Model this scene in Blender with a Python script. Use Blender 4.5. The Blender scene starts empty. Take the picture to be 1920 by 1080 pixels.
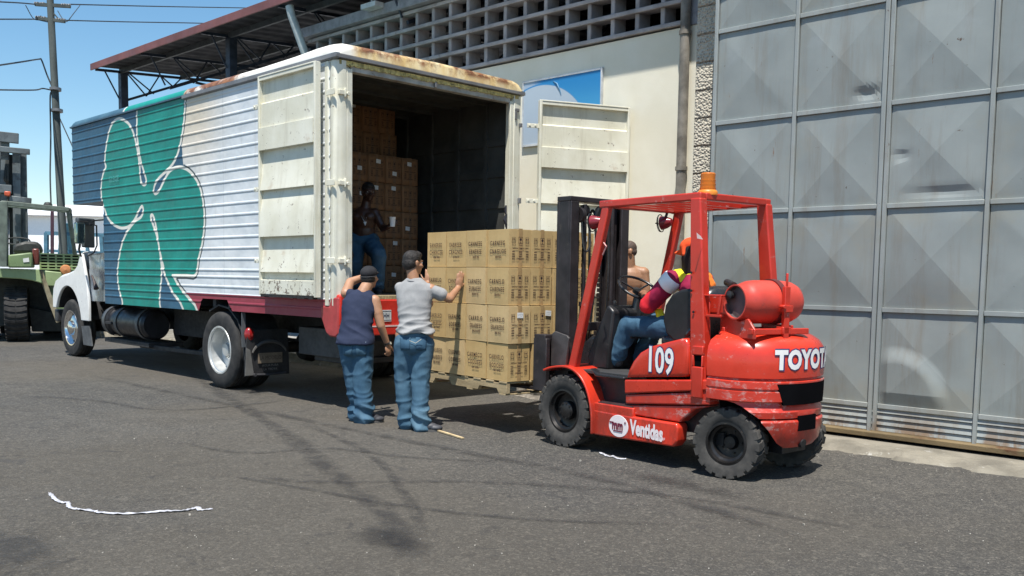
import bpy, bmesh, math, random
import numpy as np
from mathutils import Vector, Matrix, noise as mnoise
R_ = math.radians
PI = math.pi
sc = bpy.context.scene
COL = sc.collection
random.seed(7)

# ------------------------------------------------------------------ camera
FW = Vector((-0.69324, 0.71614, -0.08090)).normalized()
CAM_H = 1.5
cam_d = bpy.data.cameras.new('camera'); cam = bpy.data.objects.new('camera', cam_d); COL.objects.link(cam)
_ro, _pi, _yG = 0.0153037545, 0.0809925286, -0.801694008
def _w(v):
    X = Vector((-math.sin(_yG), -math.cos(_yG), 0)); Y = Vector((math.cos(_yG), -math.sin(_yG), 0))
    return Vector((X.dot(v), Y.dot(v), v.z))
_F0 = Vector((0, math.cos(_pi), -math.sin(_pi))); _U0 = Vector((0, math.sin(_pi), math.cos(_pi))); _R0 = Vector((1, 0, 0))
_R1 = _R0*math.cos(_ro) + _U0*math.sin(_ro); _U1 = -_R0*math.sin(_ro) + _U0*math.cos(_ro)
FW, RT, UP = _w(_F0), _w(_R1), _w(_U1)
FOC, CX, CY = 1760.0, 960.0, 663.75
cam.matrix_world = Matrix(((RT.x, UP.x, -FW.x, 0), (RT.y, UP.y, -FW.y, 0), (RT.z, UP.z, -FW.z, CAM_H), (0, 0, 0, 1)))
cam_d.sensor_width = 36; cam_d.lens = FOC/1920*36
cam_d.shift_y = (CY-540)/1920
cam_d.clip_end = 3000; cam_d.clip_start = 0.05
sc.camera = cam
sc.render.resolution_x = 1024; sc.render.resolution_y = 576

# ------------------------------------------------------------------ daylight
SUN = Vector((0.23, -0.33, 1.0)).normalized()
wd = bpy.data.worlds.new("World"); sc.world = wd; wd.use_nodes = True
nt = wd.node_tree; nt.nodes.clear()
sky = nt.nodes.new('ShaderNodeTexSky'); sky.sky_type = 'NISHITA'; sky.sun_disc = False
sky.sun_elevation = math.asin(SUN.z); sky.sun_rotation = math.atan2(SUN.x, SUN.y)
sky.altitude = 50; sky.air_density = 1.0; sky.dust_density = 0.25; sky.ozone_density = 1.3
bg = nt.nodes.new('ShaderNodeBackground'); bg.inputs['Strength'].default_value = 0.11
wo = nt.nodes.new('ShaderNodeOutputWorld')
hs = nt.nodes.new('ShaderNodeHueSaturation'); hs.inputs['Saturation'].default_value = 1.22; hs.inputs['Value'].default_value = 1.0; hs.inputs['Hue'].default_value = .492
nt.links.new(sky.outputs[0], hs.inputs['Color']); nt.links.new(hs.outputs[0], bg.inputs[0]); nt.links.new(bg.outputs[0], wo.inputs[0])
sd = bpy.data.lights.new('sun', 'SUN'); sd.energy = 5.0; sd.angle = R_(0.53); sd.color = (1.0, 0.955, 0.88)
so = bpy.data.objects.new('sun', sd); COL.objects.link(so); so.location = (0, -5, 30)
so.rotation_euler = SUN.to_track_quat('Z', 'Y').to_euler()
sc.view_settings.view_transform = 'Standard'; sc.view_settings.look = 'None'
sc.view_settings.exposure = 0.5; sc.view_settings.gamma = 1.0; sc.view_settings.use_curve_mapping = False

# ------------------------------------------------------------------ geometry helpers
class Fr:                                                   # a local upright frame: origin + yaw
    def __init__(s, o, deg=0):
        s.o = Vector(o); t = R_(deg); s.t = t
        s.ax = Vector((math.cos(t), math.sin(t), 0)); s.ay = Vector((-math.sin(t), math.cos(t), 0))
    def w(s, x, y, z): return s.o + s.ax*x + s.ay*y + Vector((0, 0, z))
    def l(s, p):
        d = Vector(p)-s.o; return Vector((d.dot(s.ax), d.dot(s.ay), d.z))
    def at(s, px, py, axis, val):                            # where the sight line of a photo point meets a local plane
        d = RT*((px-CX)/FOC) - UP*((py-CY)/FOC) + FW
        dl = Vector((d.dot(s.ax), d.dot(s.ay), d.z)); c = s.l((0, 0, CAM_H)); i = 'xyz'.index(axis)
        return c + dl*((val-c[i])/dl[i])
W0 = Fr((0, 0, 0), 0)

def xrot(p, d):
    d = Vector(d).normalized(); q = d.to_track_quat('Z', 'Y'); return q.to_matrix()

class MB:
    def __init__(s): s.v = []; s.f = []; s.m = []; s.cm = 0
    def add(s, vs, fs):
        o = len(s.v); s.v += [tuple(v) for v in vs]
        for f in fs: s.f.append([i+o for i in f]); s.m.append(s.cm)
        return s
    def box(s, x0, x1, y0, y1, z0, z1):
        v = [(x0,y0,z0),(x1,y0,z0),(x1,y1,z0),(x0,y1,z0),(x0,y0,z1),(x1,y0,z1),(x1,y1,z1),(x0,y1,z1)]
        return s.add(v, [(0,3,2,1),(4,5,6,7),(0,1,5,4),(1,2,6,5),(2,3,7,6),(3,0,4,7)])
    def bar(s, p0, p1, w, h, up=(0,0,1)):                     # rectangular bar between two points
        p0, p1 = Vector(p0), Vector(p1); d = (p1-p0).normalized(); u = Vector(up)
        if abs(d.dot(u)) > .98: u = Vector((1,0,0))
        sdv = d.cross(u).normalized(); u = sdv.cross(d).normalized()
        v = []
        for p in (p0, p1):
            for a, b in ((-1,-1),(1,-1),(1,1),(-1,1)): v.append(p+sdv*(a*w/2)+u*(b*h/2))
        return s.add(v, [(0,1,2,3),(7,6,5,4),(4,5,1,0),(5,6,2,1),(6,7,3,2),(7,4,0,3)])
    def ring(s, c, q, r, n): return [Vector(c)+q@Vector((math.cos(2*PI*i/n)*r, math.sin(2*PI*i/n)*r, 0)) for i in range(n)]
    def cyl(s, p0, p1, r0, r1=None, n=16, caps=True):
        r1 = r0 if r1 is None else r1; q = xrot(0, Vector(p1)-Vector(p0))
        v = s.ring(p0, q, r0, n)+s.ring(p1, q, r1, n)
        f = [(i, (i+1)%n, n+(i+1)%n, n+i) for i in range(n)]
        if caps: f += [tuple(range(n-1,-1,-1)), tuple(range(n, 2*n))]
        return s.add(v, f)
    def lathe(s, o, axis, prof, n=32, closed=False):          # prof = [(radius, height along axis)]
        q = xrot(0, axis); ax = Vector(axis).normalized(); o = Vector(o); v = []; f = []
        for r, h in prof: v += s.ring(o+ax*h, q, max(r, 1e-4), n)
        m = len(prof)
        for j in range(m-1 if not closed else m):
            k = (j+1) % m
            for i in range(n): f.append((j*n+i, j*n+(i+1)%n, k*n+(i+1)%n, k*n+i))
        return s.add(v, f)
    def tube(s, pts, r, n=8, caps=True):
        pts = [Vector(p) for p in pts]; m = len(pts); rr = r if isinstance(r, (list, tuple)) else [r]*m
        v = []; f = []; up = None
        for i, p in enumerate(pts):
            d = (pts[min(i+1, m-1)]-pts[max(i-1, 0)]).normalized()
            if up is None: up = d.orthogonal().normalized()
            up = (up-d*up.dot(d)).normalized(); b = d.cross(up)
            v += [p+(up*math.cos(2*PI*k/n)+b*math.sin(2*PI*k/n))*rr[i] for k in range(n)]
        for j in range(m-1):
            for i in range(n): f.append((j*n+i, j*n+(i+1)%n, (j+1)*n+(i+1)%n, (j+1)*n+i))
        if caps: f += [tuple(range(n-1,-1,-1)), tuple(range((m-1)*n, m*n))]
        return s.add(v, f)
    def prism(s, poly, axis, a, b):                           # poly in the two other axes, in order
        n = len(poly); i = 'xyz'.index(axis)
        def mk(p, c):
            l = list(p); l.insert(i, c); return l
        ar = sum(poly[k][0]*poly[(k+1)%n][1]-poly[(k+1)%n][0]*poly[k][1] for k in range(n))
        if (ar > 0) == (axis == 'y'): poly = poly[::-1]
        v = [mk(p, a) for p in poly]+[mk(p, b) for p in poly]
        f = [tuple(range(n-1,-1,-1)), tuple(range(n, 2*n))]+[(k, (k+1)%n, n+(k+1)%n, n+k) for k in range(n)]
        return s.add(v, f)
    def loft(s, rings, capa=True, capb=True, closed=True):
        n = len(rings[0]); v = [p for r in rings for p in r]; f = []
        for j in range(len(rings)-1):
            for i in range(n if closed else n-1): f.append((j*n+i, j*n+(i+1)%n, (j+1)*n+(i+1)%n, (j+1)*n+i))
        if capa: f.append(tuple(range(n-1,-1,-1)))
        if capb: f.append(tuple(range((len(rings)-1)*n, len(rings)*n)))
        return s.add(v, f)
    def xf(s, fn, i0=0):
        for i in range(i0, len(s.v)): s.v[i] = tuple(fn(Vector(s.v[i])))
        return s
    def build(s, name, mats, parent=None, bevel=0, seg=2, smooth=35, loc=None, rot=None, solid=0, fix=True):
        me = bpy.data.meshes.new(name); me.from_pydata([tuple(v) for v in s.v], [], s.f)
        if not isinstance(mats, (list, tuple)): mats = [mats]
        for m in mats: me.materials.append(m)
        if len(mats) > 1: me.polygons.foreach_set('material_index', s.m)
        me.validate(clean_customdata=False)
        if fix:
            b = bmesh.new(); b.from_mesh(me); bmesh.ops.recalc_face_normals(b, faces=b.faces); b.to_mesh(me); b.free()
        if smooth:
            me.shade_smooth(); me.set_sharp_from_angle(angle=R_(smooth))
        o = bpy.data.objects.new(name, me); COL.objects.link(o)
        if parent: o.parent = parent
        if loc: o.location = loc
        if rot: o.rotation_euler = rot
        if bevel:
            md = o.modifiers.new('bevel', 'BEVEL'); md.width = bevel; md.segments = seg; md.limit_method = 'ANGLE'; md.angle_limit = R_(32)
            md.harden_normals = False
        if solid:
            md = o.modifiers.new('solid', 'SOLIDIFY'); md.thickness = solid
        return o

def tag(o, label=None, cat=None, group=None, kind=None):
    if label: o['label'] = label
    if cat: o['category'] = cat
    if group: o['group'] = group
    if kind: o['kind'] = kind
    return o
def thing(name, label, cat, loc=(0,0,0), rz=0, group=None):
    o = bpy.data.objects.new(name, None); COL.objects.link(o); o.empty_display_size = .2
    o.location = loc; o.rotation_euler = (0, 0, rz); return tag(o, label, cat, group)
def dup(root, loc=None, rz=None, label=None):
    r = root.copy(); COL.objects.link(r)
    if loc is not None: r.location = loc
    if rz is not None: r.rotation_euler = (0, 0, rz)
    if label: r['label'] = label
    def rec(a, b):
        for ch in a.children:
            c = ch.copy(); COL.objects.link(c); c.parent = b; c.matrix_parent_inverse = ch.matrix_parent_inverse; rec(ch, c)
    rec(root, r); return r
FONT_CACHE = {}
def text_mb(txt, size, bold=0.0, squeeze=1.0, spacing=1.0, align='CENTER', depth=0.0):
    """letters as a mesh in the XY plane, centred"""
    k = (txt, size, bold, squeeze, spacing, align, depth)
    if k not in FONT_CACHE:
        cu = bpy.data.curves.new('letters', 'FONT'); cu.body = txt; cu.size = size; cu.align_x = align; cu.align_y = 'CENTER'
        cu.offset = bold; cu.space_character = spacing; cu.extrude = depth; cu.resolution_u = 3
        ob = bpy.data.objects.new('letters', cu); COL.objects.link(ob)
        dg = bpy.context.evaluated_depsgraph_get(); me = bpy.data.meshes.new_from_object(ob.evaluated_get(dg))
        vs = [(v.co.x*squeeze, v.co.y, v.co.z) for v in me.vertices]; fs = [tuple(p.vertices) for p in me.polygons]
        bpy.data.objects.remove(ob); bpy.data.curves.remove(cu); bpy.data.meshes.remove(me)
        FONT_CACHE[k] = (vs, fs)
    return FONT_CACHE[k]
def put_text(mb, txt, size, origin, ex, ey, **kw):
    vs, fs = text_mb(txt, size, **kw); ex, ey = Vector(ex), Vector(ey); ez = ex.cross(ey); o = Vector(origin)
    return mb.add([o+ex*a+ey*b+ez*c for a, b, c in vs], fs)

# ------------------------------------------------------------------ materials
class NT:
    def __init__(s, name):
        s.m = bpy.data.materials.new(name); s.m.use_nodes = True; s.t = s.m.node_tree
        s.b = s.t.nodes['Principled BSDF']; s.tc = None
    def n(s, typ, **kw):
        nd = s.t.nodes.new('ShaderNode'+typ)
        for k, v in kw.items():
            if k in nd.inputs.keys(): s.set(nd, k, v)
            else: setattr(nd, k, v)
        return nd
    def set(s, nd, k, v):
        i = nd.inputs[k]
        if isinstance(v, bpy.types.NodeSocket): s.t.links.new(v, i)
        else:
            if hasattr(v, '__len__') and len(v) == 3 and i.type == 'RGBA': v = (*v, 1)
            i.default_value = v
    def coord(s, scale=(1,1,1), kind='Object'):
        if s.tc is None: s.tc = s.n('TexCoord')
        mp = s.n('Mapping'); s.t.links.new(s.tc.outputs[kind], mp.inputs['Vector']); mp.inputs['Scale'].default_value = scale
        return mp.outputs[0]
    def noise(s, scale, detail=4, rough=.55, stretch=(1,1,1), dist=0):
        nd = s.n('TexNoise'); nd.inputs['Scale'].default_value = scale; nd.inputs['Detail'].default_value = detail
        nd.inputs['Roughness'].default_value = rough; nd.inputs['Distortion'].default_value = dist
        s.t.links.new(s.coord(stretch), nd.inputs['Vector']); return nd.outputs['Fac']
    def voro(s, scale, stretch=(1,1,1), feature='F1', rnd=1.0):
        nd = s.n('TexVoronoi', feature=feature); nd.inputs['Scale'].default_value = scale; nd.inputs['Randomness'].default_value = rnd
        s.t.links.new(s.coord(stretch), nd.inputs['Vector']); return nd.outputs
    def ramp(s, fac, a, b, va=0.0, vb=1.0, smooth=True):
        nd = s.n('MapRange'); nd.clamp = True; nd.interpolation_type = 'SMOOTHSTEP' if smooth else 'LINEAR'
        s.t.links.new(fac, nd.inputs['Value'])
        for k, v in (('From Min', a), ('From Max', b), ('To Min', va), ('To Max', vb)): s.set(nd, k, v)
        return nd.outputs[0]
    def mix(s, fac, a, b, mode='MIX'):
        nd = s.n('Mix', data_type='RGBA', blend_type=mode)
        s.set(nd, 0, fac)
        for i, v in ((6, a), (7, b)):
            if isinstance(v, bpy.types.NodeSocket): s.t.links.new(v, nd.inputs[i])
            else: nd.inputs[i].default_value = (*v[:3], 1)
        return nd.outputs[2]
    def math(s, op, a, b=0.0):
        nd = s.n('Math', operation=op)
        for i, v in ((0, a), (1, b)):
            if isinstance(v, bpy.types.NodeSocket): s.t.links.new(v, nd.inputs[i])
            else: nd.inputs[i].default_value = v
        return nd.outputs[0]
    def xyz(s, kind='Object'):
        if s.tc is None: s.tc = s.n('TexCoord')
        nd = s.n('SeparateXYZ'); s.t.links.new(s.tc.outputs[kind], nd.inputs[0]); return nd.outputs
    def bump(s, h, strength=.3, dist=.01, prev=None):
        nd = s.n('Bump'); nd.inputs['Strength'].default_value = strength; nd.inputs['Distance'].default_value = dist
        s.t.links.new(h, nd.inputs['Height'])
        if prev is not None: s.t.links.new(prev, nd.inputs['Normal'])
        return nd.outputs[0]
    def out(s, col=None, rough=None, metal=None, normal=None, spec=None, coat=None):
        for k, v in (('Base Color', col), ('Roughness', rough), ('Metallic', metal), ('Normal', normal), ('Specular IOR Level', spec), ('Coat Weight', coat)):
            if v is not None: s.set(s.b, k, v)
        return s.m

MATS = {}
def flat(name, col, rough=.6, metal=0, var=.12, scale=6, bump=0, bscale=60, dirt=None, dirtamt=.0, spec=None, coat=None, stretch=(1,1,1)):
    """plain material with broad tone variation, optional dirt blotches and fine bump"""
    if name in MATS: return MATS[name]
    t = NT(name); n1 = t.noise(scale, 5, .6, stretch)
    dark = tuple(c*(1-var*1.6) for c in col); lite = tuple(min(1, c*(1+var)) for c in col)
    c = t.mix(t.ramp(n1, .3, .7), dark, lite)
    if dirt:
        n2 = t.noise(scale*2.3, 8, .7, stretch); c = t.mix(t.ramp(n2, .62-dirtamt, .72-dirtamt*.6, 0, .85), c, dirt)
    nrm = t.bump(t.noise(bscale, 6, .6), bump, .006) if bump else None
    rr = t.ramp(t.noise(scale*3, 4), .3, .7, max(.02, rough-.08), min(1, rough+.1))
    MATS[name] = t.out(c, rr, metal, nrm, spec, coat); return MATS[name]
# ------------------------------------------------------------------ road, kerb and pavement
def asphalt():
    t = NT('asphalt')
    big = t.noise(.35, 5, .6); mid = t.noise(2.2, 7, .65, (1,1,1), .6); fine = t.noise(60, 5, .7); grit = t.noise(230, 3, .7)
    c = t.mix(t.ramp(big, .3, .7), (.066, .064, .060), (.098, .092, .082))
    c = t.mix(t.ramp(mid, .40, .74, 0, .6), c, (.048, .047, .046))
    g1 = t.noise(24, 8, .8); g2 = t.noise(75, 4, .75)
    c = t.mix(t.ramp(g1, .50, .72, 0, .75), c, (.155, .140, .115))
    c = t.mix(t.ramp(g1, .28, .48, .8, 0), c, (.030, .030, .031))
    c = t.mix(t.ramp(g2, .54, .72, 0, .75), c, (.21, .19, .16))
    c = t.mix(t.ramp(g2, .28, .46, .75, 0), c, (.024, .024, .025))
    for sc_, amt, seed in ((52, .52, 0), (130, .6, 1)):              # single stones of the aggregate, each its own tone
        v_ = t.voro(sc_); ch = t.n('SeparateColor', Color=v_['Color']).outputs[seed]
        c = t.mix(t.math('MULTIPLY', t.ramp(ch, .80, 1.0), amt*.75), c, (.26, .235, .195)); c = t.mix(t.math('MULTIPLY', t.ramp(ch, .36, .0), amt*.75), c, (.020, .020, .021))
    c = t.mix(t.math('MULTIPLY', t.ramp(t.noise(.22, 3), .38, .6), .42), c, (.105, .089, .066))
    m2 = t.noise(6, 8, .75, (1, 1, 1), .8); c = t.mix(t.ramp(m2, .55, .66, 0, .5), c, (.036, .035, .035)); c = t.mix(t.ramp(m2, .33, .44, .35, 0), c, (.145, .132, .11))
    st = t.noise(1.1, 6, .6, (1, 1.6, 1), 1.2)                      # old oil blotches
    c = t.mix(t.ramp(st, .63, .70, 0, .5), c, (.05, .048, .047))
    cr = t.voro(1.4, (1, 1, 1), 'DISTANCE_TO_EDGE')                 # hair cracks, broken up by noise
    ck = t.math('MULTIPLY', t.ramp(cr['Distance'], .0, .012, 1, 0), t.ramp(t.noise(1.7, 4), .54, .62))
    c = t.mix(t.math('MULTIPLY', ck, .0), c, (.04, .04, .04))
    v = t.voro(16)                                                  # trodden-in crumbs of pale grit
    sp = t.math('MULTIPLY', t.ramp(v['Distance'], .04, .055, 1, 0), t.ramp(t.n('SeparateColor', Color=v['Color']).outputs[0], .88, .9))
    c = t.mix(sp, c, (.40, .38, .34))
    v2 = t.voro(45); sp2 = t.math('MULTIPLY', t.ramp(v2['Distance'], .10, .14, 1, 0), t.ramp(t.n('SeparateColor', Color=v2['Color']).outputs[0], .9, .92))
    c = t.mix(t.math('MULTIPLY', sp2, .7), c, (.36, .34, .31))
    h = t.math('ADD', t.math('MULTIPLY', grit, 1.0), t.math('MULTIPLY', fine, 1.2))
    h = t.math('ADD', h, t.math('MULTIPLY', g1, 1.6)); nrm = t.bump(h, .8, .008, t.bump(t.noise(5, 5), .35, .02))
    return t.out(c, t.ramp(mid, .3, .7, .78, .93), 0, nrm, .35)
M_asph = asphalt()
def grid_sheet(name, xs, ys, z, mat, jitter=0):
    b = MB(); n = len(ys)
    v = [(x, y, z+(random.uniform(-jitter, jitter) if jitter else 0)) for x in xs for y in ys]
    f = [(i*n+j, (i+1)*n+j, (i+1)*n+j+1, i*n+j+1) for i in range(len(xs)-1) for j in range(n-1)]
    b.add(v, f); return b.build(name, mat, smooth=0, fix=False)
road = grid_sheet('road', [-400, -120, -60, -30, -15, 0, 15, 60, 400], [-400, -60, -15, 0, 4, 8, 12, 40, 100, 400], 0, M_asph)
tag(road, kind='structure')

def mark_mat():
    t = NT('tyre_rubber_mark'); uv = t.n('TexCoord'); s = t.n('SeparateXYZ'); t.t.links.new(uv.outputs['UV'], s.inputs[0])
    e = t.math('SUBTRACT', 1.0, t.math('ABSOLUTE', t.math('SUBTRACT', t.math('MULTIPLY', s.outputs[1], 2.0), 1.0)))
    a = t.math('MULTIPLY', t.ramp(e, 0, .8), t.ramp(t.noise(6, 9, .8), .36, .62)); a = t.math('MULTIPLY', a, .46)
    ends = t.math('SUBTRACT', 1.0, t.math('ABSOLUTE', t.math('SUBTRACT', t.math('MULTIPLY', s.outputs[0], 2.0), 1.0)))
    a = t.math('MULTIPLY', a, t.ramp(ends, 0, .25))
    t.out((.035, .034, .034), .8); t.set(t.b, 'Alpha', a); return t.m
M_mark = mark_mat()
def smooth_path(pts, n=12):
    """Catmull-Rom through the points"""
    P = [Vector(p) for p in pts]; P = [P[0]*2-P[1]]+P+[P[-1]*2-P[-2]]; out = []
    for i in range(1, len(P)-2):
        a, b, c, d = P[i-1:i+3]
        for k in range(n):
            t = k/n; out.append(.5*((2*b)+(c-a)*t+(2*a-5*b+4*c-d)*t*t+(3*b-a-3*c+d)*t**3))
    return out+[P[-2]]
def strip(name, pts, w, mat, parent=None, z=.004, wv=0, thick=0):
    P = smooth_path(pts); me = bpy.data.meshes.new(name); v = []; f = []; uv = []
    for i, p in enumerate(P):
        d = (P[min(i+1, len(P)-1)]-P[max(i-1, 0)]).normalized(); s = Vector((-d.y, d.x, 0)); ww = w*(1+wv*mnoise.noise(Vector((i*.3, w*9, 0))))
        for k in (-1, 0, 1): v.append(p+s*(k*ww/2)+Vector((0, 0, z)))
    for i in range(len(P)-1):
        for k in (0, 1): f.append((i*3+k, (i+1)*3+k, (i+1)*3+k+1, i*3+k+1))
    me.from_pydata(v, [], f); ul = me.uv_layers.new(name='UVMap')
    for l in me.loops:
        i, k = divmod(l.vertex_index, 3); ul.data[l.index].uv = (i/(len(P)-1), k/2)
    me.materials.append(mat); o = bpy.data.objects.new(name, me); COL.objects.link(o)
    if parent: o.parent = parent
    return o
def gp(px, py, z=0): return W0.at(px, py, 'z', z)
for k, (path, w) in enumerate((
    ([(345, 688), (400, 728), (470, 772), (560, 832), (640, 900), (720, 960), (800, 1070)], .26),
    ([(560, 790), (690, 850), (760, 930), (800, 1010)], .13),
    ([(410, 890), (560, 915), (760, 950), (1000, 975), (1300, 985)], .10),
    ([(470, 893), (600, 905), (900, 905), (1250, 930), (1700, 1010)], .16),
    ([(20, 742), (180, 752), (330, 770), (600, 745)], .14),
    ([(330, 830), (460, 850), (620, 842), (760, 858), (980, 868)], .10),
    ([(690, 985), (740, 1012), (775, 1050)], .22),
    ([(150, 700), (480, 770), (800, 835), (1150, 905), (1600, 1040)], .2))):
    strip('tyre_mark', [gp(*p) for p in path], w, M_mark, road, .004+.0012*k, .5)
def stain_mat():
    t = NT('oil_stain'); uv = t.n('TexCoord'); 
    vm = t.n('VectorMath', operation='DISTANCE'); t.t.links.new(uv.outputs['UV'], vm.inputs[0]); vm.inputs[1].default_value = (.5, .5, 0)
    d = t.math('ADD', vm.outputs['Value'], t.math('MULTIPLY', t.math('SUBTRACT', t.noise(5, 8, .75), .5), 1.5))
    t.out((.028, .027, .027), .6); t.set(t.b, 'Alpha', t.ramp(d, .05, .45, .38, 0)); return t.m
M_stain = stain_mat()
for k, (px, py, a, b_) in enumerate(((30, 1036, .6, .3), (735, 1010, .34, .3), (470, 735, .5, .2), (1250, 905, .8, .2))):
    if py < 650: continue
    c = gp(px, py); me = bpy.data.meshes.new('oil_stain')
    me.from_pydata([(c.x-a, c.y-b_, .013+k*.0008), (c.x+a, c.y-b_, .013+k*.0008), (c.x+a, c.y+b_, .013+k*.0008), (c.x-a, c.y+b_, .013+k*.0008)], [], [(0,1,2,3)])
    ul = me.uv_layers.new(name='UVMap')
    for i, q in enumerate(((0,0),(1,0),(1,1),(0,1))): ul.data[i].uv = q
    me.materials.append(M_stain); o = bpy.data.objects.new('oil_stain', me); COL.objects.link(o); o.parent = road

M_kerb = flat('kerb_concrete', (.215, .195, .155), .9, var=.2, scale=3, bump=.8, bscale=40, dirt=(.42, .41, .38), dirtamt=.03)
def rough_slab(name, x0, x1, y0, y1, z, slope_y, parent=None, step=.09, amp=.014, mat=M_kerb):
    """pavement slab whose worn front edge runs down to the road"""
    xs = np.arange(x0, x1+step, step); prof = [(y0-.10, -.03), (y0-.03, .012), (y0+.02, z*.55), (y0+.07, z*.95), (y0+.2, z), ((y0+y1)/2, z+.004), (y1, z+.01)]
    v = []; n = len(prof)
    for x in xs:
        for j, (y, h) in enumerate(prof):
            k = amp*(2.6 if j < 4 else .25)
            q = Vector((x*5, y*5, j)); v.append((x, y+k*1.3*mnoise.noise(q), h+(k*mnoise.noise(q*1.7+Vector((9,0,0))) if 0 < j < 6 else 0)))
    f = [(i*n+j, (i+1)*n+j, (i+1)*n+j+1, i*n+j+1) for i in range(len(xs)-1) for j in range(n-1)]
    return MB().add(v, f).build(name, mat, parent, smooth=50)
pv = rough_slab('pavement', -6.2, 6, 8.02, 8.62, .035, 0, step=.045, amp=.022); tag(pv, kind='structure')
pv2 = rough_slab('pavement', -40, -6.25, 8.98, 10.4, .13, 0, step=.12, amp=.02); tag(pv2, kind='structure')
M_floor = flat('yard_floor', (.30, .285, .26), .9, var=.15, scale=2, bump=.4)
fl = MB().box(-60, 6, 10.4, 60, .02, .12).build('yard_floor', M_floor, smooth=0); tag(fl, kind='structure')

# ------------------------------------------------------------------ warehouse behind the truck
def wall_mat():
    t = NT('cream_wall_paint'); n = t.noise(1.3, 6, .6); s = t.noise(2.2, 7, .65, (1, 1, .18)); x, y, z = t.xyz()
    c = t.mix(t.ramp(n, .3, .7), (.72, .675, .54), (.79, .75, .63))
    c = t.mix(t.ramp(s, .55, .8, 0, .35), c, (.5, .46, .38))
    ch = t.noise(7, 8, .7); c = t.mix(t.ramp(ch, .715, .73, 0, .8), c, (.42, .36, .28))
    return t.out(c, .85, 0, t.bump(t.noise(45, 6), .25, .005))
M_wall = wall_mat()
M_conc = flat('weathered_concrete', (.32, .30, .275), .92, var=.22, scale=2.4, bump=.5, bscale=55, dirt=(.13, .12, .11), dirtamt=.05)
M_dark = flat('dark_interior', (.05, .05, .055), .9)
WY = 10.3
wh = thing('warehouse', 'long cream and grey warehouse with a concrete vent screen behind the truck', 'building', (-10, WY, 0))
def wb(name, fn, mat, parent=wh, **k):
    b = MB(); fn(b); b.xf(lambda p: p-Vector((-10, WY, 0))); return b.build(name, mat, parent, **k)
wb('wall', lambda b: b.box(-15.4, -5.55, WY, WY+.22, -.1, 4.72), M_wall, smooth=0)
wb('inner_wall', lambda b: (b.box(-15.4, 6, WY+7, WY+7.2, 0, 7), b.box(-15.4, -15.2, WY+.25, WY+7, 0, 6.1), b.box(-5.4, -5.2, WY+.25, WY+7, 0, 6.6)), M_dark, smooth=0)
# vent screen: shelves with curved fins between
GX0, GX1, GZ0, GP, GC = -15.4, -6.93, 4.74, .275, .412
def screen(b):
    for k in range(5):
        z = GZ0+k*GP; b.prism([(WY-.05, z), (WY+.24, z+.03), (WY+.24, z+.075), (WY-.05, z+.062)], 'x', GX0, GX1)
    x = GX1-GC
    while x > GX0:
        b.box(x-.035, x+.035, WY+.00, WY+.26, GZ0+.03, GZ0+4*GP+.03)
        x -= GC
M_screen = flat('grey_cast_concrete', (.35, .325, .32), .9, var=.16, scale=3, bump=.5, bscale=50, dirt=(.2, .18, .17), dirtamt=.04)
wb('vent_screen', screen, M_screen, bevel=.012, seg=2, smooth=40)
wb('lintel_beam', lambda b: (b.box(-15.6, -6.9, WY-.16, WY+.16, GZ0+4*GP+.08, GZ0+4*GP+.26), b.box(-6.95, -5.3, WY-.02, WY+.3, 4.72, 6.3)), flat('painted_beam', (.27, .27, .29), .8, var=.15, bump=.3), bevel=.012)
# block pier beside the gate, its upper part rendered
def pier_mat():
    t = NT('worn_block_pier'); x, y, z = t.xyz(); n = t.noise(3, 6, .65)
    v = t.voro(38); f2 = t.noise(30, 6, .7)
    c = t.mix(t.ramp(n, .3, .7), (.30, .275, .235), (.40, .365, .31))
    c = t.mix(t.ramp(v['Distance'], .1, .5, 0, .75), c, (.62, .56, .44))
    row = t.math('FRACT', t.math('MULTIPLY', z, 3.4)); j = t.ramp(row, .0, .09, 1, 0)
    c = t.mix(t.math('MULTIPLY', j, .7), c, (.13, .12, .105))
    h = t.math('SUBTRACT', t.math('SUBTRACT', 1.0, v['Distance']), j)
    return t.out(c, .95, 0, t.bump(h, 1.0, .022, t.bump(f2, .6, .01)))
wb('block_pier', lambda b: b.box(-5.81, -5.20, 8.78, WY+.2, -.1, 6.2), pier_mat(), bevel=.015)
wb('drain_pipe', lambda b: (b.tube([(-6.93, WY-.08, -.1), (-6.93, WY-.08, 6)], .065, 12), [b.cyl((-6.93, WY-.08, z), (-6.93, WY-.08, z+.05), .078, n=12) for z in (.9, 2.9, 4.6)]), flat('old_pipe', (.22, .20, .17), .6, var=.3, scale=4, bump=.3, dirt=(.10, .07, .05), dirtamt=.06))
wb('unseen_shade_slab', lambda b: b.box(-5.86, -5.02, 8.46, 8.95, 4.74, 5.1), M_conc, bevel=.02)  # unseen slab added to cast shade on the pier top and gate corner
# canopy roof
EY, EZ, RX0, RX1 = 9.62, 6.40, -23.77, -4.8
M_fasc = flat('maroon_fascia', (.20, .075, .07), .55, var=.18, scale=1.2, bump=.15, dirt=(.11, .06, .055), dirtamt=.03)
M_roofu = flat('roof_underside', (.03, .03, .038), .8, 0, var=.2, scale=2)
M_steel = flat('painted_steel_blue', (.055, .07, .10), .5, .3, var=.2)
def rz_(y): return EZ+.02+(y-EY)*.066
wb('fascia', lambda b: b.box(RX0-.02, RX1, EY-.03, EY, EZ, EZ+.155), M_fasc, bevel=.004)
def roofsheet(b):
    xs = np.arange(RX0, RX1, .10); v = []
    for i, x in enumerate(xs):
        dz = .022 if i % 4 in (1, 2) else 0
        v += [(x, EY+.005, rz_(EY)+.09+dz), (x, 20, rz_(20)+.09+dz)]
    b.add(v, [(2*i, 2*i+2, 2*i+3, 2*i+1) for i in range(len(xs)-1)])
wb('roof_sheet', roofsheet, M_roofu, solid=.01, smooth=0, fix=False)
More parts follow.
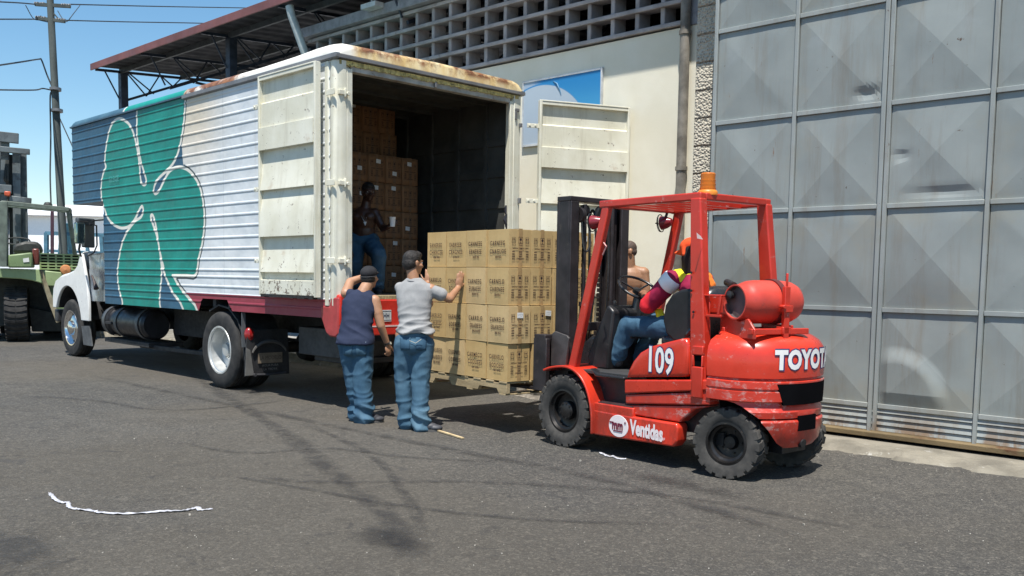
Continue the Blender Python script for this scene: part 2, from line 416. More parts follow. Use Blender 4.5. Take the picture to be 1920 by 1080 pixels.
for y in (10.3, 11.9, 13.6, 15.4, 17.2, 19.2):
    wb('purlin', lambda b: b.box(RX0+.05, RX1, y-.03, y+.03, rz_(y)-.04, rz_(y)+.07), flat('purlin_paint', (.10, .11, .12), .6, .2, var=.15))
def truss(x):
    def fn(b):
        y0, y1 = EY+.06, 19.4
        b.bar((x, y0, rz_(y0)), (x, y1, rz_(y1)), .05, .06)
        lo = lambda y: min(rz_(y)-.05, 5.76+(y-10.35)*.43) if y < 12.2 else rz_(y)-.05-(.0 if y < 12.2 else min(.6, (y-12.2)*.5))
        b.bar((x, 10.36, 5.76), (x, 12.2, 6.55), .05, .06); b.bar((x, 12.3, 6.52), (x, 19.4, 6.0), .05, .06)
        for a, c in ((9.9, 10.25), (10.45, 10.95), (10.5, 11.15), (11.3, 10.95), (11.35, 11.7), (11.9, 11.6)):
            zc = 5.76+(c-10.35)*.43 if c > 10.3 else 5.86
            b.bar((x, a, rz_(a)), (x, c, zc-.05), .028, .028)
        y = 12.8
        while y < 19: b.bar((x, y, rz_(y)), (x, y+.5, 6.5-(y-12.3)*.07), .028, .028); b.bar((x, y+.5, 6.5-(y-12.3)*.07), (x, y+1, rz_(y+1)), .028, .028); y += 1.0
    wb('truss', fn, M_steel)
for x in (-23.7, -21.2, -18.4, -15.5, -12.6, -9.7, -6.6): truss(x)
for x in (-23.7, -18.4): wb('column', lambda b: b.box(x-.09, x+.09, 10.27, 10.45, 0, rz_(10.3)), M_steel, bevel=.01)
wb('downpipe', lambda b: b.tube([(-15.15, 9.70, 6.36), (-15.12, 9.72, 6.2), (-14.95, 10.0, 5.3), (-14.95, 10.1, 4.9), (-14.95, 10.2, 0)], .075, 12), flat('pale_pipe', (.42, .46, .46), .5, var=.15))
def lampf(b): b.box(-13.35, -12.95, 9.95, 10.13, 6.02, 6.10); b.bar((-13.15, 10.04, 6.1), (-13.15, 10.04, 6.4), .03, .03)
fx = MB(); lampf(fx); fl_ = fx.build('floodlight', flat('lamp_housing', (.5, .52, .52), .5)); tag(fl_, 'small grey floodlight hanging under the dark warehouse roof', 'lamp')

# poster on the wall: sky blue board, its shaded part painted in as a grey round shape
pt = thing('wall_poster', 'blue board with a round part painted in shade grey on the cream wall', 'poster', (-9.04, WY, 3.93))
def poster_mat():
    t = NT('shaded_print_board'); x, y, z = t.xyz()
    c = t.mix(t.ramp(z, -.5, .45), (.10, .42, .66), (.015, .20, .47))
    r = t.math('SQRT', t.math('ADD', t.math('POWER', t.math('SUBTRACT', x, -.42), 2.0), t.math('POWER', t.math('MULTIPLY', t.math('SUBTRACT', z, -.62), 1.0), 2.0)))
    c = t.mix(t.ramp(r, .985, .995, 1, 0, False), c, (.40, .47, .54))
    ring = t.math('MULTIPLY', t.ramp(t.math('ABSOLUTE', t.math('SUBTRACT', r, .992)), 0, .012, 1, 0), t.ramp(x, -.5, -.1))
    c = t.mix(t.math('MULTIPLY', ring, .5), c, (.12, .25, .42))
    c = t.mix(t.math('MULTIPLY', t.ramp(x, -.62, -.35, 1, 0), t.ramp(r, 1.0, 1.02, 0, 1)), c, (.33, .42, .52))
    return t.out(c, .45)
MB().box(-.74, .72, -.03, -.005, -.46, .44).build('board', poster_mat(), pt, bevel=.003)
fb = MB()
for a in ((-.76, .745, .44, .47), (-.76, .745, -.49, -.46)): fb.box(a[0], a[1], -.04, -.004, a[2], a[3])
fb.box(.72, .745, -.04, -.004, -.46, .44); fb.box(-.76, -.74, -.04, -.004, -.46, .44); fb.build('frame', flat('poster_frame', (.55, .57, .58), .5), pt)
lm = MB(); lm.tube([(-.16, -.033, .40), (-.08, -.033, .35), (-.03, -.033, .26), (.0, -.033, .18)], [.004, .016, .010, .003], 6)
lm.tube([(.02, -.033, -.10), (.10, -.033, .04), (.16, -.033, .02), (.28, -.033, -.10)], .007, 6); lm.build('motif', flat('poster_motif', (.03, .17, .32), .5), pt)

# ------------------------------------------------------------------ grey steel gate
GY = 8.6
gt = thing('steel_gate', 'tall grey steel gate of creased square panels with rusty bottom rail', 'gate', (-5.43, GY, 0))
def gate_mat(name, base, panel=True):
    t = NT(name); n = t.noise(1.1, 5, .6); st = t.noise(6, 6, .7, (1, 1, .08)); sp = t.noise(9, 9, .72); x, y, z = t.xyz()
    c = t.mix(t.ramp(n, .25, .75), tuple(v*.88 for v in base), tuple(v*1.1 for v in base))
    c = t.mix(t.ramp(st, .47, .72, 0, .6), c, (.22, .20, .165)); c = t.mix(t.math('MULTIPLY', t.ramp(t.noise(1.3, 5, .6), .52, .68), .45), c, (.30, .28, .22))
    c = t.mix(t.ramp(t.noise(2.3, 6, .6), .60, .78, 0, .35), c, (.36, .39, .40))
    c = t.mix(t.ramp(sp, .66, .685, 0, .9), c, (.10, .055, .035)); c = t.mix(t.math('MULTIPLY', t.ramp(t.noise(14, 8, .7, (1, 1, .14)), .66, .72), .8), c, (.20, .10, .05))
    low = t.ramp(z, .03, .46, 1, 0); rs = t.noise(4, 7, .7, (1, 1, .3))
    c = t.mix(t.math('MULTIPLY', low, t.ramp(rs, .42, .56)), c, (.20, .12, .06))
    return t.out(c, t.ramp(n, .3, .7, .42, .58), .08, t.bump(t.noise(1.6, 3), .12, .03, t.bump(t.noise(60, 5), .12, .003)), .5)
M_gate = gate_mat('grey_gate_paint', (.275, .30, .29)); M_gframe = gate_mat('grey_gate_frame', (.315, .34, .33))
M_rust = flat('rusty_rail', (.17, .125, .065), .8, .2, var=.3, scale=3, bump=.4, dirt=(.11, .045, .02), dirtamt=.1, stretch=(.4, 1, 1))
PZ = [.367, 1.258, 2.205, 3.13, 4.06, 4.99, 5.92]
gx = [0.0]; leafs = []
for k in range(11): gx.append(gx[-1]+.905)
fr = MB()
fw_ = .038
for k, x in enumerate(gx):
    if k % 4 == 2:
        fr.box(x-.045, x-.004, -.03, .03, .10, PZ[-1]); fr.box(x+.004, x+.045, -.026, .03, .10, PZ[-1])
    else: fr.box(x-fw_/2, x+fw_/2, -.03, .03, .10, PZ[-1])
for k in range(len(gx)-1):
    a = gx[k]+(.047 if k % 4 == 2 else .023); c = gx[k+1]-(.047 if (k+1) % 4 == 2 else .023)
    for z in PZ: fr.box(a, c, -.027, .027, z-.022, z+.022)
fr.build('frame', M_gframe, gt, bevel=.004)
random.seed(3)
for k in range(len(gx)-1):
    for j in range(len(PZ)-1):
        a, c = gx[k]+(.05 if k % 4 == 2 else .026), gx[k+1]-(.05 if (k+1) % 4 == 2 else .026); z0, z1 = PZ[j]+.024, PZ[j+1]-.024
        N = 48 if (k, j) == (2, 0) else 16; v = []; dep = .030+random.uniform(-.006, .006); ph = random.uniform(0, 99); f = []
        for r_ in range(N+1):                                        # square rings, so the creases run corner to corner
            q = r_/N
            for sdd in range(4):
                for m in range(N):
                    t = -1+2*m/N; X, Z = ((t, -1), (1, t), (-t, 1), (-1, -t))[sdd]; u, w = .5+X*q/2, .5+Z*q/2; e = 1-q; y = -.004-dep*e
                    y += .007*mnoise.noise(Vector((u*2.2+ph, w*2.2, k)))*min(1, e*4)
                    if (k, j) == (2, 0):                              # the bulged, peeling panel
                        rr = math.hypot(u-.18, w-.05); sm = max(0, min(1, (.60-rr)/.20)); y -= .042*sm*sm*(3-2*sm)*min(1, w*6+.2)*min(1, u*8+.2)
                    if (k, j) == (2, 2): y += .020*math.exp(-((w-.09)/.05)**2)*math.exp(-((u-.6)/.35)**2)+.018*math.exp(-(((w-.48)/.05)**2+((u-.12)/.09)**2))
                    if (k, j) == (1, 3): y += .032*math.exp(-(((w-.10)/.06)**2+((u-.84)/.14)**2))
                    v.append((a+(c-a)*u, y, z0+(z1-z0)*w))
        for r_ in range(N):
            for m in range(4*N): f.append((r_*4*N+m, r_*4*N+(m+1) % (4*N), (r_+1)*4*N+(m+1) % (4*N), (r_+1)*4*N+m))
        po = MB().add(v, f).build('panel', M_gate, gt, smooth=0, fix=False); po.data.shade_smooth(); po.data.set_sharp_from_angle(angle=R_(5.0))
lv = MB()
for z in (.138, .194, .250, .306): lv.prism([(-.020, z), (-.004, z+.049), (.01, z+.049), (.01, z), (-.012, z)], 'x', .02, gx[-1])
lv.build('louvre', M_gframe, gt)
MB().prism([(-.06, .075), (.03, .075), (.03, .135), (-.028, .135), (-.028, .128), (-.06, .118)], 'x', -.03, gx[-1]+.03).build('bottom_rail', M_rust, gt, bevel=.004)
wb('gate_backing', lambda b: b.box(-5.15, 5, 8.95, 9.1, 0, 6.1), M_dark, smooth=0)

# ------------------------------------------------------------------ utility pole with wires
D0 = 26.0
def far(px, py, d=D0):
    r = RT*((px-CX)/FOC)-UP*((py-CY)/FOC)+FW; return Vector((0, 0, CAM_H))+r*d
M_pole = flat('weathered_pole', (.085, .10, .095), .9, var=.25, scale=3, bump=.5, dirt=(.09, .09, .085), dirtamt=.04, stretch=(1, 1, .15))
base = far(123, 470); base = Vector((base.x, base.y, 0)); top = far(92, -40)
up_ = thing('utility_pole', 'tall leaning wooden power pole with two crossarms behind the green forklift', 'utility pole', base)
def ub(name, fn, mat, parent=up_, **k):
    b = MB(); fn(b); b.xf(lambda p: p-base); return b.build(name, mat, parent, **k)
ub('pole', lambda b: b.tube([base, base.lerp(top, .5), top+(top-base)*.12], [.115, .10, .085], 14), M_pole)
axd = (far(140, 8)-far(60, 6)).normalized()
for (x0, y0, x1, y1) in ((66, 8, 132, 12), (68, 34, 122, 40)):
    ub('crossarm', lambda b: b.bar(far(x0, y0), far(x1, y1), .07, .09), M_pole)
    for px in (x0+3, x0+14, x1-12, x1-3):
        py = y0+(y1-y0)*(px-x0)/(x1-x0)
        ub('insulator', lambda b: [b.cyl(far(px-4+q*2.2, py-2), far(px-3+q*2.2, py-2), .045-.008*(q % 2), n=8) for q in range(4)], flat('porcelain', (.35, .33, .32), .3))
ub('brace', lambda b: (b.bar(far(76, 30), far(92, 42), .03, .03), b.bar(far(110, 36), far(98, 22), .03, .03)), M_pole)
ub('clamp', lambda b: [b.cyl(far(xx, yy), far(xx, yy+5), .155, n=12) for xx, yy in ((104, 165), (107, 205))], flat('dull_metal', (.2, .2, .2), .5, .6))
M_wire = flat('black_cable', (.045, .05, .055), .6)
def wire(label, pts, r=.018, group=None):
    o = MB().tube(smooth_path(pts, 8), r, 5).build('power_line', M_wire); tag(o, label, 'cable', group); return o
wire('upper power wire running right from the crossarm to the red roof edge', [far(132, 8), far(300, 12, 30), far(470, 15, 36), far(640, 18, 44)])
wire('lower power wire running right from the crossarm across the blue sky', [far(122, 38), far(240, 41, 30), far(395, 44, 34), far(560, 50, 40)])
wire('upper power wire running left from the crossarm out of the picture', [far(66, 8), far(30, 5, 24), far(-60, 1, 21)])
wire('lower power wire running left from the crossarm out of the picture', [far(68, 36), far(30, 36, 24), far(-60, 36, 21)])
wire('slack cable rising from the pole clamp and bending off to the left', [far(100, 168), far(88, 140), far(78, 113), far(72, 111), far(40, 116, 24), far(-40, 128, 22)], .022)
wire('thin cable reaching the pole clamp from the left edge', [far(100, 170), far(80, 166), far(60, 169, 25), far(-40, 168, 22)], .02)
wire('hanging cable dropping straight down beside the pole', [far(97, 170), far(94, 185), far(95, 260), far(94, 330), far(96, 395), far(97, 440)], .022)
wire('thin stay wire slanting from the pole down behind the truck', [far(112, 222), far(122, 244), far(136, 275), far(160, 330)], .016)
wire('short loop of cable hanging between the two crossarms', [far(48, 10, 25), far(62, 34), far(75, 38), far(92, 42)], .012)
wire('short slack jumper cable right of the pole top', [far(108, 20), far(118, 36), far(126, 40), far(136, 28), far(150, 10, 28)], .012)

# ------------------------------------------------------------------ pale building and blue machine in the distance
_p = far(60, 500, 62); fw2 = thing('distant_white_building', 'low bright white building beyond the green forklift', 'building', (_p.x, _p.y, 0), math.atan2(RT.y, RT.x)+.06)
wbm = MB(); wbm.box(-16, 24, 0, 8, 0, 5.1); wbm.build('wall', flat('white_sunlit_wall', (.93, .93, .93), .7, var=.02), fw2, bevel=.05)
rb = MB(); rb.prism([(-.5, 5.1), (8.5, 5.1), (8.5, 5.3), (4, 6.1), (-.5, 5.25)], 'x', -16.5, 24.5); rb.build('roof', flat('white_roof', (.92, .92, .93), .5, var=.02), fw2)
wn = flat('pale_panel', (.84, .86, .88), .5, var=.03)
for k in range(7): MB().box(-14+k*5, -11.4+k*5, -.05, -.01, 1.6, 3.0).build('window', wn, fw2, bevel=.02)
# ================================================================== delivery truck
T = Fr((-8.5, 6.02, 0), -1.42)
trk = thing('delivery_truck', 'old box truck painted with a green clover, rear doors folded open', 'truck', T.o, T.t)
TW = 2.79                                                    # box width
def tp(px, py, y=0): p = T.at(px, py, 'y', y); return (p.x, p.z)
def seg_sd(P, poly):
    """signed distance (negative inside) of points P[n,2] to a closed polygon"""
    P = np.asarray(P, float); V = np.asarray(poly, float); d = np.full(len(P), 1e9); ins = np.zeros(len(P), bool)
    for i in range(len(V)):
        a, b = V[i], V[(i+1) % len(V)]; e = b-a; w = P-a
        t = np.clip((w@e)/(e@e+1e-12), 0, 1); q = w-np.outer(t, e); d = np.minimum(d, np.hypot(q[:, 0], q[:, 1]))
        c = ((a[1] <= P[:, 1]) & (b[1] > P[:, 1])) | ((b[1] <= P[:, 1]) & (a[1] > P[:, 1]))
        xi = a[0]+(P[:, 1]-a[1])/(e[1] if abs(e[1]) > 1e-9 else 1e-9)*e[0]; ins ^= c & (P[:, 0] < xi)
    return np.where(ins, -d, d)
def rnd(poly, n=3):
    """closed smooth curve through the traced points"""
    m = len(poly); out = []
    for i in range(m):
        a, b, c, d = (np.array(poly[(i+k) % m]) for k in (-1, 0, 1, 2))
        for k in range(n):
            t = k/n; out.append(.5*((2*b)+(c-a)*t+(2*a-5*b+4*c-d)*t*t+(3*b-a-3*c+d)*t**3))
    return out
clover = rnd([tp(*p) for p in [(258,150),(257,190),(257,225),(257,250),(260,274),(264,300),(269,318),(274,335),(274.5,344),(270,347.5),(265,343),(263,333),(262,318),(260,300),(256,275),(250,250),(243,235),(233,226),(224,223),(214,228),(207,240),(202,260),(198,285),(197,305),(199,313),(193,328),(190,350),(191,372),(196,391),(203,409),(214,421),(228,427),(243,423),(254,408),(262,391),(267,386),(269,397),(264,408),(253,416),(238,436),(228,461),(222,495),(221,521),(224,544),(230,567),(232,600),(298,600),(299,570),(300,547),(303,512),(300,478),(294,444),(286,420),(282,406),(285,402),(289,408),(294,430),(298,460),(303,484),(308,503),(312,515),(330,516),(350,516),(367,515),(372,485),(379,455),(383,420),(382,390),(376,356),(365,333),(350,318),(333,314),(318,322),(307,341),(298,359),(291,364),(288,358),(290,346),(298,333),(318,314),(331,293),(340,259),(345,222),(347,185),(347,150)]])
stem = [tp(*p) for p in [(305,500),(312,522),(324,548),(338,566),(352,600),(376,600),(365,572),(344,548),(330,528),(318,504)]]
white_r = [tp(*p) for p in [(348,100),(347,185),(345,222),(340,259),(345,330),(367,345),(378,420),(372,480),(366,513),(311,508),(318,525),(333,547),(420,552),(500,556),(660,564),(660,60),(400,60)]]
red_r = [tp(*p) for p in [(322,547.5),(420,552),(500,556),(700,566),(700,700),(377,640),(362,572),(345,556)]]

def truck_paint():
    t = NT('truck_side_paint'); at = lambda n: t.n('Attribute', attribute_name=n).outputs['Fac']
    sd, wd_, rd_ = at('clover'), at('white'), at('red'); x, y, z = t.xyz()
    n = t.noise(1.4, 6, .6); st = t.noise(5, 6, .7, (1, 1, .12)); fn = t.noise(14, 7, .7)
    blue = t.mix(t.ramp(n, .3, .7), (.022, .078, .135), (.038, .115, .185))
    blue = t.mix(t.ramp(st, .55, .8, 0, .35), blue, (.11, .17, .21))
    white = t.mix(t.ramp(n, .3, .7), (.60, .64, .67), (.72, .74, .745))
    white = t.mix(t.math('MULTIPLY', t.ramp(x, -2.1, -3.3), t.ramp(z, 2.4, 3.6)), white, (.66, .58, .46))
    white = t.mix(t.ramp(st, .53, .78, 0, .45), white, (.45, .42, .38))
    c = t.mix(t.ramp(wd_, -.004, .004, 1, 0, False), blue, white)
    red = t.mix(t.ramp(n, .3, .7), (.26, .035, .055), (.34, .055, .08)); red = t.mix(t.ramp(fn, .58, .75, 0, .5), red, (.18, .05, .06))
    c = t.mix(t.ramp(rd_, -.004, .004, 1, 0, False), c, red)
    dk = t.math('MULTIPLY', t.ramp(sd, .048, .055, 1, 0, False), t.ramp(wd_, -.01, .0, 1, 0, False))
    c = t.mix(dk, c, (.03, .05, .06))
    c = t.mix(t.ramp(sd, .024, .031, 1, 0, False), c, t.mix(t.ramp(fn, .6, .7), (.72, .70, .62), (.40, .42, .36)))
    green = t.mix(t.ramp(n, .3, .7), (.004, .185, .150), (.012, .265, .215)); green = t.mix(t.ramp(st, .55, .8, 0, .3), green, (.06, .30, .26))
    c = t.mix(t.ramp(sd, -.020, -.013, 1, 0, False), c, green)
    c = t.mix(t.ramp(t.noise(24, 9, .75), .72, .74, 0, .8), c, (.07, .05, .04))
    seam = t.ramp(t.math('ABSOLUTE', t.math('SUBTRACT', t.math('FRACT', t.math('DIVIDE', t.math('ADD', x, 8.02), 1.22)), .5)), .0, .0035, .55, 0)
    c = t.mix(seam, c, (.09, .09, .09))
    nr = t.bump(t.noise(2.1, 3, .5), .9, .035)
    return t.out(c, t.ramp(n, .3, .7, .42, .55), .0, nr, .35)
M_tpaint = truck_paint()
RIBS = [3.76-.1385*k for k in range(17)]+[1.455, 1.33, 1.225, 1.125]
def rib_y(z):
    for r in RIBS:
        u = abs(z-r)
        if u < .018: return -.0075*math.sqrt(max(0, 1-(u/.018)**2))
    return 0.0
def bottom_z(x):
    if x < -6.43: return 2.60
    if x < -3.25: return 1.0
    if x < -3.13: return 1.0+(x+3.25)/.12*.165
    if x < -2.47: return 1.165
    if x < -2.33: return 1.165-(x+2.47)/.14*.14
    return 1.025
zs = {3.84, 1.0, 1.165, 2.60, 1.025}
for r in RIBS: zs |= {round(r+q, 4) for q in (-.020, -.018, -.014, -.008, 0, .008, .014, .018, .020)} | {round(r-.07, 4), round(r-.045, 4), round(r+.045, 4)}
zs = sorted(z for z in zs if 1.0 <= z <= 3.84)
xs = sorted(set(np.round(np.arange(-7.70, -.115, .035), 4)) | {-6.43, -3.25, -3.13, -2.47, -2.33, -.12})
def side_mesh(name, flip=False):
    b = MB(); idx = {}
    for i, x in enumerate(xs):
        for j, z in enumerate(zs):
            zz = max(z, bottom_z(x)); idx[i, j] = len(b.v); b.v.append((x, (TW-rib_y(zz)) if flip else rib_y(zz), zz))
    for i in range(len(xs)-1):
        xm = (xs[i]+xs[i+1])/2
        for j in range(len(zs)-1):
            if zs[j+1] <= bottom_z(xm)+1e-6: continue
            b.f.append([idx[i, j], idx[i+1, j], idx[i+1, j+1], idx[i, j+1]]); b.m.append(0)
    return b
sb = side_mesh('side_panel'); so_ = sb.build('side_panel', M_tpaint, trk, smooth=50, fix=False)
P2 = np.array([(v[0], v[2]) for v in sb.v])
dc = np.minimum(seg_sd(P2, clover), seg_sd(P2, stem))
for nm, val in (('clover', dc), ('white', seg_sd(P2, white_r)), ('red', seg_sd(P2, red_r))):
    a = so_.data.attributes.new(nm, 'FLOAT', 'POINT'); a.data.foreach_set('value', val.astype(np.float32))
M_twhite = flat('truck_white', (.66, .66, .62), .5, var=.1, bump=.1, dirt=(.3, .22, .15), dirtamt=.01)
so2 = side_mesh('side_panel', True).build('side_panel', M_twhite, trk, smooth=50)
# faint hand-lettered tag on the left leaf
tg = MB(); a0 = T.at(199, 339, 'y', -.019); a1 = T.at(228, 333, 'y', -.019)
put_text(tg, 'GLEIGE', .13, ((a0.x+a1.x)/2, -.0185, (a0.z+a1.z)/2), (1, 0, 0), (0, 0, 1), squeeze=.9); tg.build('lettering', flat('tag_ink', (.08, .36, .33), .5), trk, smooth=0)

# roof cap, drip rail, front wall, floor, inner walls
def roof_mat():
    t = NT('truck_roof_paint'); x, y, z = t.xyz(); n = t.noise(3, 6, .6); r = t.noise(3.2, 9, .72); r2 = t.noise(5.5, 8, .75, (1, .6, 2))
    blue = t.mix(t.ramp(n, .3, .7), (.04, .10, .15), (.07, .15, .20)); teal = t.mix(t.ramp(n, .3, .7), (.006, .23, .19), (.012, .30, .25))
    cream = t.mix(t.ramp(n, .3, .7), (.72, .69, .62), (.82, .80, .74))
    rust = t.mix(t.ramp(r2, .35, .65), (.095, .032, .018), (.34, .15, .06))
    c = t.mix(t.ramp(x, -5.62, -5.58, 0, 1, False), blue, (.75, .73, .66)); c = t.mix(t.ramp(x, -5.56, -5.54, 0, 1, False), c, teal)
    c = t.mix(t.ramp(x, -3.60, -3.58, 0, 1, False), c, cream)
    z1 = t.math('MULTIPLY', t.ramp(x, -3.62, -3.56), t.ramp(x, -2.3, -1.75, 1, 0)); c = t.mix(t.math('MULTIPLY', z1, t.ramp(r, .36, .52)), c, rust)
    rear = t.math('MULTIPLY', t.ramp(x, -.42, -.15), t.ramp(y, .12, .3)); gold = t.mix(t.ramp(t.noise(6, 6, .6, (1, 1, .25)), .3, .7), (.66, .47, .20), (.76, .66, .42))
    c = t.mix(rear, c, gold)
    top = t.ramp(z, 3.86, 3.96); c = t.mix(t.math('MULTIPLY', rear, t.math('MULTIPLY', t.ramp(r, .40, .58), t.ramp(top, 0, 1, .35, 1))), c, rust)
    c = t.mix(t.math('MULTIPLY', rear, t.ramp(t.noise(9, 7, .7, (1, 1, .12)), .60, .72, 0, .8)), c, (.30, .11, .04))
    return t.out(c, .5, 0, t.bump(r, .3, .008), .5)
M_troof = roof_mat()
rc = []
for x, s in ((-7.71, -.06), (-7.70, -.015), (-7.67, .0), (-7.0, 0), (-3.6, 0.0), (-1.6, .0), (-.9, .012), (-.45, .03), (-.2, .03), (-.06, .015), (-.005, -.012), (.02, -.05), (.03, -.09)):
    prof = [(-.008, 3.86), (-.008, 3.885+s*.5), (.012, 3.92+s), (.05, 3.955+s), (.11, 3.975+s), (.22, 3.985+s*.6), (TW/2, 4.0+s*.5)]
    prof += [(TW-q[0], q[1]) for q in prof[-2::-1]]; rc.append([(x, y, z) for y, z in prof])
rb_ = MB(); rb_.loft(rc, True, True); rb_.build('roof', M_troof, trk, smooth=50)
M_rail = flat('drip_rail_grey', (.20, .20, .205), .5, .2, var=.15, scale=3)
rl = MB()
rl.prism([(-.03, 3.845), (.02, 3.835), (.02, 3.865), (-.03, 3.865)], 'x', -7.72, .035); rl.prism([(TW+.03, 3.845), (TW-.02, 3.835), (TW-.02, 3.865), (TW+.03, 3.865)], 'x', -7.72, .035)
rl.build('drip_rail', M_trail if 'M_trail' in globals() else flat('truck_rail_blue', (.05, .10, .15), .5, var=.1), trk)
rl = MB(); rl.prism([(-.038, 3.815), (.0, 3.80), (.0, 3.845), (-.035, 3.86)], 'x', -3.6, .04); rl.prism([(-.12, 3.80), (.045, 3.815), (.045, 3.852), (-.12, 3.85)], 'y', -.03, TW+.03)
rl.build('drip_rail', M_rail, trk, bevel=.003)
fwm = MB(); fwm.box(-7.70, -7.66, .005, TW-.005, 2.6, 3.86); fwm.box(-6.45, -6.40, .005, TW-.005, 1.0, 2.62); fwm.box(-7.66, -6.45, .005, TW-.005, 2.605, 2.63); fwm.build('front_wall', flat('truck_blue_front', (.05, .10, .15), .5), trk)
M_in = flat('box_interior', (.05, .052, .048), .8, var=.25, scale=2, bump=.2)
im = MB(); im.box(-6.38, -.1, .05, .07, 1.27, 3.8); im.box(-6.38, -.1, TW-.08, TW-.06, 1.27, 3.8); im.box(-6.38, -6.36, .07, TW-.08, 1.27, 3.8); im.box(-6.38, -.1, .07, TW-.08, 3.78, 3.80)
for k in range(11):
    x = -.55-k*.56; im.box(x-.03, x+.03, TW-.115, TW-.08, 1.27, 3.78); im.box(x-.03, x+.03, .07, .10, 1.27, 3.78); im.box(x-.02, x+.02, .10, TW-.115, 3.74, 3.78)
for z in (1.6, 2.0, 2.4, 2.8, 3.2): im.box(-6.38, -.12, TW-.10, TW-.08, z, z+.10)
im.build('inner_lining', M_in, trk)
MB().box(-6.40, -.02, .03, TW-.03, 1.17, 1.27).build('floor', flat('truck_floor', (.20, .15, .10), .8, var=.25, scale=5, stretch=(.3, 3, 1)), trk)

# rear frame: posts, header, sill
def cream_mat(name, amt, chips=.0):
    t = NT(name); n = t.noise(2.2, 6, .6); r = t.noise(11, 9, .78); s = t.noise(7, 7, .7, (1, 1, .1)); x, y, z = t.xyz()
    c = t.mix(t.ramp(n, .3, .7), (.64, .615, .49), (.75, .735, .63))
    c = t.mix(t.ramp(s, .50, .78, 0, .6), c, (.40, .36, .26))
    low = t.ramp(z, 1.1, 1.7, .035+chips, 0)
    c = t.mix(t.ramp(t.math('ADD', r, low), .655-amt, .668-amt, 0, .92), c, (.10, .055, .035))
    c = t.mix(t.ramp(t.noise(5, 6), .62, .75, 0, .3), c, (.40, .25, .14))
    return t.out(c, t.ramp(n, .3, .7, .45, .6), 0, t.bump(t.math('ADD', r, t.noise(3, 3)), .25, .008), .4)
M_post = cream_mat('cream_post_paint', .004); M_door = cream_mat('cream_door_paint', .035, .075)
pm = MB(); arc = [(-.13+.0, .0)]
prof = [(-.215, .012), (-.21, -.012), (-.14, -.014), (-.135, .004), (-.12, .004), (-.10, -.006), (-.055, -.012), (-.02, -.002), (.008, .03), (.018, .075), (.018, .115), (-.03, .118), (-.03, .19), (-.10, .19), (-.215, .15)]
pm.prism(prof, 'z', 1.16, 3.80); pm.build('corner_post', M_post, trk, bevel=.006, smooth=60)
pm = MB(); pm.box(-.02, .012, .112, .196, 1.2, 3.72); pm.box(-.024, .016, .125, .132, 1.2, 3.70); pm.build('door_jamb', M_post, trk, bevel=.004)
pm = MB(); pm.prism([(-.125, TW-.012), (-.02, TW+.004), (.012, TW-.02), (.018, TW-.14), (-.03, TW-.15), (-.125, TW-.15)], 'z', 1.16, 3.80); pm.build('corner_post', M_post, trk, bevel=.006)
pm = MB(); pm.box(-.02, .012, TW-.20, TW-.146, 1.2, 3.72); pm.build('door_jamb', M_post, trk, bevel=.004)
hm = MB(); hm.box(-.10, -.004, .19, TW-.19, 3.70, 3.80); hm.build('header', flat('header_grey', (.40, .40, .37), .55, var=.2, scale=5, dirt=(.16, .07, .04), dirtamt=.05), trk, bevel=.004)
hm = MB()
for k in range(80):
    y = .03+k*(TW-.06)/80; hm.box(-.05, .012+random.uniform(-.004, .006), y, y+(TW-.06)/80, 3.755+random.uniform(-.006, .008), 3.803)
hm.build('rusty_edge', flat('ochre_edge', (.60, .50, .20), .8, var=.3, scale=14, bump=.5, dirt=(.12, .07, .03), dirtamt=.1), trk)
sm = MB(); sm.box(-.10, .03, .16, TW-.16, 1.235, 1.275)
for k in range(60): sm.box(.03, .034, .2+k*.04, .215+k*.04, 1.238, 1.272)
sm.build('sill', flat('worn_sill', (.42, .35, .20), .6, .3, var=.2, scale=10), trk)
def hinge(y, z, side):
    b = MB(); s = -1 if side == 'l' else 1
    b.box(-.135, .022, *(sorted((y-.03*s*-1, y+.02*-s*-1))), z-.035, z+.03)
    b.cyl((.03, y+.105*-s, z-.05), (.03, y+.105*-s, z+.045), .014, n=10); b.box(-.01, .034, *sorted((y+.03*-s, y+.12*-s)), z-.028, z+.022)
    b.cyl((.03, y+.135*-s, z-.012), (.055, y+.135*-s, z-.012), .022, n=12)
    return b.build('hinge', M_post, trk, bevel=.004)
for z in (3.46, 2.50, 1.66): hinge(-.012, z, 'l')
DOOR = [(3.77,-.05),(3.735,-.05),(3.735,.0),(3.49,.0),(3.47,-.03),(3.20,-.035),(3.193,-.055),(2.935,-.06),(2.930,.0),(2.66,-.02),(2.475,-.05),(2.468,.0),(2.36,-.02),(2.19,-.05),(1.935,-.06),(1.928,.005),(1.70,-.02),(1.525,-.05),(1.518,.0),(1.44,.0),(1.43,-.05),(1.27,-.05)]
def door_leaf(w, parent, mat, slopes=0):
    """leaf in its own frame: x along the leaf 0..w, inner face toward -y"""
    b = MB(); poly = DOOR+[(1.27, .018), (3.77, .018)]
    b.prism([(y, z) for z, y in poly], 'x', .045, w-.045)
    return b
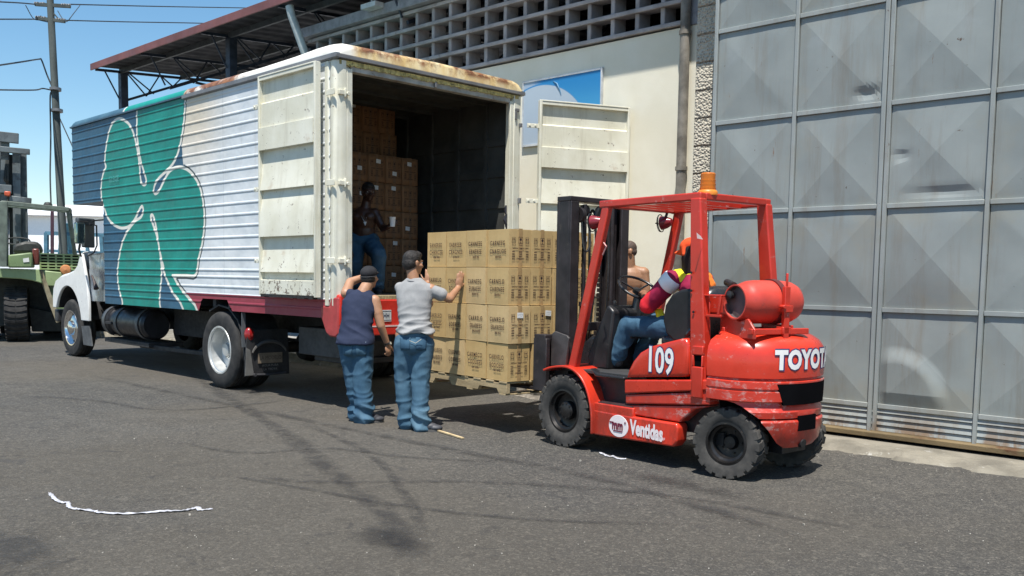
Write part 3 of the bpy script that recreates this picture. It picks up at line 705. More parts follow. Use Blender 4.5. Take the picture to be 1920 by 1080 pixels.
def make_door(name, origin, ang, w, flip, label=None):
    f = MB(); poly = [(y, z) for z, y in DOOR]+[(.018, 1.27), (.018, 3.77)]
    f.prism(poly, 'x', .033, w-.033)
    o = f.build(name, M_door, trk, loc=origin, rot=(0, 0, R_(ang)), smooth=20)
    if label: o['label'] = label
    g = MB(); g.box(0, .032, -.052, .02, 1.25, 3.79); g.box(w-.032, w, -.052, .02, 1.25, 3.79); g.box(.032, w-.032, -.056, .02, 3.772, 3.79)
    g.build('edge_channel', M_post, o, bevel=.004)
    g = MB()
    for k in range(14): g.box(.05+k*(w-.1)/14, .05+(k+.93)*(w-.1)/14, -.058, .012, 1.235+random.uniform(-.006, .008), 1.262)
    g.build('rubber_seal', flat('black_rubber_seal', (.02, .02, .02), .8), o)
    g = MB(); s = 1 if flip else 0
    for z in (3.46, 2.50, 1.66):
        g.box(-.16, .03, -.020, .0, z-.03, z+.025)
        g.cyl((-.13, -.03, z), (-.13, .01, z), .014, n=8); g.cyl((-.05, -.03, z), (-.05, .01, z), .014, n=8)
    g.build('hinge_strap', M_post, o, bevel=.003)
    return o
_dl = T.at(489, 300, 'y', -.10).x
make_door('rear_door', (_dl, -.085, 0), 0, -.205-_dl, False, 'cream rear door folded flat along the side of the box')
make_door('rear_door', (.06, 3.05, 0), 66, 1.30, True, 'cream rear door swung out beside the blue wall poster')
# latch lugs on the posts
lg = MB(); lg.box(.012, .035, TW-.13, TW-.10, 3.50, 3.62); lg.box(.012, .035, TW-.13, TW-.06, 3.60, 3.64); lg.box(.018, .05, TW-.06, TW-.02, 3.41, 3.46); lg.box(.018, .05, TW-.06, TW-.02, 2.45, 2.52); lg.box(-.0, .03, TW/2-.05, TW/2-.02, 3.70, 3.76)
lg.build('latch_lug', M_rail, trk, bevel=.004)
# torn black liner hanging at the right jamb
tl = MB(); pts = [T.at(951, 385+k*9, 'x', -.03) for k in range(6)]
tl.tube([(-.05, p.y+random.uniform(-.03, .01), p.z) for p in pts], [.012, .02, .012, .022, .016, .006], 5); tl.build('torn_liner', flat('torn_plastic', (.03, .03, .04), .5), trk)

# red bumper / tail section
M_bump = flat('bumper_red', (.62, .035, .022), .38, var=.12, scale=4, dirt=(.45, .30, .26), dirtamt=-.04, coat=.2)
M_side_red = flat('side_red', (.40, .05, .05), .45, var=.15, scale=5, dirt=(.5, .35, .3), dirtamt=-.03)
bm_ = MB(); bm_.box(-.06, .05, .12, TW-.12, .94, 1.232); bm_.box(-.06, .065, .12, TW-.12, .83, .925); bm_.build('tail_board', M_bump, trk, bevel=.012)
bm_ = MB(); bm_.box(-.02, .068, .13, TW-.13, .925, .938); bm_.build('white_stripe', flat('stripe_pink_white', (.78, .55, .50), .5), trk)
for s in (0, 1):
    f = lambda y: TW-y if s else y
    b = MB(); ring = []
    b.prism([(f(q[1]), q[0]) for q in ()] or [(-.30, 1.03), (-.27, .985), (-.20, .86), (-.12, .82), (-.0, .82), (.045, .86), (.05, 1.26), (-.10, 1.26), (-.12, 1.16), (-.30, 1.16)], 'y', f(-.01), f(.13))
    b.build('tail_corner', M_side_red, trk, bevel=.02, seg=3)
    b = MB(); b.box(-.02, .058, *sorted((f(.0), f(.12))), .94, 1.29); b.build('tail_corner', M_bump, trk, bevel=.025, seg=3)
pl = MB(); pl.box(.052, .058, .50, .70, .985, 1.115); plo = pl.build('number_plate', flat('plate_white', (.62, .64, .62), .5), trk)
pq = MB(); put_text(pq, 'C HH', .075, (.0602, .60, 1.05), (0, 1, 0), (0, 0, 1), bold=.002, squeeze=.8); pq.box(.0585, .0600, .505, .695, 1.0, 1.004); pq.box(.0585, .0600, .505, .695, 1.1, 1.104); pq.build('lettering', flat('plate_ink', (.08, .09, .12), .5), plo, smooth=0)

# chassis
M_blk = flat('chassis_black', (.022, .022, .024), .7, var=.3, bump=.2, dirt=(.07, .06, .05), dirtamt=.03)
ch = MB()
for y in (.90, 1.80): ch.box(-9.3, -.2, y, y+.08, .72, .98)
for k in range(15): ch.box(-6.3+k*.42, -6.22+k*.42, .05, TW-.05, 1.06, 1.17)
for x in (-8.9, -7, -5, -3.7, -1.9, -.5): ch.box(x-.05, x+.05, .98, 1.80, .78, .92)
ch.build('chassis_frame', M_blk, trk)
ax = MB(); ax.cyl((-2.73, .5, .5), (-2.73, 2.3, .5), .075, n=14); ax.lathe((-2.73, 1.2, .5), (0, 1, 0), [(.05, 0), (.18, .06), (.22, .2), (.18, .34), (.05, .4)], 18); ax.tube([(-2.73, 1.4, .5), (-5, 1.36, .62), (-7.2, 1.36, .75)], .06, 10)
ax.build('rear_axle', M_blk, trk)
ax = MB(); ax.bar((-8.6, .45, .48), (-8.6, 2.35, .48), .12, .10); ax.build('front_axle', M_blk, trk)
sp_ = MB()
for y in (.72, 2.0):
    for k in range(6): sp_.bar((-3.4+.07*k, y, .66-.015*k), (-2.06-.07*k, y, .66-.015*k), .08, .013)
sp_.build('leaf_spring', M_blk, trk)
eb = MB(); eb.box(-1.7, -1.1, 1.0, 1.7, .62, .95); eb.box(-1.5, -.6, .45, 1.35, .52, .86); eb.box(-1.3, -.55, .55, 1.2, .45, .52); eb.build('battery_box', flat('dark_grey_box', (.05, .05, .052), .6, var=.2), trk, bevel=.01)

# tyres and rims
def tyre_mat(name, col, dust):
    t = NT(name); n = t.noise(7, 6, .65); c = t.mix(t.ramp(n, .35, .7), col, dust); return t.out(c, t.ramp(n, .3, .7, .75, .9), 0, t.bump(t.noise(70, 4), .2, .003), .3)
M_tyre = tyre_mat('road_tyre', (.022, .022, .023), (.052, .050, .048)); M_tyre2 = tyre_mat('dusty_tyre', (.04, .038, .036), (.095, .088, .08))
M_rim = flat('silver_rim', (.58, .59, .58), .42, .55, var=.06, scale=5)
M_chrome = flat('chrome', (.72, .72, .72), .12, 1.0, var=.08)
def road_wheel(parent, c, w, s, deep=True, R=.5, chrome=False):
    """s=-1: outer side faces -y"""
    b = MB(); hw = w/2
    prof = [(R*.60, -hw*.92), (R*.66, -hw*1.0), (R*.80, -hw*1.04), (R*.93, -hw*.98), (R*.975, -hw*.86), (R, -hw*.7)]
    for g in (-.36, 0, .36): prof += [(R, hw*(g-.05)), (R-.012, hw*(g-.03)), (R-.012, hw*(g+.03)), (R, hw*(g+.05))]
    prof += [(R, hw*.7), (R*.975, hw*.86), (R*.93, hw*.98), (R*.80, hw*1.04), (R*.66, hw), (R*.60, hw*.92)]
    t = b.lathe(c, (0, 1, 0), prof, 56).build('tyre', M_tyre, parent, smooth=28)
    r = MB(); q = R*.60; o = s*hw; c = Vector(c)
    if deep: pr = [(q+.015, o*.95), (q+.012, o*1.0), (q-.008, o*1.0), (q-.012, o*.86), (q-.03, o*.80), (q-.045, -o*.35), (q-.10, -o*.5), (.13, -o*.5), (.12, -o*.1), (.085, o*.05), (.08, o*.3), (.0, o*.32)]
    else: pr = [(q+.015, o*.95), (q+.012, o*1.02), (q-.01, o*1.0), (q-.03, o*.7), (q-.06, o*.55), (q-.09, o*.72), (.13, o*.8), (.12, o*1.1), (.07, o*1.25), (.0, o*1.27)]
    r.lathe(c, (0, 1, 0), pr, 48)
    for k in range(10):
        a = 2*PI*k/10; p = c+Vector((math.cos(a)*.105, o*(.0 if deep else .82), math.sin(a)*.105)); r.cyl(p, p+Vector((0, o*.12 if deep else o*.15, 0)), .012, n=6)
    ro = r.build('rim', M_chrome if chrome else M_rim, parent, smooth=35)
    if not deep:
        h = MB()
        for k in range(6):
            a = 2*PI*(k+.5)/6; p = c+Vector((math.cos(a)*.2, o*.56, math.sin(a)*.2)); h.cyl(p, p+Vector((0, o*.10, 0)), .048, n=10)
        h.build('hand_hole', M_blk, parent)
    return ro
for (x, y, w, s, deep, chrome) in ((-2.73, .145, .25, -1, True, False), (-2.73, .44, .25, 1, True, False), (-2.73, TW-.145, .25, 1, True, False), (-2.73, TW-.44, .25, -1, True, False), (-8.60, .36, .27, -1, False, True), (-8.60, TW-.36, .27, 1, False, True)):
    wl = thing('wheel', None, None, (x, y, .502)); wl.parent = trk; road_wheel(wl, (0, 0, 0), w, s, deep, .502, chrome)

# mud flap, lamp and plate behind the rear wheels
mf = MB(); ring = []
for k in range(9):
    a = R_(200-k*26); ring.append((-2.73+math.cos(a)*.62, .5+math.sin(a)*.60))
mg = MB(); inner = [(-2.73+(x+2.73)*.965, .5+(z-.5)*.965) for x, z in ring]
mg.prism(ring[3:]+inner[3:][::-1], 'y', .05, .58); mg.build('mudguard', M_blk, trk)
mf.prism([(.04, .80), (.60, .80), (.62, .22), (-.01, .22), (-.0, .5)], 'x', -2.02, -2.0); mfo = mf.build('mudflap', M_blk, trk)
mm = MB(); mm.prism([(-.01, .23), (.11, .23), (.06, .55), (.01, .58)], 'x', -1.998, -1.99); mm.build('flap_corner', flat('grey_rubber', (.16, .155, .145), .7), mfo)
mm = MB(); mm.box(-1.998, -1.985, .17, .51, .375, .505); mm.build('flap_plate', flat('brown_plate', (.20, .155, .11), .6, var=.2), mfo)
mm = MB(); put_text(mm, 'LA MODELO', .07, (-1.983, .34, .44), (0, 1, 0), (0, 0, 1), squeeze=.8); mm.build('lettering', flat('dark_brown_ink', (.07, .05, .04), .7), mfo, smooth=0)
mm = MB(); put_text(mm, 'AGUA PURA', .042, (-1.99, .34, .345), (0, 1, 0), (0, 0, 1)); put_text(mm, 'LA TROYA', .042, (-1.99, .34, .295), (0, 1, 0), (0, 0, 1)); mm.build('lettering', flat('pale_ink', (.25, .24, .22), .7), mfo, smooth=0)
mm = MB(); mm.tube([(-1.99, .12, .235), (-1.97, .3, .23), (-1.985, .56, .24)], .014, 8); mm.cyl((-1.985, .115, .235), (-1.96, .115, .235), .02, n=10); mm.build('flap_bar', flat('dull_bar', (.10, .10, .11), .4, .5), mfo)
mm = MB(); arcp = [(-1.985, .33+math.cos(R_(a))*.25, .46+math.sin(R_(a))*.19) for a in range(20, 165, 12)]; mm.tube(arcp, [.012+.012*math.sin(PI*k/(len(arcp)-1)) for k in range(len(arcp))], 6); mm.build('flap_trim', flat('flap_trim', (.09, .085, .08), .6), mfo)
lm_ = MB(); lm_.lathe((-2.03, .07, .74), (1, -.35, 0), [(.0, .045), (.035, .04), (.055, .02), (.06, .0), (.06, -.03)], 20); lm_.xf(lambda p: Vector((p.x, p.y, .74+(p.z-.74)*1.5))); lmo = lm_.build('marker_lamp', flat('red_lens', (.30, .012, .012), .25, coat=.5), trk)
br = MB(); br.bar((-2.10, .03, 1.02), (-2.10, .03, .58), .05, .012, (1, 0, 0)); br.build('flap_bracket', flat('grey_bracket', (.10, .11, .12), .5), trk)

# fuel tank and straps on the near side
tk = MB(); tk.lathe((-6.98, .36, .70), (1, 0, 0), [(0, 0), (.20, .0), (.235, .03), (.235, .20), (.20, .215), (.20, .42), (.235, .435), (.24, .60), (.23, .9), (.235, 1.55), (.2, 1.6), (0, 1.6)], 28)
tk.build('fuel_tank', flat('tank_black', (.03, .03, .034), .38, .3, var=.25, scale=5), trk)
tk = MB()
for x in (-6.88, -6.42, -5.6): tk.lathe((x, .36, .70), (1, 0, 0), [(.243, 0), (.25, 0), (.25, .09), (.243, .09)], 28, closed=True)
tk.build('tank_strap', flat('tank_strap_grey', (.11, .115, .12), .5, .4), trk)
tk = MB(); tk.box(-6.75, -6.50, .105, .16, .66, .70); tk.box(-7.0, -5.3, .2, .75, .36, .43); tk.bar((-5.8, .3, .36), (-3.6, .3, .38), .06, .06); tk.box(-5.3, -3.9, .6, .9, .55, .95); tk.build('side_step', M_blk, trk, bevel=.005)
mfr = MB(); mfr.prism([(-8.08, .56), (-7.72, .58), (-7.62, .24), (-8.0, .24)], 'y', .22, .24); mfr.build('mudflap', flat('grey_flap', (.09, .095, .10), .7, var=.2), trk)

# cab, hood, fenders, mirrors
M_hood = flat('hood_white', (.80, .80, .78), .35, var=.04, dirt=(.5, .46, .4), dirtamt=-.05, coat=.3)
M_cab = flat('cab_grey_panel', (.33, .36, .39), .35, .2, var=.15, scale=3)
hood = MB(); rings = []
for x, zt, zs_, yo in ((-9.38, 1.20, 1.05, .62), (-9.33, 1.36, 1.15, .46), (-9.15, 1.46, 1.22, .40), (-8.7, 1.56, 1.36, .38), (-8.2, 1.68, 1.5, .36), (-7.85, 1.80, 1.62, .34), (-7.45, 1.86, 1.7, .33)):
    h = [(x, max(yo, .5), 1.22 if x > -9.3 else zs_), (x, yo+.02, max(zs_, 1.28) if x > -9.3 else zs_+.02), (x, yo+.10, zt-.05), (x, yo+.32, zt+.06), (x, TW/2, zt+.10)]
    h += [(x, TW-p[1], p[2]) for p in h[-2::-1]]; rings.append(h)
hood.loft(rings, True, True); hood.build('hood', M_hood, trk, smooth=40, bevel=.01)
def fender(s):
    f = lambda y: TW-y if s else y
    b = MB(); out = []; A = []
    C = (-8.60, .52)
    for k in range(17):
        a = R_(11.2+k*(153.6-11.2)/16); A.append((C[0]-.03+math.cos(a)*.64, C[1]+math.sin(a)*.72))
    O = [(-7.66, .66), (-7.66, .95), (-7.72, 1.30), (-7.86, 1.66), (-7.93, 1.80), (-8.0, 1.76), (-8.12, 1.60), (-8.3, 1.50), (-8.6, 1.44), (-8.95, 1.40), (-9.2, 1.32), (-9.32, 1.18), (-9.36, 1.0), (-9.36, .84)]
    b.prism(O+A[::-1], 'y', f(.19), f(.24))
    o = b.build('fender', M_hood, trk, bevel=.012, seg=3, smooth=40)
    t = MB(); TT = O[4:13]; n = len(TT)                          # the fender's rounded crown, running in to the hood
    v = [(x, f(.20), z) for x, z in TT]+[(x, f(.235), z+.03) for x, z in TT]+[(x, f(.46), z+.05) for x, z in TT]
    t.add(v, [(r*n+i, r*n+i+1, (r+1)*n+i+1, (r+1)*n+i) for r in (0, 1) for i in range(n-1)]); t.build('fender_top', M_hood, o, solid=.01, smooth=60)
    w = MB(); w.box(-9.15, -8.0, *sorted((f(.62), f(.85))), .45, 1.25); w.prism([(C[0]+(x-C[0])*1.0, z) for x, z in A]+[(C[0]+(x-C[0])*1.02, z+.02) for x, z in A[::-1]], 'y', f(.245), f(.8)); w.build('wheel_house', M_blk, o)
fender(0); fender(1)
cb = MB(); cb.prism([(-7.66, 1.0), (-6.47, 1.0), (-6.47, 1.84), (-7.74, 1.80), (-7.70, 1.4)], 'y', .27, TW-.27); cb.build('cab', M_cab, trk, bevel=.02, seg=3)
dr = MB()
for k in range(24):
    pass
N = 22; v = []
for i in range(N+1):
    for j in range(N+1):
        u, w = i/N, j/N; x = -7.70+u*1.22+(.0 if w > .2 else 0); z = 1.0+w*.80+.02*u; x -= .05*w*(1-u)
        v.append((x, .25-.022*mnoise.noise(Vector((u*3+w*2.5, w*2.0-u*1.5, 5)))-.01*mnoise.noise(Vector((u*9+w*6, w*5, 1))), z))
dr.add(v, [(i*(N+1)+j, (i+1)*(N+1)+j, (i+1)*(N+1)+j+1, i*(N+1)+j+1) for i in range(N) for j in range(N)]); dr.build('cab_door', flat('crumpled_grey_door', (.30, .33, .36), .28, .55, var=.2, scale=4), trk, smooth=60, fix=False)
cw = MB()
for y in (.36, TW-.36): cw.bar((-7.05, y, 1.84), (-6.75, y, 2.50), .06, .06); cw.bar((-6.50, y, 1.84), (-6.5, y, 2.50), .06, .06)
cw.box(-6.78, -6.46, .33, TW-.33, 2.48, 2.58); cw.build('cab_pillar', flat('cab_blue_trim', (.05, .10, .16), .5), trk, bevel=.01)
gl = MB(); gl.add([(-7.05, .4, 1.85), (-7.05, TW-.4, 1.85), (-6.77, TW-.4, 2.49), (-6.77, .4, 2.49)], [(0, 1, 2, 3)])
def glass_mat(name='window_glass', tint=(.75, .82, .84), rough=.03):
    t = NT(name); m = t.n('MixShader'); f = t.n('Fresnel'); tr = t.n('BsdfTransparent'); g = t.n('BsdfGlossy'); g.inputs['Roughness'].default_value = rough
    tr.inputs[0].default_value = (*tint, 1); f.inputs[0].default_value = 1.5
    t.t.links.new(f.outputs[0], m.inputs[0]); t.t.links.new(tr.outputs[0], m.inputs[1]); t.t.links.new(g.outputs[0], m.inputs[2])
    t.t.links.new(m.outputs[0], t.t.nodes['Material Output'].inputs[0]); return t.m
M_glass = glass_mat()
gl.build('windscreen', M_glass, trk, smooth=0)
bp = MB(); bp.box(-9.62, -9.45, .30, TW-.30, .58, .80); bp.prism([(-9.62, .34), (-9.30, .22), (-9.22, .22), (-9.22, .34), (-9.45, .42)], 'z', .58, .80); bp.build('front_bumper', flat('bumper_black', (.035, .035, .037), .5), trk, bevel=.02)
gr = MB(); gr.box(-9.45, -9.40, .55, TW-.55, .90, 1.36)
for k in range(6): gr.box(-9.47, -9.44, .58, TW-.58, .94+k*.07, .97+k*.07)
gr.build('grille', flat('grille_dark', (.06, .06, .06), .4, .5), trk)
lt = MB(); lt.lathe((-8.72, .19, 1.16), (0, -1, 0), [(.06, 0), (.055, .02), (.03, .035), (0, .04)], 18); 
hk = MB(); hk.tube([tp(*p)[:1]+(.175,)+tp(*p)[1:] for p in ((152, 517), (155, 524), (158, 534), (160, 541))], [.018, .02, .03, .045], 8); hk.build('hood_latch', flat('latch_rubber', (.05, .035, .035), .6), trk)
mir = MB(); 
m = lambda px, py, y=-.12: T.at(px, py, 'y', y)
a, b_ = m(155, 418), m(173, 463)
def mbox(px0, py0, px1, py1, y0, dx, mat, name, parent=trk):
    p = T.at(px0, py0, 'y', y0); q = T.at(px1, py1, 'y', y0); z1, z0 = max(p.z, q.z), min(p.z, q.z); h = abs(q.x-p.x)
    c = MB(); c.box(-.035, .035, -h*.36, h*.36, -(z1-z0)/2, (z1-z0)/2)
    return c.build(name, mat, parent, bevel=.02, seg=3, loc=((p.x+q.x)/2, y0, (z0+z1)/2), rot=(0, 0, R_(30)))
mo = mbox(157, 421, 173, 464, .0, .06, flat('mirror_shell', (.09, .10, .10), .4), 'side_mirror')
mg_ = mbox(143, 418, 155, 457, -.30, .06, flat('mirror_glass', (.28, .36, .34), .12, .9, var=.05), 'side_mirror')
mbox(148, 410, 172, 421, -.10, .06, flat('lamp_housing_dark', (.07, .08, .09), .4), 'side_mirror')
at_ = MB(); P = lambda px, py, y: tuple(T.at(px, py, 'y', y))
at_.tube([P(172, 414, -.1), P(184, 413, .1), P(197, 412, .3)], .012, 6)
at_.tube([P(140, 460, -.3), P(139, 430, -.3), P(141, 418, -.3), P(150, 415, -.25), P(165, 416, -.1)], .012, 6)
at_.tube([P(152, 480, .1), P(148, 468, -.1), P(150, 458, -.2)], .018, 6); at_.tube([P(168, 420, -.05), P(181, 423, .1), P(182, 460, .15), P(176, 474, .2), P(164, 480, .25)], .012, 6)
at_.build('mirror_arm', M_blk, trk)
# ================================================================== red forklift
K = Fr((-5.446, 6.275, 0), -6)
fk = thing('red_forklift', 'red counterbalance forklift numbered 109 lifting the stacked pallet', 'forklift', K.o, K.t)
def kp(px, py, y=.05): p = K.at(px, py, 'y', y); return (p.x, p.z)
KC = 0.575
def red_mat(name, wear=.0, base=(.62, .040, .018), dull=0):
    t = NT(name); n = t.noise(2.0, 6, .6); w = t.noise(13, 9, .78, (1, 1, 1.6)); w2 = t.noise(2.6, 5, .6); sc_ = t.noise(24, 7, .7, (.12, .12, 1.8)); x, y, z = t.xyz()
    c = t.mix(t.ramp(n, .3, .7), tuple(v*.80 for v in base), tuple(min(1, v*1.12) for v in base))
    m = t.math('MULTIPLY', t.ramp(w, .60-wear*1.4, .66-wear*1.4), t.ramp(w2, .46-wear, .62-wear*.5))
    c = t.mix(t.math('MULTIPLY', m, .75), c, (.50, .30, .27))
    c = t.mix(t.math('MULTIPLY', t.ramp(sc_, .72-wear*.5, .76-wear*.5), .7), c, (.62, .45, .40))
    c = t.mix(t.ramp(t.noise(19, 8, .75), .70, .72, 0, .8), c, (.08, .03, .025))
    c = t.mix(t.ramp(t.noise(3.4, 6, .65), .56, .78, 0, .3+dull), c, (.30, .05, .04))
    gr_ = t.math('MULTIPLY', t.ramp(z, .75, .25), t.ramp(t.noise(4.5, 8, .72, (1, 1, .5)), .44, .62)); c = t.mix(t.math('MULTIPLY', gr_, .55), c, (.10, .03, .022))
    return t.out(c, t.math('ADD', t.ramp(n, .3, .7, .24+dull*.3, .36+dull*.3), t.math('MULTIPLY', m, .3)), 0, t.bump(t.noise(2.2, 3), .12, .02, t.bump(w, .10, .003)), .5, .25)
M_fred = red_mat('forklift_red', 0.0); M_fworn = red_mat('forklift_red_worn', .055, (.55, .040, .022), .2); M_fguard = red_mat('guard_red', .02, (.52, .032, .016), .1)
M_fblk = flat('forklift_black', (.018, .018, .02), .45, .1, var=.3, dirt=(.06, .055, .05), dirtamt=.02)
M_mast = flat('mast_dark', (.038, .032, .034), .42, .3, var=.3, scale=4, bump=.1, dirt=(.09, .07, .06), dirtamt=.02)
M_plas = flat('black_plastic', (.022, .022, .024), .30, var=.2, coat=.2)
YS0, YS1 = .06, 1.09                                          # body sides
def both(fn):                                                 # near side and its mirror
    for s in (0, 1): fn(lambda y: 2*KC-y if s else y, s)

# lower side skirts with lettering
def skirt(f, s):
    P = [kp(*p, .04) for p in ((1113, 768), (1180, 780), (1268, 794), (1272, 802), (1270, 828), (1262, 838), (1200, 828), (1113, 815))]
    b = MB(); b.prism(P, 'y', f(.035), f(.16)); o = b.build('side_skirt', M_fred, fk, bevel=.014, seg=3, smooth=50)
    if s == 0:
        d = MB(); c = kp(1159, 799, .03); d.lathe((c[0], .0325, c[1]), (0, -1, 0), [(0, .0), (.098, .0), (.10, -.002)], 40); d.xf(lambda p: Vector((c[0]+(p.x-c[0])*1.12, p.y, c[1]+(p.z-c[1])*.93)))
        d.build('decal_disc', flat('decal_white', (.80, .72, .72), .5, var=.04), o, smooth=0)
        d = MB(); put_text(d, 'mm', .105, (c[0]-.008, .0285, c[1]+.005), (1, 0, -.02), (0, 0, 1), bold=.005, squeeze=.78); d.box(c[0]-.055, c[0]+.05, .0285, .029, c[1]-.048, c[1]-.038); d.box(c[0]-.10, c[0]-.055, .0285, .029, c[1]+.018, c[1]+.032); d.cyl((c[0]+.078, .029, c[1]+.035), (c[0]+.078, .0285, c[1]+.035), .009, n=12)
        d.build('emblem', flat('emblem_maroon', (.16, .012, .04), .5), o, smooth=0)
        a = kp(1178, 802, .03); e = kp(1247, 815, .03); d = MB()
        put_text(d, 'Ventidas', .165, ((a[0]+e[0])/2, .0285, (a[1]+e[1])/2), (1, 0, -.045), (0, 0, 1), bold=.0075, squeeze=.62)
        a = kp(1218, 819, .03); e = kp(1246, 823, .03); put_text(d, 'MORE SHOP', .036, ((a[0]+e[0])/2, .0285, (a[1]+e[1])/2), (1, 0, -.04), (0, 0, 1), squeeze=.85)
        d.build('lettering', flat('decal_white', (.8, .72, .72), .5), o, smooth=0)
both(skirt)
# main body behind/above: centre block, step recess, layered side panels
b = MB(); b.box(.15, 1.6, .17, .98, .30, .70); b.build('chassis', M_fblk, fk)
def stepf(f, s):
    P = [kp(1115, 753, .05), kp(1177, 762, .05)]
    b = MB(); z = P[0][1]; b.box(.36, .82, *sorted((f(.04), f(.30))), z-.09, z-.004); b.build('step_box', M_fred, fk, bevel=.01)
    b = MB(); b.box(.40, .80, *sorted((f(.05), f(.29))), z-.004, z+.004)
    for k in range(9): b.box(.41, .79, *sorted((f(.06+k*.026), f(.068+k*.026))), z+.004, z+.009)
    b.build('step_tread', flat('step_grip', (.06, .03, .03), .8, var=.3), fk)
    b = MB(); b.box(.14, .86, *sorted((f(.27), f(.31))), z, .69); b.build('step_riser', M_fred, fk)
    for i, (q, yy) in enumerate((([(1172, 712), (1328, 712), (1328, 732), (1172, 738)], .040), ([(1172, 740), (1329, 735), (1330, 760), (1172, 757)], .052), ([(1172, 760), (1330, 762), (1300, 768), (1283, 782), (1272, 792), (1172, 776)], .064))):
        b = MB(); b.prism([kp(*p, .05) for p in q], 'y', f(yy), f(.30)); b.build('side_panel', M_fworn if i else M_fred, fk, bevel=.012, seg=3, smooth=45)
both(stepf)
b = MB(); b.box(-.05, .90, .10, 1.05, .675, .705); b.build('floor_plate', flat('floor_mat', (.035, .035, .036), .7, bump=.3), fk, bevel=.006)
b = MB(); b.prism([kp(*p, .06) for p in ((1108, 690), (1122, 700), (1172, 707), (1172, 712), (1118, 706))], 'y', .045, .12); b.build('sill_edge', M_plas, fk, bevel=.008)
# seat deck with the number
def deck(f, s):
    P = [kp(*p) for p in ((1175, 708), (1179, 694), (1187, 678), (1201, 661), (1222, 649), (1252, 641), (1281, 634), (1288, 636), (1292, 646), (1293, 702), (1286, 707))]
    b = MB(); ins = []
    cx_, cz_ = sum(p[0] for p in P)/len(P), sum(p[1] for p in P)/len(P)
    for y, k in ((.30, 1.0), (.085, 1.0), (.062, .992), (.048, .97), (.042, .93), (.038, .80), (.036, .5)):
        ins.append([(cx_+(x-cx_)*k, f(y), cz_+(z-cz_)*k) for x, z in P])
    b.loft(ins, True, True); o = b.build('seat_deck', M_fred, fk, smooth=50)
    if s == 0:
        c0 = kp(1213, 679, .034); c1 = kp(1262, 677, .034); M_num = flat('number_white', (.82, .80, .78), .5, var=.03); M_out = flat('number_outline', (.03, .03, .14), .5)
        for nm, m, bo, y in (('number_outline', M_out, .0155, .0325), ('number', M_num, .0065, .0305)):
            d = MB(); put_text(d, '109', .285, ((c0[0]+c1[0])/2, y, (c0[1]+c1[1])/2), (1, 0, -.03), (0, 0, 1), bold=bo, squeeze=.68, spacing=1.02); d.build(nm, m, o, smooth=0)
both(deck)
b = MB(); b.box(.78, 1.42, .30, .85, .70, .96); b.build('engine_cover', M_fblk, fk, bevel=.03)
# counterweight: stacked plan rings
def plan(x0, xe, y0, rx, ry, n=14):
    y1 = 2*KC-y0; P = [(x0, y0)]
    for k in range(n+1): a = PI/2*k/n; P.append((xe-rx+rx*math.sin(a), y0+ry-ry*math.cos(a)))
    for k in range(n+1): a = PI/2*k/n; P.append((xe-rx+rx*math.cos(a), y1-ry+ry*math.sin(a)))
    P.append((x0, y1)); return P
def cwl(levels, name, mat, **k):
    b = MB(); b.loft([[(x, y, z) for x, y in plan(*pl)] for z, pl in levels], True, True); return b.build(name, mat, fk, **k)
CWX = 1.565
up = [(.775, (CWX, 2.085, .055, .42, .50)), (.785, (CWX, 2.108, .04, .42, .50)), (.86, (CWX, 2.115, .036, .42, .51)), (.95, (CWX, 2.112, .038, .42, .51)), (1.01, (CWX, 2.10, .05, .42, .50)), (1.055, (CWX+.003, 2.07, .075, .42, .47)), (1.09, (CWX+.02, 2.02, .12, .42, .42)), (1.115, (CWX+.06, 1.96, .18, .40, .36)), (1.13, (CWX+.12, 1.87, .27, .36, .27)), (1.135, (CWX+.2, 1.75, .40, .25, .17))]
cw_ = cwl(up, 'counterweight_top', M_fred, smooth=50)
def plan2(x0, xe, y0, rx, ry, n=14):
    """as plan(), but cut off straight at x0 where the wheel arch eats into the curve"""
    y1 = 2*KC-y0; a0 = math.asin(max(0, min(.98, (x0-(xe-rx))/rx))); P = [(x0, y0+ry-ry*math.cos(a0)+(0 if a0 else 0))]
    for k in range(n+1): a = a0+(PI/2-a0)*k/n; P.append((xe-rx+rx*math.sin(a)+(1e-4 if k == 0 else 0), y0+ry-ry*math.cos(a)))
    return P+[(x, 2*KC-y) for x, y in P[::-1]]
def arch(z): return 1.70+math.sqrt(max(0, .335**2-(z-.27)**2)) if z < .604 else CWX
def lv2(z, d, y=.0): return (z, (arch(z), 2.112-d, .038+d*.8+y, .42, .50))
def cw2(zs_, name, mat):
    b = MB(); b.loft([[(x, y, pl[0]) for x, y in plan2(*pl[1])] for pl in zs_], True, True); return b.build(name, mat, fk, smooth=32)
cw2([lv2(.606, .012), lv2(.612, .002), lv2(.684, .0), lv2(.69, .014), lv2(.70, .014), lv2(.706, .0), lv2(.757, .0), lv2(.766, .018), lv2(.777, .022)], 'counterweight_band', M_fworn)
cw2([lv2(.478, .03), lv2(.484, .012), lv2(.53, .006), lv2(.57, .022), lv2(.592, .03), lv2(.603, .03)], 'counterweight_band', M_fworn)
cw2([lv2(.245, .07), lv2(.255, .045), lv2(.30, .018), lv2(.40, .004), lv2(.455, .0), lv2(.467, .008), lv2(.474, .03)], 'counterweight_foot', M_fworn)
b = MB(); b.box(1.40, 2.0, .42, .73, .20, .60); b.box(1.58, 1.66, .15, 1.0, .24, .34); b.build('steer_axle', M_fblk, fk)
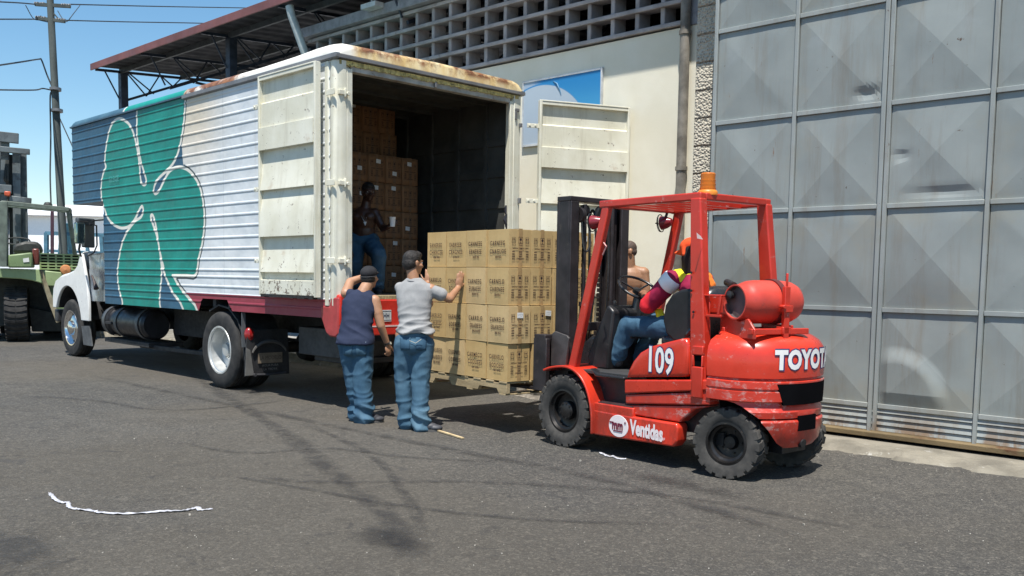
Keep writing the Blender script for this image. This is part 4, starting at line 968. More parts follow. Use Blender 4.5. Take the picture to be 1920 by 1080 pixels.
# dark rear openings with their frames (set 4 mm proud of the curved face)
def on_curve(px, py):
    """point on the rear curve under a photo point"""
    best = None
    P = plan(CWX, 2.11, .04, .42, .50, 60)
    for (x0, y0), (x1, y1) in zip(P, P[1:]):
        nx, ny = (y1-y0), -(x1-x0); l = math.hypot(nx, ny)
        if l < 1e-9: continue
        nx, ny = nx/l, ny/l
        d = RT*((px-CX)/FOC)-UP*((py-CY)/FOC)+FW; dl = Vector((d.dot(K.ax), d.dot(K.ay), d.z)); c = K.l((0, 0, CAM_H))
        den = dl.x*nx+dl.y*ny
        if den >= -1e-6: continue
        t = ((x0-c.x)*nx+(y0-c.y)*ny)/den; q = c+dl*t
        u = ((q.x-x0)*(x1-x0)+(q.y-y0)*(y1-y0))/(l*l)
        if -0.02 <= u <= 1.02: best = (q, Vector((nx, ny, 0)))
    return best
def wrap(levels, off0, off1, name, mat, parent, s_of):
    """slab following the plan curve between arc positions; s_of(z) -> (s0, s1)"""
    P = [Vector((x, y, 0)) for x, y in plan(CWX, 2.11, .04, .42, .50, 40)]; L = [0]
    for a, c in zip(P, P[1:]): L.append(L[-1]+(c-a).length)
    def pt(s, off):
        for i in range(len(P)-1):
            if L[i+1] >= s or i == len(P)-2:
                t = (s-L[i])/(L[i+1]-L[i]); d = (P[i+1]-P[i]).normalized(); n = Vector((d.y, -d.x, 0)); return P[i].lerp(P[i+1], t)+n*off
    N = 30; b = MB(); fr_ = []; bk = []
    for z in levels:
        s0, s1 = s_of(z)
        fr_.append([tuple(pt(s0+(s1-s0)*k/N, off1)+Vector((0, 0, z))) for k in range(N+1)]); bk.append([tuple(pt(s0+(s1-s0)*k/N, off0)+Vector((0, 0, z))) for k in range(N+1)])
    m = len(levels); v = [p for r in fr_ for p in r]+[p for r in bk for p in r]; o = m*(N+1); f = []
    for j in range(m-1):
        for k in range(N):
            q = j*(N+1)+k; f.append((q, q+1, q+N+2, q+N+1)); f.append((o+q, o+q+N+1, o+q+N+2, o+q+1))
    for k in range(N): f.append((k, o+k, o+k+1, k+1)); q = (m-1)*(N+1)+k; f.append((q, q+1, o+q+1, o+q))
    for j in range(m-1): q = j*(N+1); f.append((q, q+N+1, o+q+N+1, o+q)); q += N; f.append((q, o+q, o+q+N+1, q+N+1))
    b.add(v, f); return b.build(name, mat, parent, smooth=40), pt, L
def s_at(px, py):
    q, n = on_curve(px, py); P = [Vector((x, y, 0)) for x, y in plan(CWX, 2.11, .04, .42, .50, 40)]; s = 0; best = (9, 0)
    for a, c in zip(P, P[1:]):
        e = c-a; t = max(0, min(1, (Vector((q.x, q.y, 0))-a).dot(e)/max(e.dot(e), 1e-9))); d = ((a+e*t)-Vector((q.x, q.y, 0))).length
        if d < best[0]: best = (d, s+e.length*t)
        s += e.length
    return best[1], q.z, s
sA, zA, ST = s_at(1457, 713); sB, zB, _ = s_at(1466, 742)
M_hole = flat('opening_black', (.005, .005, .006), .95, spec=.02)
wrap([.585, .60, .66, .72, .745], -.02, .0035, 'rear_opening', M_hole, fk, lambda z: (sA+(1-max(0, min(1, (z-.585)/.16)))*.06, ST-sA-(1-max(0, min(1, (z-.585)/.16)))*.06))
sC, zC, _ = s_at(1497, 790)
wrap([.385, .40, .48, .50], -.03, .003, 'tow_recess', M_hole, fk, lambda z: (sC, ST-sC))
# lettering on the curved rear
def letters(txt, px0, px1, py, h, nm, mat, bo, off):
    s0, z0, _ = s_at(px0, py); L0 = [0]; P = [Vector((x, y, 0)) for x, y in plan(CWX, 2.11, .04, .42, .50, 60)]
    for a, c in zip(P, P[1:]): L0.append(L0[-1]+(c-a).length)
    vs, fs = text_mb(txt, h, bold=bo, align='LEFT', spacing=1.08); me = bpy.data.meshes.new('t'); me.from_pydata([(x, y, 0) for x, y, z in vs], [], fs)
    bb = bmesh.new(); bb.from_mesh(me)
    for _ in range(3):
        le = [e for e in bb.edges if e.calc_length() > .03]
        if le: bmesh.ops.subdivide_edges(bb, edges=le, cuts=1)
    bmesh.ops.triangulate(bb, faces=bb.faces[:]); wmax = ST-2*s0; x0 = min(v.co.x for v in bb.verts); x1 = max(v.co.x for v in bb.verts)
    for v in bb.verts:
        s = s0+(v.co.x-x0)/(x1-x0)*wmax
        for i in range(len(P)-1):
            if L0[i+1] >= s or i == len(P)-2:
                t = (s-L0[i])/(L0[i+1]-L0[i]); d = (P[i+1]-P[i]).normalized(); n = Vector((d.y, -d.x, 0)); q = P[i].lerp(P[i+1], t)+n*off; break
        v.co = Vector((q.x, q.y, z0+v.co.y-.0*(s-s0)))
    bb.to_mesh(me); bb.free(); me.materials.append(mat); me.name = nm; o = bpy.data.objects.new(nm, me); COL.objects.link(o); o.parent = cw_; return o
letters('TOYOTA', 1452, 1537, 677, .19, 'lettering_outline', flat('number_outline', (.03, .03, .14), .5), .019, .0055)
letters('TOYOTA', 1452, 1537, 677, .19, 'lettering', flat('number_white', (.82, .80, .78), .5), .010, .008)
# exhaust notch
b = MB(); b.tube([(1.97, .55, .30), (2.10, .55, .28)], .035, 12); b.build('exhaust_pipe', M_fblk, fk)

# front fenders
def fender_f(f, s):
    out = [kp(*p, 0) for p in ((1018, 692), (1032, 687), (1055, 685), (1072, 690), (1086, 702), (1098, 722), (1106, 748), (1110, 780), (1110, 814))]
    out = [tuple(p) for p in smooth_path([(x, 0, z) for x, z in out], 4)]; out = [(p[0], p[2]) for p in out]
    inn = []
    for i, (x, z) in enumerate(out):
        a, c = out[max(i-1, 0)], out[min(i+1, len(out)-1)]; d = Vector((c[0]-a[0], c[1]-a[1])).normalized(); inn.append((x-(-d.y)*-.0+d.y*.02, z-d.x*.02))
    b = MB(); b.prism(out+inn[::-1], 'y', f(-.005), f(.32)); b.build('front_fender', M_fred, fk, bevel=.006, smooth=50)
    b = MB(); P = [kp(*p, .16) for p in ((1062, 686), (1085, 688), (1110, 700), (1133, 752), (1133, 756), (1112, 756), (1106, 740), (1092, 706), (1080, 694))]
    b.prism(P, 'y', f(.10), f(.28)); b.build('fender_web', M_fred, fk, bevel=.008)
both(fender_f)

# tyres
def lug_tyre(parent, c, R, hw, s, lugs, rimq):
    c = Vector(c); b = MB()
    prof = [(rimq, -hw*.78), (rimq+.02, -hw*.92), (R*.80, -hw), (R*.915, -hw*.97), (R*.945, -hw*.86), (R*.945, hw*.86), (R*.915, hw*.97), (R*.80, hw), (rimq+.02, hw*.92), (rimq, hw*.78)]
    b.lathe(c, (0, 1, 0), prof, 60)
    for side in (-1, 1):                                       # chevron lugs on each shoulder
        for k in range(lugs):
            a0 = 2*PI*(k+(.5 if side > 0 else 0))/lugs; wd2 = 2*PI/lugs*.34
            def P(a, r, y): return c+Vector((math.cos(a)*r, y, math.sin(a)*r))
            ys_ = [side*hw*1.0, side*hw*.55, side*hw*.05]; sh_ = [0, wd2*.15, wd2*.95]; v = []
            for y, q in zip(ys_, sh_):
                rt = R if abs(y) < hw*.9 else R*.985
                rl_ = R*.86 if abs(y) > hw*.9 else R*.94
                v += [P(a0-wd2+q, rl_, y*1.004), P(a0+wd2+q, rl_, y*1.004), P(a0+wd2*.92+q, rt, y), P(a0-wd2*.92+q, rt, y)]
            b.add(v, [(0,3,2,1), (8,9,10,11)]+[(j*4+i, (j+1)*4+i, (j+1)*4+(i+1) % 4, j*4+(i+1) % 4) for j in (0, 1) for i in range(4)])
    return b.build('tyre', M_tyre2, parent, smooth=32)
M_frim = flat('dark_steel_rim', (.030, .028, .028), .35, .5, var=.3, dirt=(.13, .10, .08), dirtamt=.02)
def fk_wheel(x, y, R, w, s, rz=0, rear=False):
    wl = thing('wheel', None, None, (x, y, R)); wl.parent = fk; wl.rotation_euler = (0, 0, R_(rz)); hw = w/2; rimq = R*.56
    lug_tyre(wl, (0, 0, 0), R, hw, s, 22 if not rear else 18, rimq)
    r = MB(); o = s*hw
    if not rear: pr = [(rimq+.004, o*.78), (rimq+.014, o*.90), (rimq-.004, o*.92), (rimq-.015, o*.70), (rimq-.03, o*.66), (rimq-.035, o*.30), (.11, o*.22), (.085, o*.24), (.08, o*.62), (.06, o*.70), (.0, o*.72)]
    else: pr = [(rimq+.004, o*.78), (rimq+.014, o*.90), (rimq-.004, o*.92), (rimq-.012, o*.60), (rimq-.03, o*.5), (rimq-.035, -o*.1), (.06, -o*.15), (.045, o*.2), (.0, o*.22)]
    r.lathe((0, 0, 0), (0, 1, 0), pr, 40)
    for k in range(9 if not rear else 5):
        a = 2*PI*k/(9 if not rear else 5); rr = .068 if not rear else .085; p = Vector((math.cos(a)*rr, o*(.62 if not rear else -.12), math.sin(a)*rr)); r.cyl(p, p+Vector((0, o*.12, 0)), .009, n=6)
    r.build('rim', M_frim, wl, smooth=35)
fk_wheel(0, .125, .325, .235, -1); fk_wheel(0, 2*KC-.125, .325, .235, 1)
fk_wheel(1.70, .185, .272, .20, -1, 14, True); fk_wheel(1.70, 2*KC-.185, .272, .20, 1, 14, True)

# overhead guard
GZ = 2.135
gf0, gf1, gr0, gr1 = (.36, .10), (.36, 1.0), (1.36, .10), (1.40, .93)
def post(name, a, c, w0, w1, d, mat=M_fguard, bevel=.012):
    """tapered flat post from a (top) to c (foot); w along x, d along y"""
    a, c = Vector(a), Vector(c); v = []
    for p, w in ((c, w1), (a, w0)): v += [p+Vector((sx*w/2, sy*d/2, 0)) for sx, sy in ((-1,-1),(1,-1),(1,1),(-1,1))]
    b = MB(); b.add(v, [(0,3,2,1),(4,5,6,7),(0,1,5,4),(1,2,6,5),(2,3,7,6),(3,0,4,7)]); return b.build(name, mat, fk, bevel=bevel, seg=3)
both(lambda f, s: post('rear_pillar', (1.375 if s == 0 else 1.40, f(.115) if s == 0 else .93, GZ+.0), (1.475, f(.095), .60), .10, .16, .085))
both(lambda f, s: post('front_pillar', (.405, f(.11), GZ-.01), (.05, f(.085), .70), .085, .095, .06))
b = MB()
b.bar((.33, .11, GZ), (1.42, .115, GZ+.012), .07, .062); b.bar((.33, 2*KC-.11, GZ), (1.44, .93, GZ+.012), .07, .062)
b.bar((.36, .145, GZ), (.36, 2*KC-.145, GZ), .055, .055, (0, 0, 1)); b.bar((1.395, .15, GZ+.014), (1.42, .90, GZ+.014), .055, .058)
b.build('guard_frame', M_fguard, fk, bevel=.012, seg=3)
for x in (.52, .68, .84, 1.0, 1.16): MB().box(x-.014, x+.014, .145, 2*KC-.145, GZ-.022, GZ+.012).build('guard_slat', M_fguard, fk)
b = MB(); b.tube([tuple(K.at(1132, 455, 'y', .06)), tuple(K.at(1137, 462, 'y', .04)), tuple(K.at(1130, 478, 'y', .05))], .006, 6); b.build('hook', flat('pink_hook', (.6, .3, .28), .5), fk)
for q in ((1347, 432, .95), ): pass
# bolts and a chip of bare paint on the rear pillar
b = MB()
for px, py in ((1296, 545), (1300, 585), (1296, 511)): p = K.at(px, py, 'y', .05); b.cyl((p.x, .054, p.z), (p.x, .047, p.z), .010, n=8)
b.build('bolt', M_fblk, fk)
b = MB(); q = [K.at(px, py, 'x', 1.475) for px, py in ((1306, 436), (1314, 443), (1318, 449), (1307, 447))]
b.add([(1.4755+.0, p.y, p.z) for p in q], [(0, 1, 2, 3)]); b.build('sticker', flat('torn_sticker', (.78, .62, .60), .5), fk, smooth=0)
# pillar foot with handle hole
b = MB(); b.box(1.425, 1.53, .028, .06, .60, .84); b.box(1.425, 1.44, .028, .06, .84, .93); b.box(1.515, 1.53, .028, .06, .84, .93); b.box(1.425, 1.53, .028, .06, .93, 1.0); b.build('pillar_foot', M_fguard, fk, bevel=.01)
b = MB(); b.box(1.442, 1.513, .045, .05, .84, .93); b.build('foot_recess', M_hole, fk)

# beacon
b = MB(); bx_, by_ = 1.36, .24
b.lathe((bx_, by_, GZ+.03), (0, 0, 1), [(0, 0), (.076, 0), (.078, .02), (.072, .034), (.064, .04), (0, .04)], 28); b.build('beacon_base', flat('beacon_orange', (.80, .26, .03), .4), fk)
t_ = NT('amber_lens'); t_.out((.75, .22, .02), .25, 0, None, .5); t_.b.inputs['Transmission Weight'].default_value = .35
b = MB(); b.lathe((bx_, by_, GZ+.068), (0, 0, 1), [(.062, 0), (.064, .02), (.060, .022), (.062, .05), (.058, .052), (.060, .08), (.056, .082), (.058, .125), (.05, .135), (0, .138)], 28); b.build('beacon_lens', t_.m, fk)

# work lamps in wire cages
def lamp(px, py, y, dirx, r=.062):
    p = K.at(px, py, 'y', y); b = MB(); ax = Vector((dirx, -.35, -.12)).normalized()
    b.lathe(p, ax, [(0, -.09), (r*.5, -.085), (r*.85, -.04), (r, .0), (r*1.02, .015), (r*.92, .02)], 22); o = b.build('work_lamp', flat('lamp_red_shell', (.22, .012, .02), .3, coat=.4), fk)
    g = MB(); g.lathe(p, ax, [(r*.92, .018), (r*.6, .03), (0, .036)], 22); g.build('lamp_glass', flat('lamp_glass_pale', (.30, .30, .30), .15), o)
    c = MB(); q = xrot(0, ax)
    for k in range(4):
        a = PI*k/4; pts = [p+q@Vector((math.cos(a)*r*1.25*math.cos(u), math.sin(a)*r*1.25*math.cos(u), .03+.03*math.sin(u))) for u in np.linspace(0, PI, 9)]
        if k % 2 == 0: c.tube(pts, .004, 5)
    c.tube([p+q@Vector((math.cos(u)*r*1.28, math.sin(u)*r*1.28, .02)) for u in np.linspace(0, 2*PI, 20)], .0045, 5)
    c.tube([p+Vector((0, 0, .0)), p+Vector((-dirx*.04, .0, .07)), p+Vector((-dirx*.04, .02, .12))], .012, 6); c.build('lamp_cage', M_fblk, o)
lamp(1113, 417, .22, -1); lamp(1243, 418, .93, -1)

# mast
def mbx(name, boxes, mat=M_mast, **k):
    b = MB()
    for q in boxes: b.box(*q)
    return b.build(name, mat, fk, **k)
def chan(y0, y1, x0, x1, z0, z1, s):
    return [(x0, x0+.03, y0, y1, z0, z1), (x1-.03, x1, y0, y1, z0, z1), (x0+.03, x1-.03, *( (y0, y0+.03) if s == 0 else (y1-.03, y1) ), z0, z1)]
MY0, MY1 = .20, .96
mbx('mast_rail', chan(MY0, MY0+.10, -.33, -.14, .12, 2.20, 0), bevel=.005)
mbx('mast_rail', chan(MY1-.10, MY1, -.33, -.14, .12, 2.20, 1), bevel=.005)
mbx('inner_mast_rail', chan(MY0+.105, MY0+.165, -.36, -.20, .12, 2.16, 0), bevel=.004)
mbx('inner_mast_rail', chan(MY1-.165, MY1-.105, -.36, -.20, .12, 2.16, 1), bevel=.004)
mbx('mast_crossbar', [(-.33, -.15, MY0, MY1, 2.20, 2.245)], bevel=.006)
mbx('mast_crossbar', [(-.20, -.15, MY0+.10, MY1-.10, 1.02, 1.10)], bevel=.006)
mbx('mast_crossbar', [(-.36, -.30, MY0+.10, MY1-.10, .30, .42)], bevel=.006)
mbx('mast_crossbar', [(-.19, -.145, MY0+.10, MY1-.10, .16, .34)], bevel=.006)
for y in (MY0+.20, MY1-.20):
    b = MB(); b.cyl((-.17, y, .2), (-.17, y, 1.25), .034, n=14); b.cyl((-.17, y, 1.25), (-.17, y, 1.29), .042, n=14); b.cyl((-.17, y, 1.25), (-.17, y, 2.18), .020, n=12); b.build('lift_cylinder', M_mast, fk)
for y in (MY0+.27, MY1-.28):
    b = MB()
    for k in range(34): b.box(-.262, -.236, y-.012-(k % 2)*.003, y+.012+(k % 2)*.003, .55+k*.046, .55+k*.046+.036)
    b.build('lift_chain', M_mast, fk)
    b = MB(); b.cyl((-.25, y-.02, 2.13), (-.25, y+.02, 2.13), .055, n=20); b.build('chain_wheel', M_mast, fk)
b = MB()
for y0, y1 in ((.50, .47), (.53, .55), (.75, .72)):
    b.tube(smooth_path([(-.22, y0, .35), (-.20, y0-.02, .9), (-.17, y1, 1.5), (-.19, y1+.01, 2.0), (-.24, y1+.02, 2.14), (-.28, y1, 2.05)], 6), .012, 8)
b.tube(smooth_path([(-.12, .42, 1.95), (-.10, .40, 1.80), (-.11, .36, 1.75), (-.13, .34, 1.85), (-.14, .33, 2.1)], 6), .010, 6)
b.build('hydraulic_hose', M_plas, fk)
b = MB(); b.lathe((-.16, .33, 2.08), (0, 1, 0), [(.02, -.02), (.065, -.02), (.07, .0), (.065, .02), (.02, .02)], 24, closed=True); b.build('hose_reel', M_mast, fk)
for s in (0, 1):
    y = MY0-.03 if s == 0 else MY1+.03
    b = MB(); P = [kp(*p, .17) for p in ((1036, 626), (1042, 621), (1064, 629), (1068, 634), (1062, 686), (1034, 686))]; b.prism(P, 'y', y-.012, y+.012); b.build('mast_guard_plate', flat('guard_plate_grey', (.085, .078, .078), .45, .3, var=.2), fk, bevel=.004)
    b = MB(); b.cyl((-.14, y, .48), (.25, y+.04*(1 if s == 0 else -1), .60), .032, n=12); b.build('tilt_cylinder', M_mast, fk)
# fork carriage and forks
FX = -.46
mbx('carriage', [(FX-.02, FX+.05, .08, 1.07, .50, .60), (FX-.02, FX+.05, .08, 1.07, .84, .93), (FX, FX+.05, .12, .20, .60, .84), (FX, FX+.05, .95, 1.03, .60, .84), (FX+.05, -.36, .30, .38, .45, 1.0), (FX+.05, -.36, .78, .86, .45, 1.0), (FX, FX+.04, .40, .46, .60, .84), (FX, FX+.04, .70, .76, .60, .84)], bevel=.006)
mbx('side_shift_block', [(FX-.02, FX+.16, .07, .12, .46, .95), (FX-.01, FX+.14, .07, .20, .93, .985), (FX+.05, FX+.12, .10, .22, .52, .60)], bevel=.008)
for y in (.26, .80):
    b = MB(); z = .425; b.prism([(FX-.065, .96), (FX-.02, .96), (FX-.02, z), (FX-1.10, z), (FX-1.14, z+.006), (FX-1.10, z+.012), (FX-.30, z+.034), (FX-.09, z+.04), (FX-.065, z+.06)], 'y', y, y+.11); b.build('fork', M_mast, fk, bevel=.004)

# operator area
b = MB(); P = [kp(*p, .35) for p in ((1083, 690), (1100, 640), (1112, 629), (1135, 628), (1148, 640), (1146, 664), (1122, 690))]
b.prism([(x, z) for x, z in P], 'y', .32, .86); b.build('dashboard', M_plas, fk, bevel=.03, seg=4, smooth=50)
b = MB(); b.prism([(.05, .70), (.28, .70), (.30, .95), (.34, 1.22), (.26, 1.28), (.12, 1.02), (.02, .80)], 'y', .28, .85); b.build('cowl', M_fblk, fk, bevel=.02)
stc = K.at(1197, 540, 'y', .60)
b = MB(); b.tube([(.28, .60, 1.05), (stc.x-.02, .62, stc.z-.06)], [.06, .035], 12); b.build('steering_column', M_plas, fk)
b = MB(); tilt = Vector((.50, -.06, .80)).normalized(); q = xrot(0, tilt)
b.tube([stc+q@Vector((math.cos(u)*.19, math.sin(u)*.19, 0)) for u in np.linspace(0, 2*PI, 40)], .0125, 8)
for a in (R_(20), R_(140), R_(260)): b.tube([stc-tilt*.03, stc+q@Vector((math.cos(a)*.16, math.sin(a)*.16, 0))], .009, 6)
b.cyl(stc-tilt*.05, stc-tilt*.015, .04, n=14); b.build('steering_wheel', M_plas, fk, smooth=60)
b = MB()
for k, (px, py, dx) in enumerate(((1152, 566, 0), (1168, 575, 1), (1136, 610, 2))):
    p = K.at(px, py, 'y', .45+.06*k); b.tube([(.30+.03*k, .44+.06*k, .98), (p.x, p.y, p.z-.04)], .008, 6); b.lathe((p.x, p.y, p.z-.04), (0.1, 0, 1), [(0, 0), (.014, .0), (.018, .03), (.014, .05), (0, .055)], 10)
b.build('control_lever', M_plas, fk)
b = MB(); b.box(.26, .46, .38, .56, .98, 1.16); b.build('lever_box', M_plas, fk, bevel=.03, seg=3)
b = MB(); b.box(.86, 1.30, .30, .84, .95, 1.04); b.build('seat', M_plas, fk, bevel=.035, seg=4)
sb_ = MB(); rings = []
for z, x, w, d in ((1.00, 1.23, .24, .10), (1.10, 1.24, .29, .13), (1.25, 1.25, .30, .14), (1.36, 1.27, .28, .13), (1.43, 1.29, .22, .10), (1.46, 1.30, .14, .05)):
    rings.append([(x+math.cos(a)*d*(1.0), .57+math.sin(a)*w, z) for a in np.linspace(0, 2*PI, 24, endpoint=False)])
sb_.loft(rings, True, True); sb_.build('seat_back', M_plas, fk, smooth=60)
b = MB(); b.prism([kp(*p, .29) for p in ((1246, 602), (1250, 572), (1262, 553), (1280, 543), (1300, 540), (1300, 645), (1266, 640), (1252, 626))], 'y', .265, .325); b.build('seat_wing', flat('seat_vinyl', (.012, .012, .013), .5, var=.3), fk, bevel=.022, seg=4, smooth=60)
b = MB(); b.tube([(1.16, .28, 1.05), (1.22, .27, 1.10), (1.28, .27, 1.12)], [.022, .03, .02], 8); b.build('seat_hinge', flat('glossy_black', (.02, .02, .02), .12), fk)

# gas cylinder on its cradle
gz = 1.345
def rotg(p, a=R_(-14)): d = p-Vector((1.78, .30, 0)); return Vector((1.78+d.x*math.cos(a)-d.y*math.sin(a), .30+d.x*math.sin(a)+d.y*math.cos(a), p.z))
gy0, gy1 = .12, .72
g = MB(); gxx = 1.78; R = .165
g.lathe((gxx, 0, gz), (0, 1, 0), [(R*.72, gy0+.015), (R*.74, gy0), (R*.80, gy0), (R*.80, gy0+.05), (R*.88, gy0+.075), (R*.97, gy0+.12), (R, gy0+.17), (R, gy1-.17), (R*.96, gy1-.10), (R*.84, gy1-.05), (R*.66, gy1-.02), (0, gy1)], 40)
M_gas = flat('gas_bottle_red', (.58, .06, .04), .42, var=.12, scale=3, dirt=(.30, .05, .04), dirtamt=.04)
g.xf(rotg); gc = g.build('gas_cylinder', M_gas, fk, smooth=40)
g = MB(); g.lathe((gxx, 0, gz), (0, 1, 0), [(0, gy0+.045), (R*.72, gy0+.045), (R*.72, gy0+.015)], 32); g.xf(rotg); g.build('cylinder_end', flat('gas_end_grey', (.12, .085, .085), .6, var=.3), gc)
g = MB(); g.cyl((gxx-.05, gy0+.03, gz+.12), (gxx-.22, gy0+.10, gz+.145), .028, n=12); g.lathe((gxx-.06, gy0+.02, gz+.05), (0, -1, 0), [(0, 0), (.03, .0), (.035, .03), (.02, .04), (0, .045)], 14)
g.xf(rotg); g.build('cylinder_valve', M_fblk, gc)
for y in (.44,):
    g = MB(); g.lathe((gxx, y, gz), (0, 1, 0), [(R+.001, 0), (R+.012, 0), (R+.012, .045), (R+.001, .045)], 40, closed=True); g.xf(rotg); g.build('strap', flat('strap_dark_red', (.14, .03, .03), .35, .3), gc)
g = MB(); g.box(gxx+R+.0, gxx+R+.035, .43, .48, gz-.30, gz+.12); g.cyl((gxx+R+.01, .41, gz-.03), (gxx+R+.06, .41, gz-.03), .016, n=8); g.box(gxx+R-.01, gxx+R+.05, .41, .50, gz-.07, gz-.02); g.cyl((gxx+R+.02, .455, gz+.1), (gxx+R+.02, .455, gz+.22), .01, n=8); g.xf(rotg); g.build('strap_latch', M_fguard, gc, bevel=.006)
g = MB()
g.prism([(gxx-.20, gz-.27), (gxx+.20, gz-.27), (gxx+.20, gz-.20), (gxx+.12, gz-.12), (gxx+.02, gz-.145), (gxx-.08, gz-.10), (gxx-.16, gz+.02), (gxx-.20, gz+.05)], 'y', gy0+.03, gy0+.05)
g.bar((gxx+.16, gy0+.02, gz-.215), (gxx+.16, gy1-.03, gz-.215), .05, .045); g.bar((gxx-.16, gy0+.02, gz-.22), (gxx-.16, gy1, gz-.22), .05, .045); g.box(gxx-.16, gxx+.16, gy1-.20, gy1-.16, gz-.26, gz-.17); g.box(gxx-.05, gxx+.05, .60, .68, gz-.26, 1.12); g.box(gxx+.12, gxx+.2, .42, .50, 1.11, gz-.18)
g.xf(rotg); g.build('cylinder_cradle', M_fguard, fk, bevel=.006)
b = MB()
P = [kp(*p, .12) for p in ((1321, 550), (1359, 553), (1352, 590), (1328, 590))]
b.box(P[0][0], P[1][0], .08, .10, P[2][1]-.02, P[2][1]); b.box(P[0][0], P[1][0], .08, .13, P[1][1]-.012, P[1][1]); b.bar((P[0][0]+.01, .09, P[0][1]), (P[3][0], .09, P[3][1]), .02, .02); b.bar((P[1][0]-.01, .09, P[1][1]), (P[2][0], .09, P[2][1]), .02, .02)
b.box(P[0][0]+.01, P[1][0]-.02, .17, .18, P[2][1], P[1][1]); b.cyl((P[0][0]+.07, .10, P[2][1]), (P[0][0]+.07, .10, P[1][1]-.05), .007, n=6)
b.build('bracket', M_fguard, fk, bevel=.004)
# ================================================================== pallet and cartons
P = Fr((-6.18, 6.32, .40), -8)
def card_mat(name, a, b_):
    t = NT(name); n = t.noise(3.5, 5, .6); f = t.noise(40, 5, .6, (1, 1, .3)); x, y, z = t.xyz()
    c = t.mix(t.ramp(n, .3, .7), a, b_); c = t.mix(t.ramp(f, .4, .7, 0, .3), c, tuple(v*.85 for v in a))
    fl = t.ramp(t.math('ABSOLUTE', z), .165, .178, 0, .35); c = t.mix(fl, c, tuple(min(1, v*1.35) for v in b_))
    c = t.mix(t.ramp(t.noise(11, 7, .7), .66, .74, 0, .35), c, (.22, .14, .07))
    return t.out(c, .78, 0, t.bump(t.math('SINE', t.math('MULTIPLY', z, 900.0)), .04, .001, t.bump(t.noise(5, 4), .35, .012)), .3)
M_card = [card_mat('cardboard_%s' % n, a, b) for n, a, b in (('tan', (.47, .325, .145), (.53, .375, .175)), ('warm', (.49, .33, .14), (.55, .385, .175)), ('pale', (.50, .36, .175), (.57, .41, .21)))]
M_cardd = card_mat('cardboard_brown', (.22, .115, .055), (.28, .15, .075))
M_ink = flat('carton_ink', (.055, .030, .024), .8, var=.5, scale=60)
M_tape = flat('carton_tape', (.40, .26, .12), .35, var=.1)
M_lab = flat('paper_label', (.72, .72, .70), .6, var=.03); M_labi = flat('label_ink', (.35, .35, .36), .7)
CW, CD, CH = .342, .27, .360
def bx(w, d, h, seed):
    """slightly bowed box centred on the origin"""
    b = MB(); N = 6; rnd_ = random.Random(seed); k = [rnd_.uniform(-.005, .006) for _ in range(6)]
    def face(o, u, v, n, bow):
        vs = []
        for i in range(N+1):
            for j in range(N+1):
                a, c = i/N, j/N; vs.append(Vector(o)+Vector(u)*a+Vector(v)*c+Vector(n)*bow*math.sin(PI*a)*math.sin(PI*c))
        b.add(vs, [(i*(N+1)+j, (i+1)*(N+1)+j, (i+1)*(N+1)+j+1, i*(N+1)+j+1) for i in range(N) for j in range(N)])
    X, Y, Z = w/2, d/2, h/2
    face((-X, -Y, -Z), (w, 0, 0), (0, 0, h), (0, -1, 0), k[0]); face((X, -Y, -Z), (0, d, 0), (0, 0, h), (1, 0, 0), k[1])
    face((X, Y, -Z), (-w, 0, 0), (0, 0, h), (0, 1, 0), k[2]); face((-X, Y, -Z), (0, -d, 0), (0, 0, h), (-1, 0, 0), k[3])
    face((-X, -Y, Z), (w, 0, 0), (0, d, 0), (0, 0, 1), k[4]); face((-X, Y, -Z), (w, 0, 0), (0, -d, 0), (0, 0, -1), 0)
    return b
def weld(o, dist=.0005):
    b = bmesh.new(); b.from_mesh(o.data); bmesh.ops.remove_doubles(b, verts=b.verts, dist=dist); b.to_mesh(o.data); b.free()
random.seed(11)
CARD_MESH = []
for k in range(5):
    o = bx(CW-.009, CD-.009, CH-.005, k).build('carton', M_card[k % 3], smooth=40); weld(o); o.data.shade_smooth(); o.data.set_sharp_from_angle(angle=R_(40))
    CARD_MESH.append(o.data); bpy.data.objects.remove(o)
def icon_face(b, X):
    """markings on the +x face (u = +y, v = +z)"""
    U, V = (0, 1, 0), (0, 0, 1); x = X+.0065
    def rect(u0, u1, v0, v1): b.add([(x, u0, v0), (x, u1, v0), (x, u1, v1), (x, u0, v1)], [(0, 1, 2, 3)])
    for k, (u, w) in enumerate(((-.083, .021), (.0, .026), (.080, .021))):
        top, bot = .102, .045; top += .004*(k == 1)
        rect(u-w, u+w, top-.003, top); rect(u-w, u+w, bot, bot+.003); rect(u-w, u-w+.003, bot+.003, top-.003); rect(u+w-.003, u+w, bot+.003, top-.003)
        if k == 1:
            b.cyl((x-.001, u, .083), (x, u, .083), .013, n=12); rect(u-.002, u+.002, .052, .070); rect(u-.008, u+.008, .050, .0535)
        else:
            for s in (-1, 1): b.add([(x, u+s*.009-.008, .080), (x, u+s*.009+.008, .080), (x, u+s*.009, .096)], [(0, 1, 2)]); rect(u+s*.009-.002, u+s*.009+.002, .066, .080)
    for u, s in ((-.083, 'THIS UP'), (.0, 'FRAGIL'), (.080, 'SECO')): put_text(b, s, .018, (x, u, .028), U, V, squeeze=.75)
    put_text(b, 'SARDINAS  TOMATE  ACEITE', .018, (x, 0, -.003), U, V, bold=.0006, squeeze=.82)
    for j in range(4):
        z = -.034-j*.022
        for u, s in ((-.085, ('4050', '4002', '4048', '5015')[j]), (-.002, ('24X5', '12X2', '4300', '(OREGANO)')[j]), (.080, ('1002', '1000', '2006', 'LT 1')[j])): put_text(b, s, .021, (x, u, z), U, V, bold=.0006, squeeze=.8)
b = MB(); icon_face(b, CW/2-.002); o = b.build('printing', M_ink, smooth=0, fix=False); ICON = o.data; bpy.data.objects.remove(o)
b = MB(); X = CW/2-.002+.0055
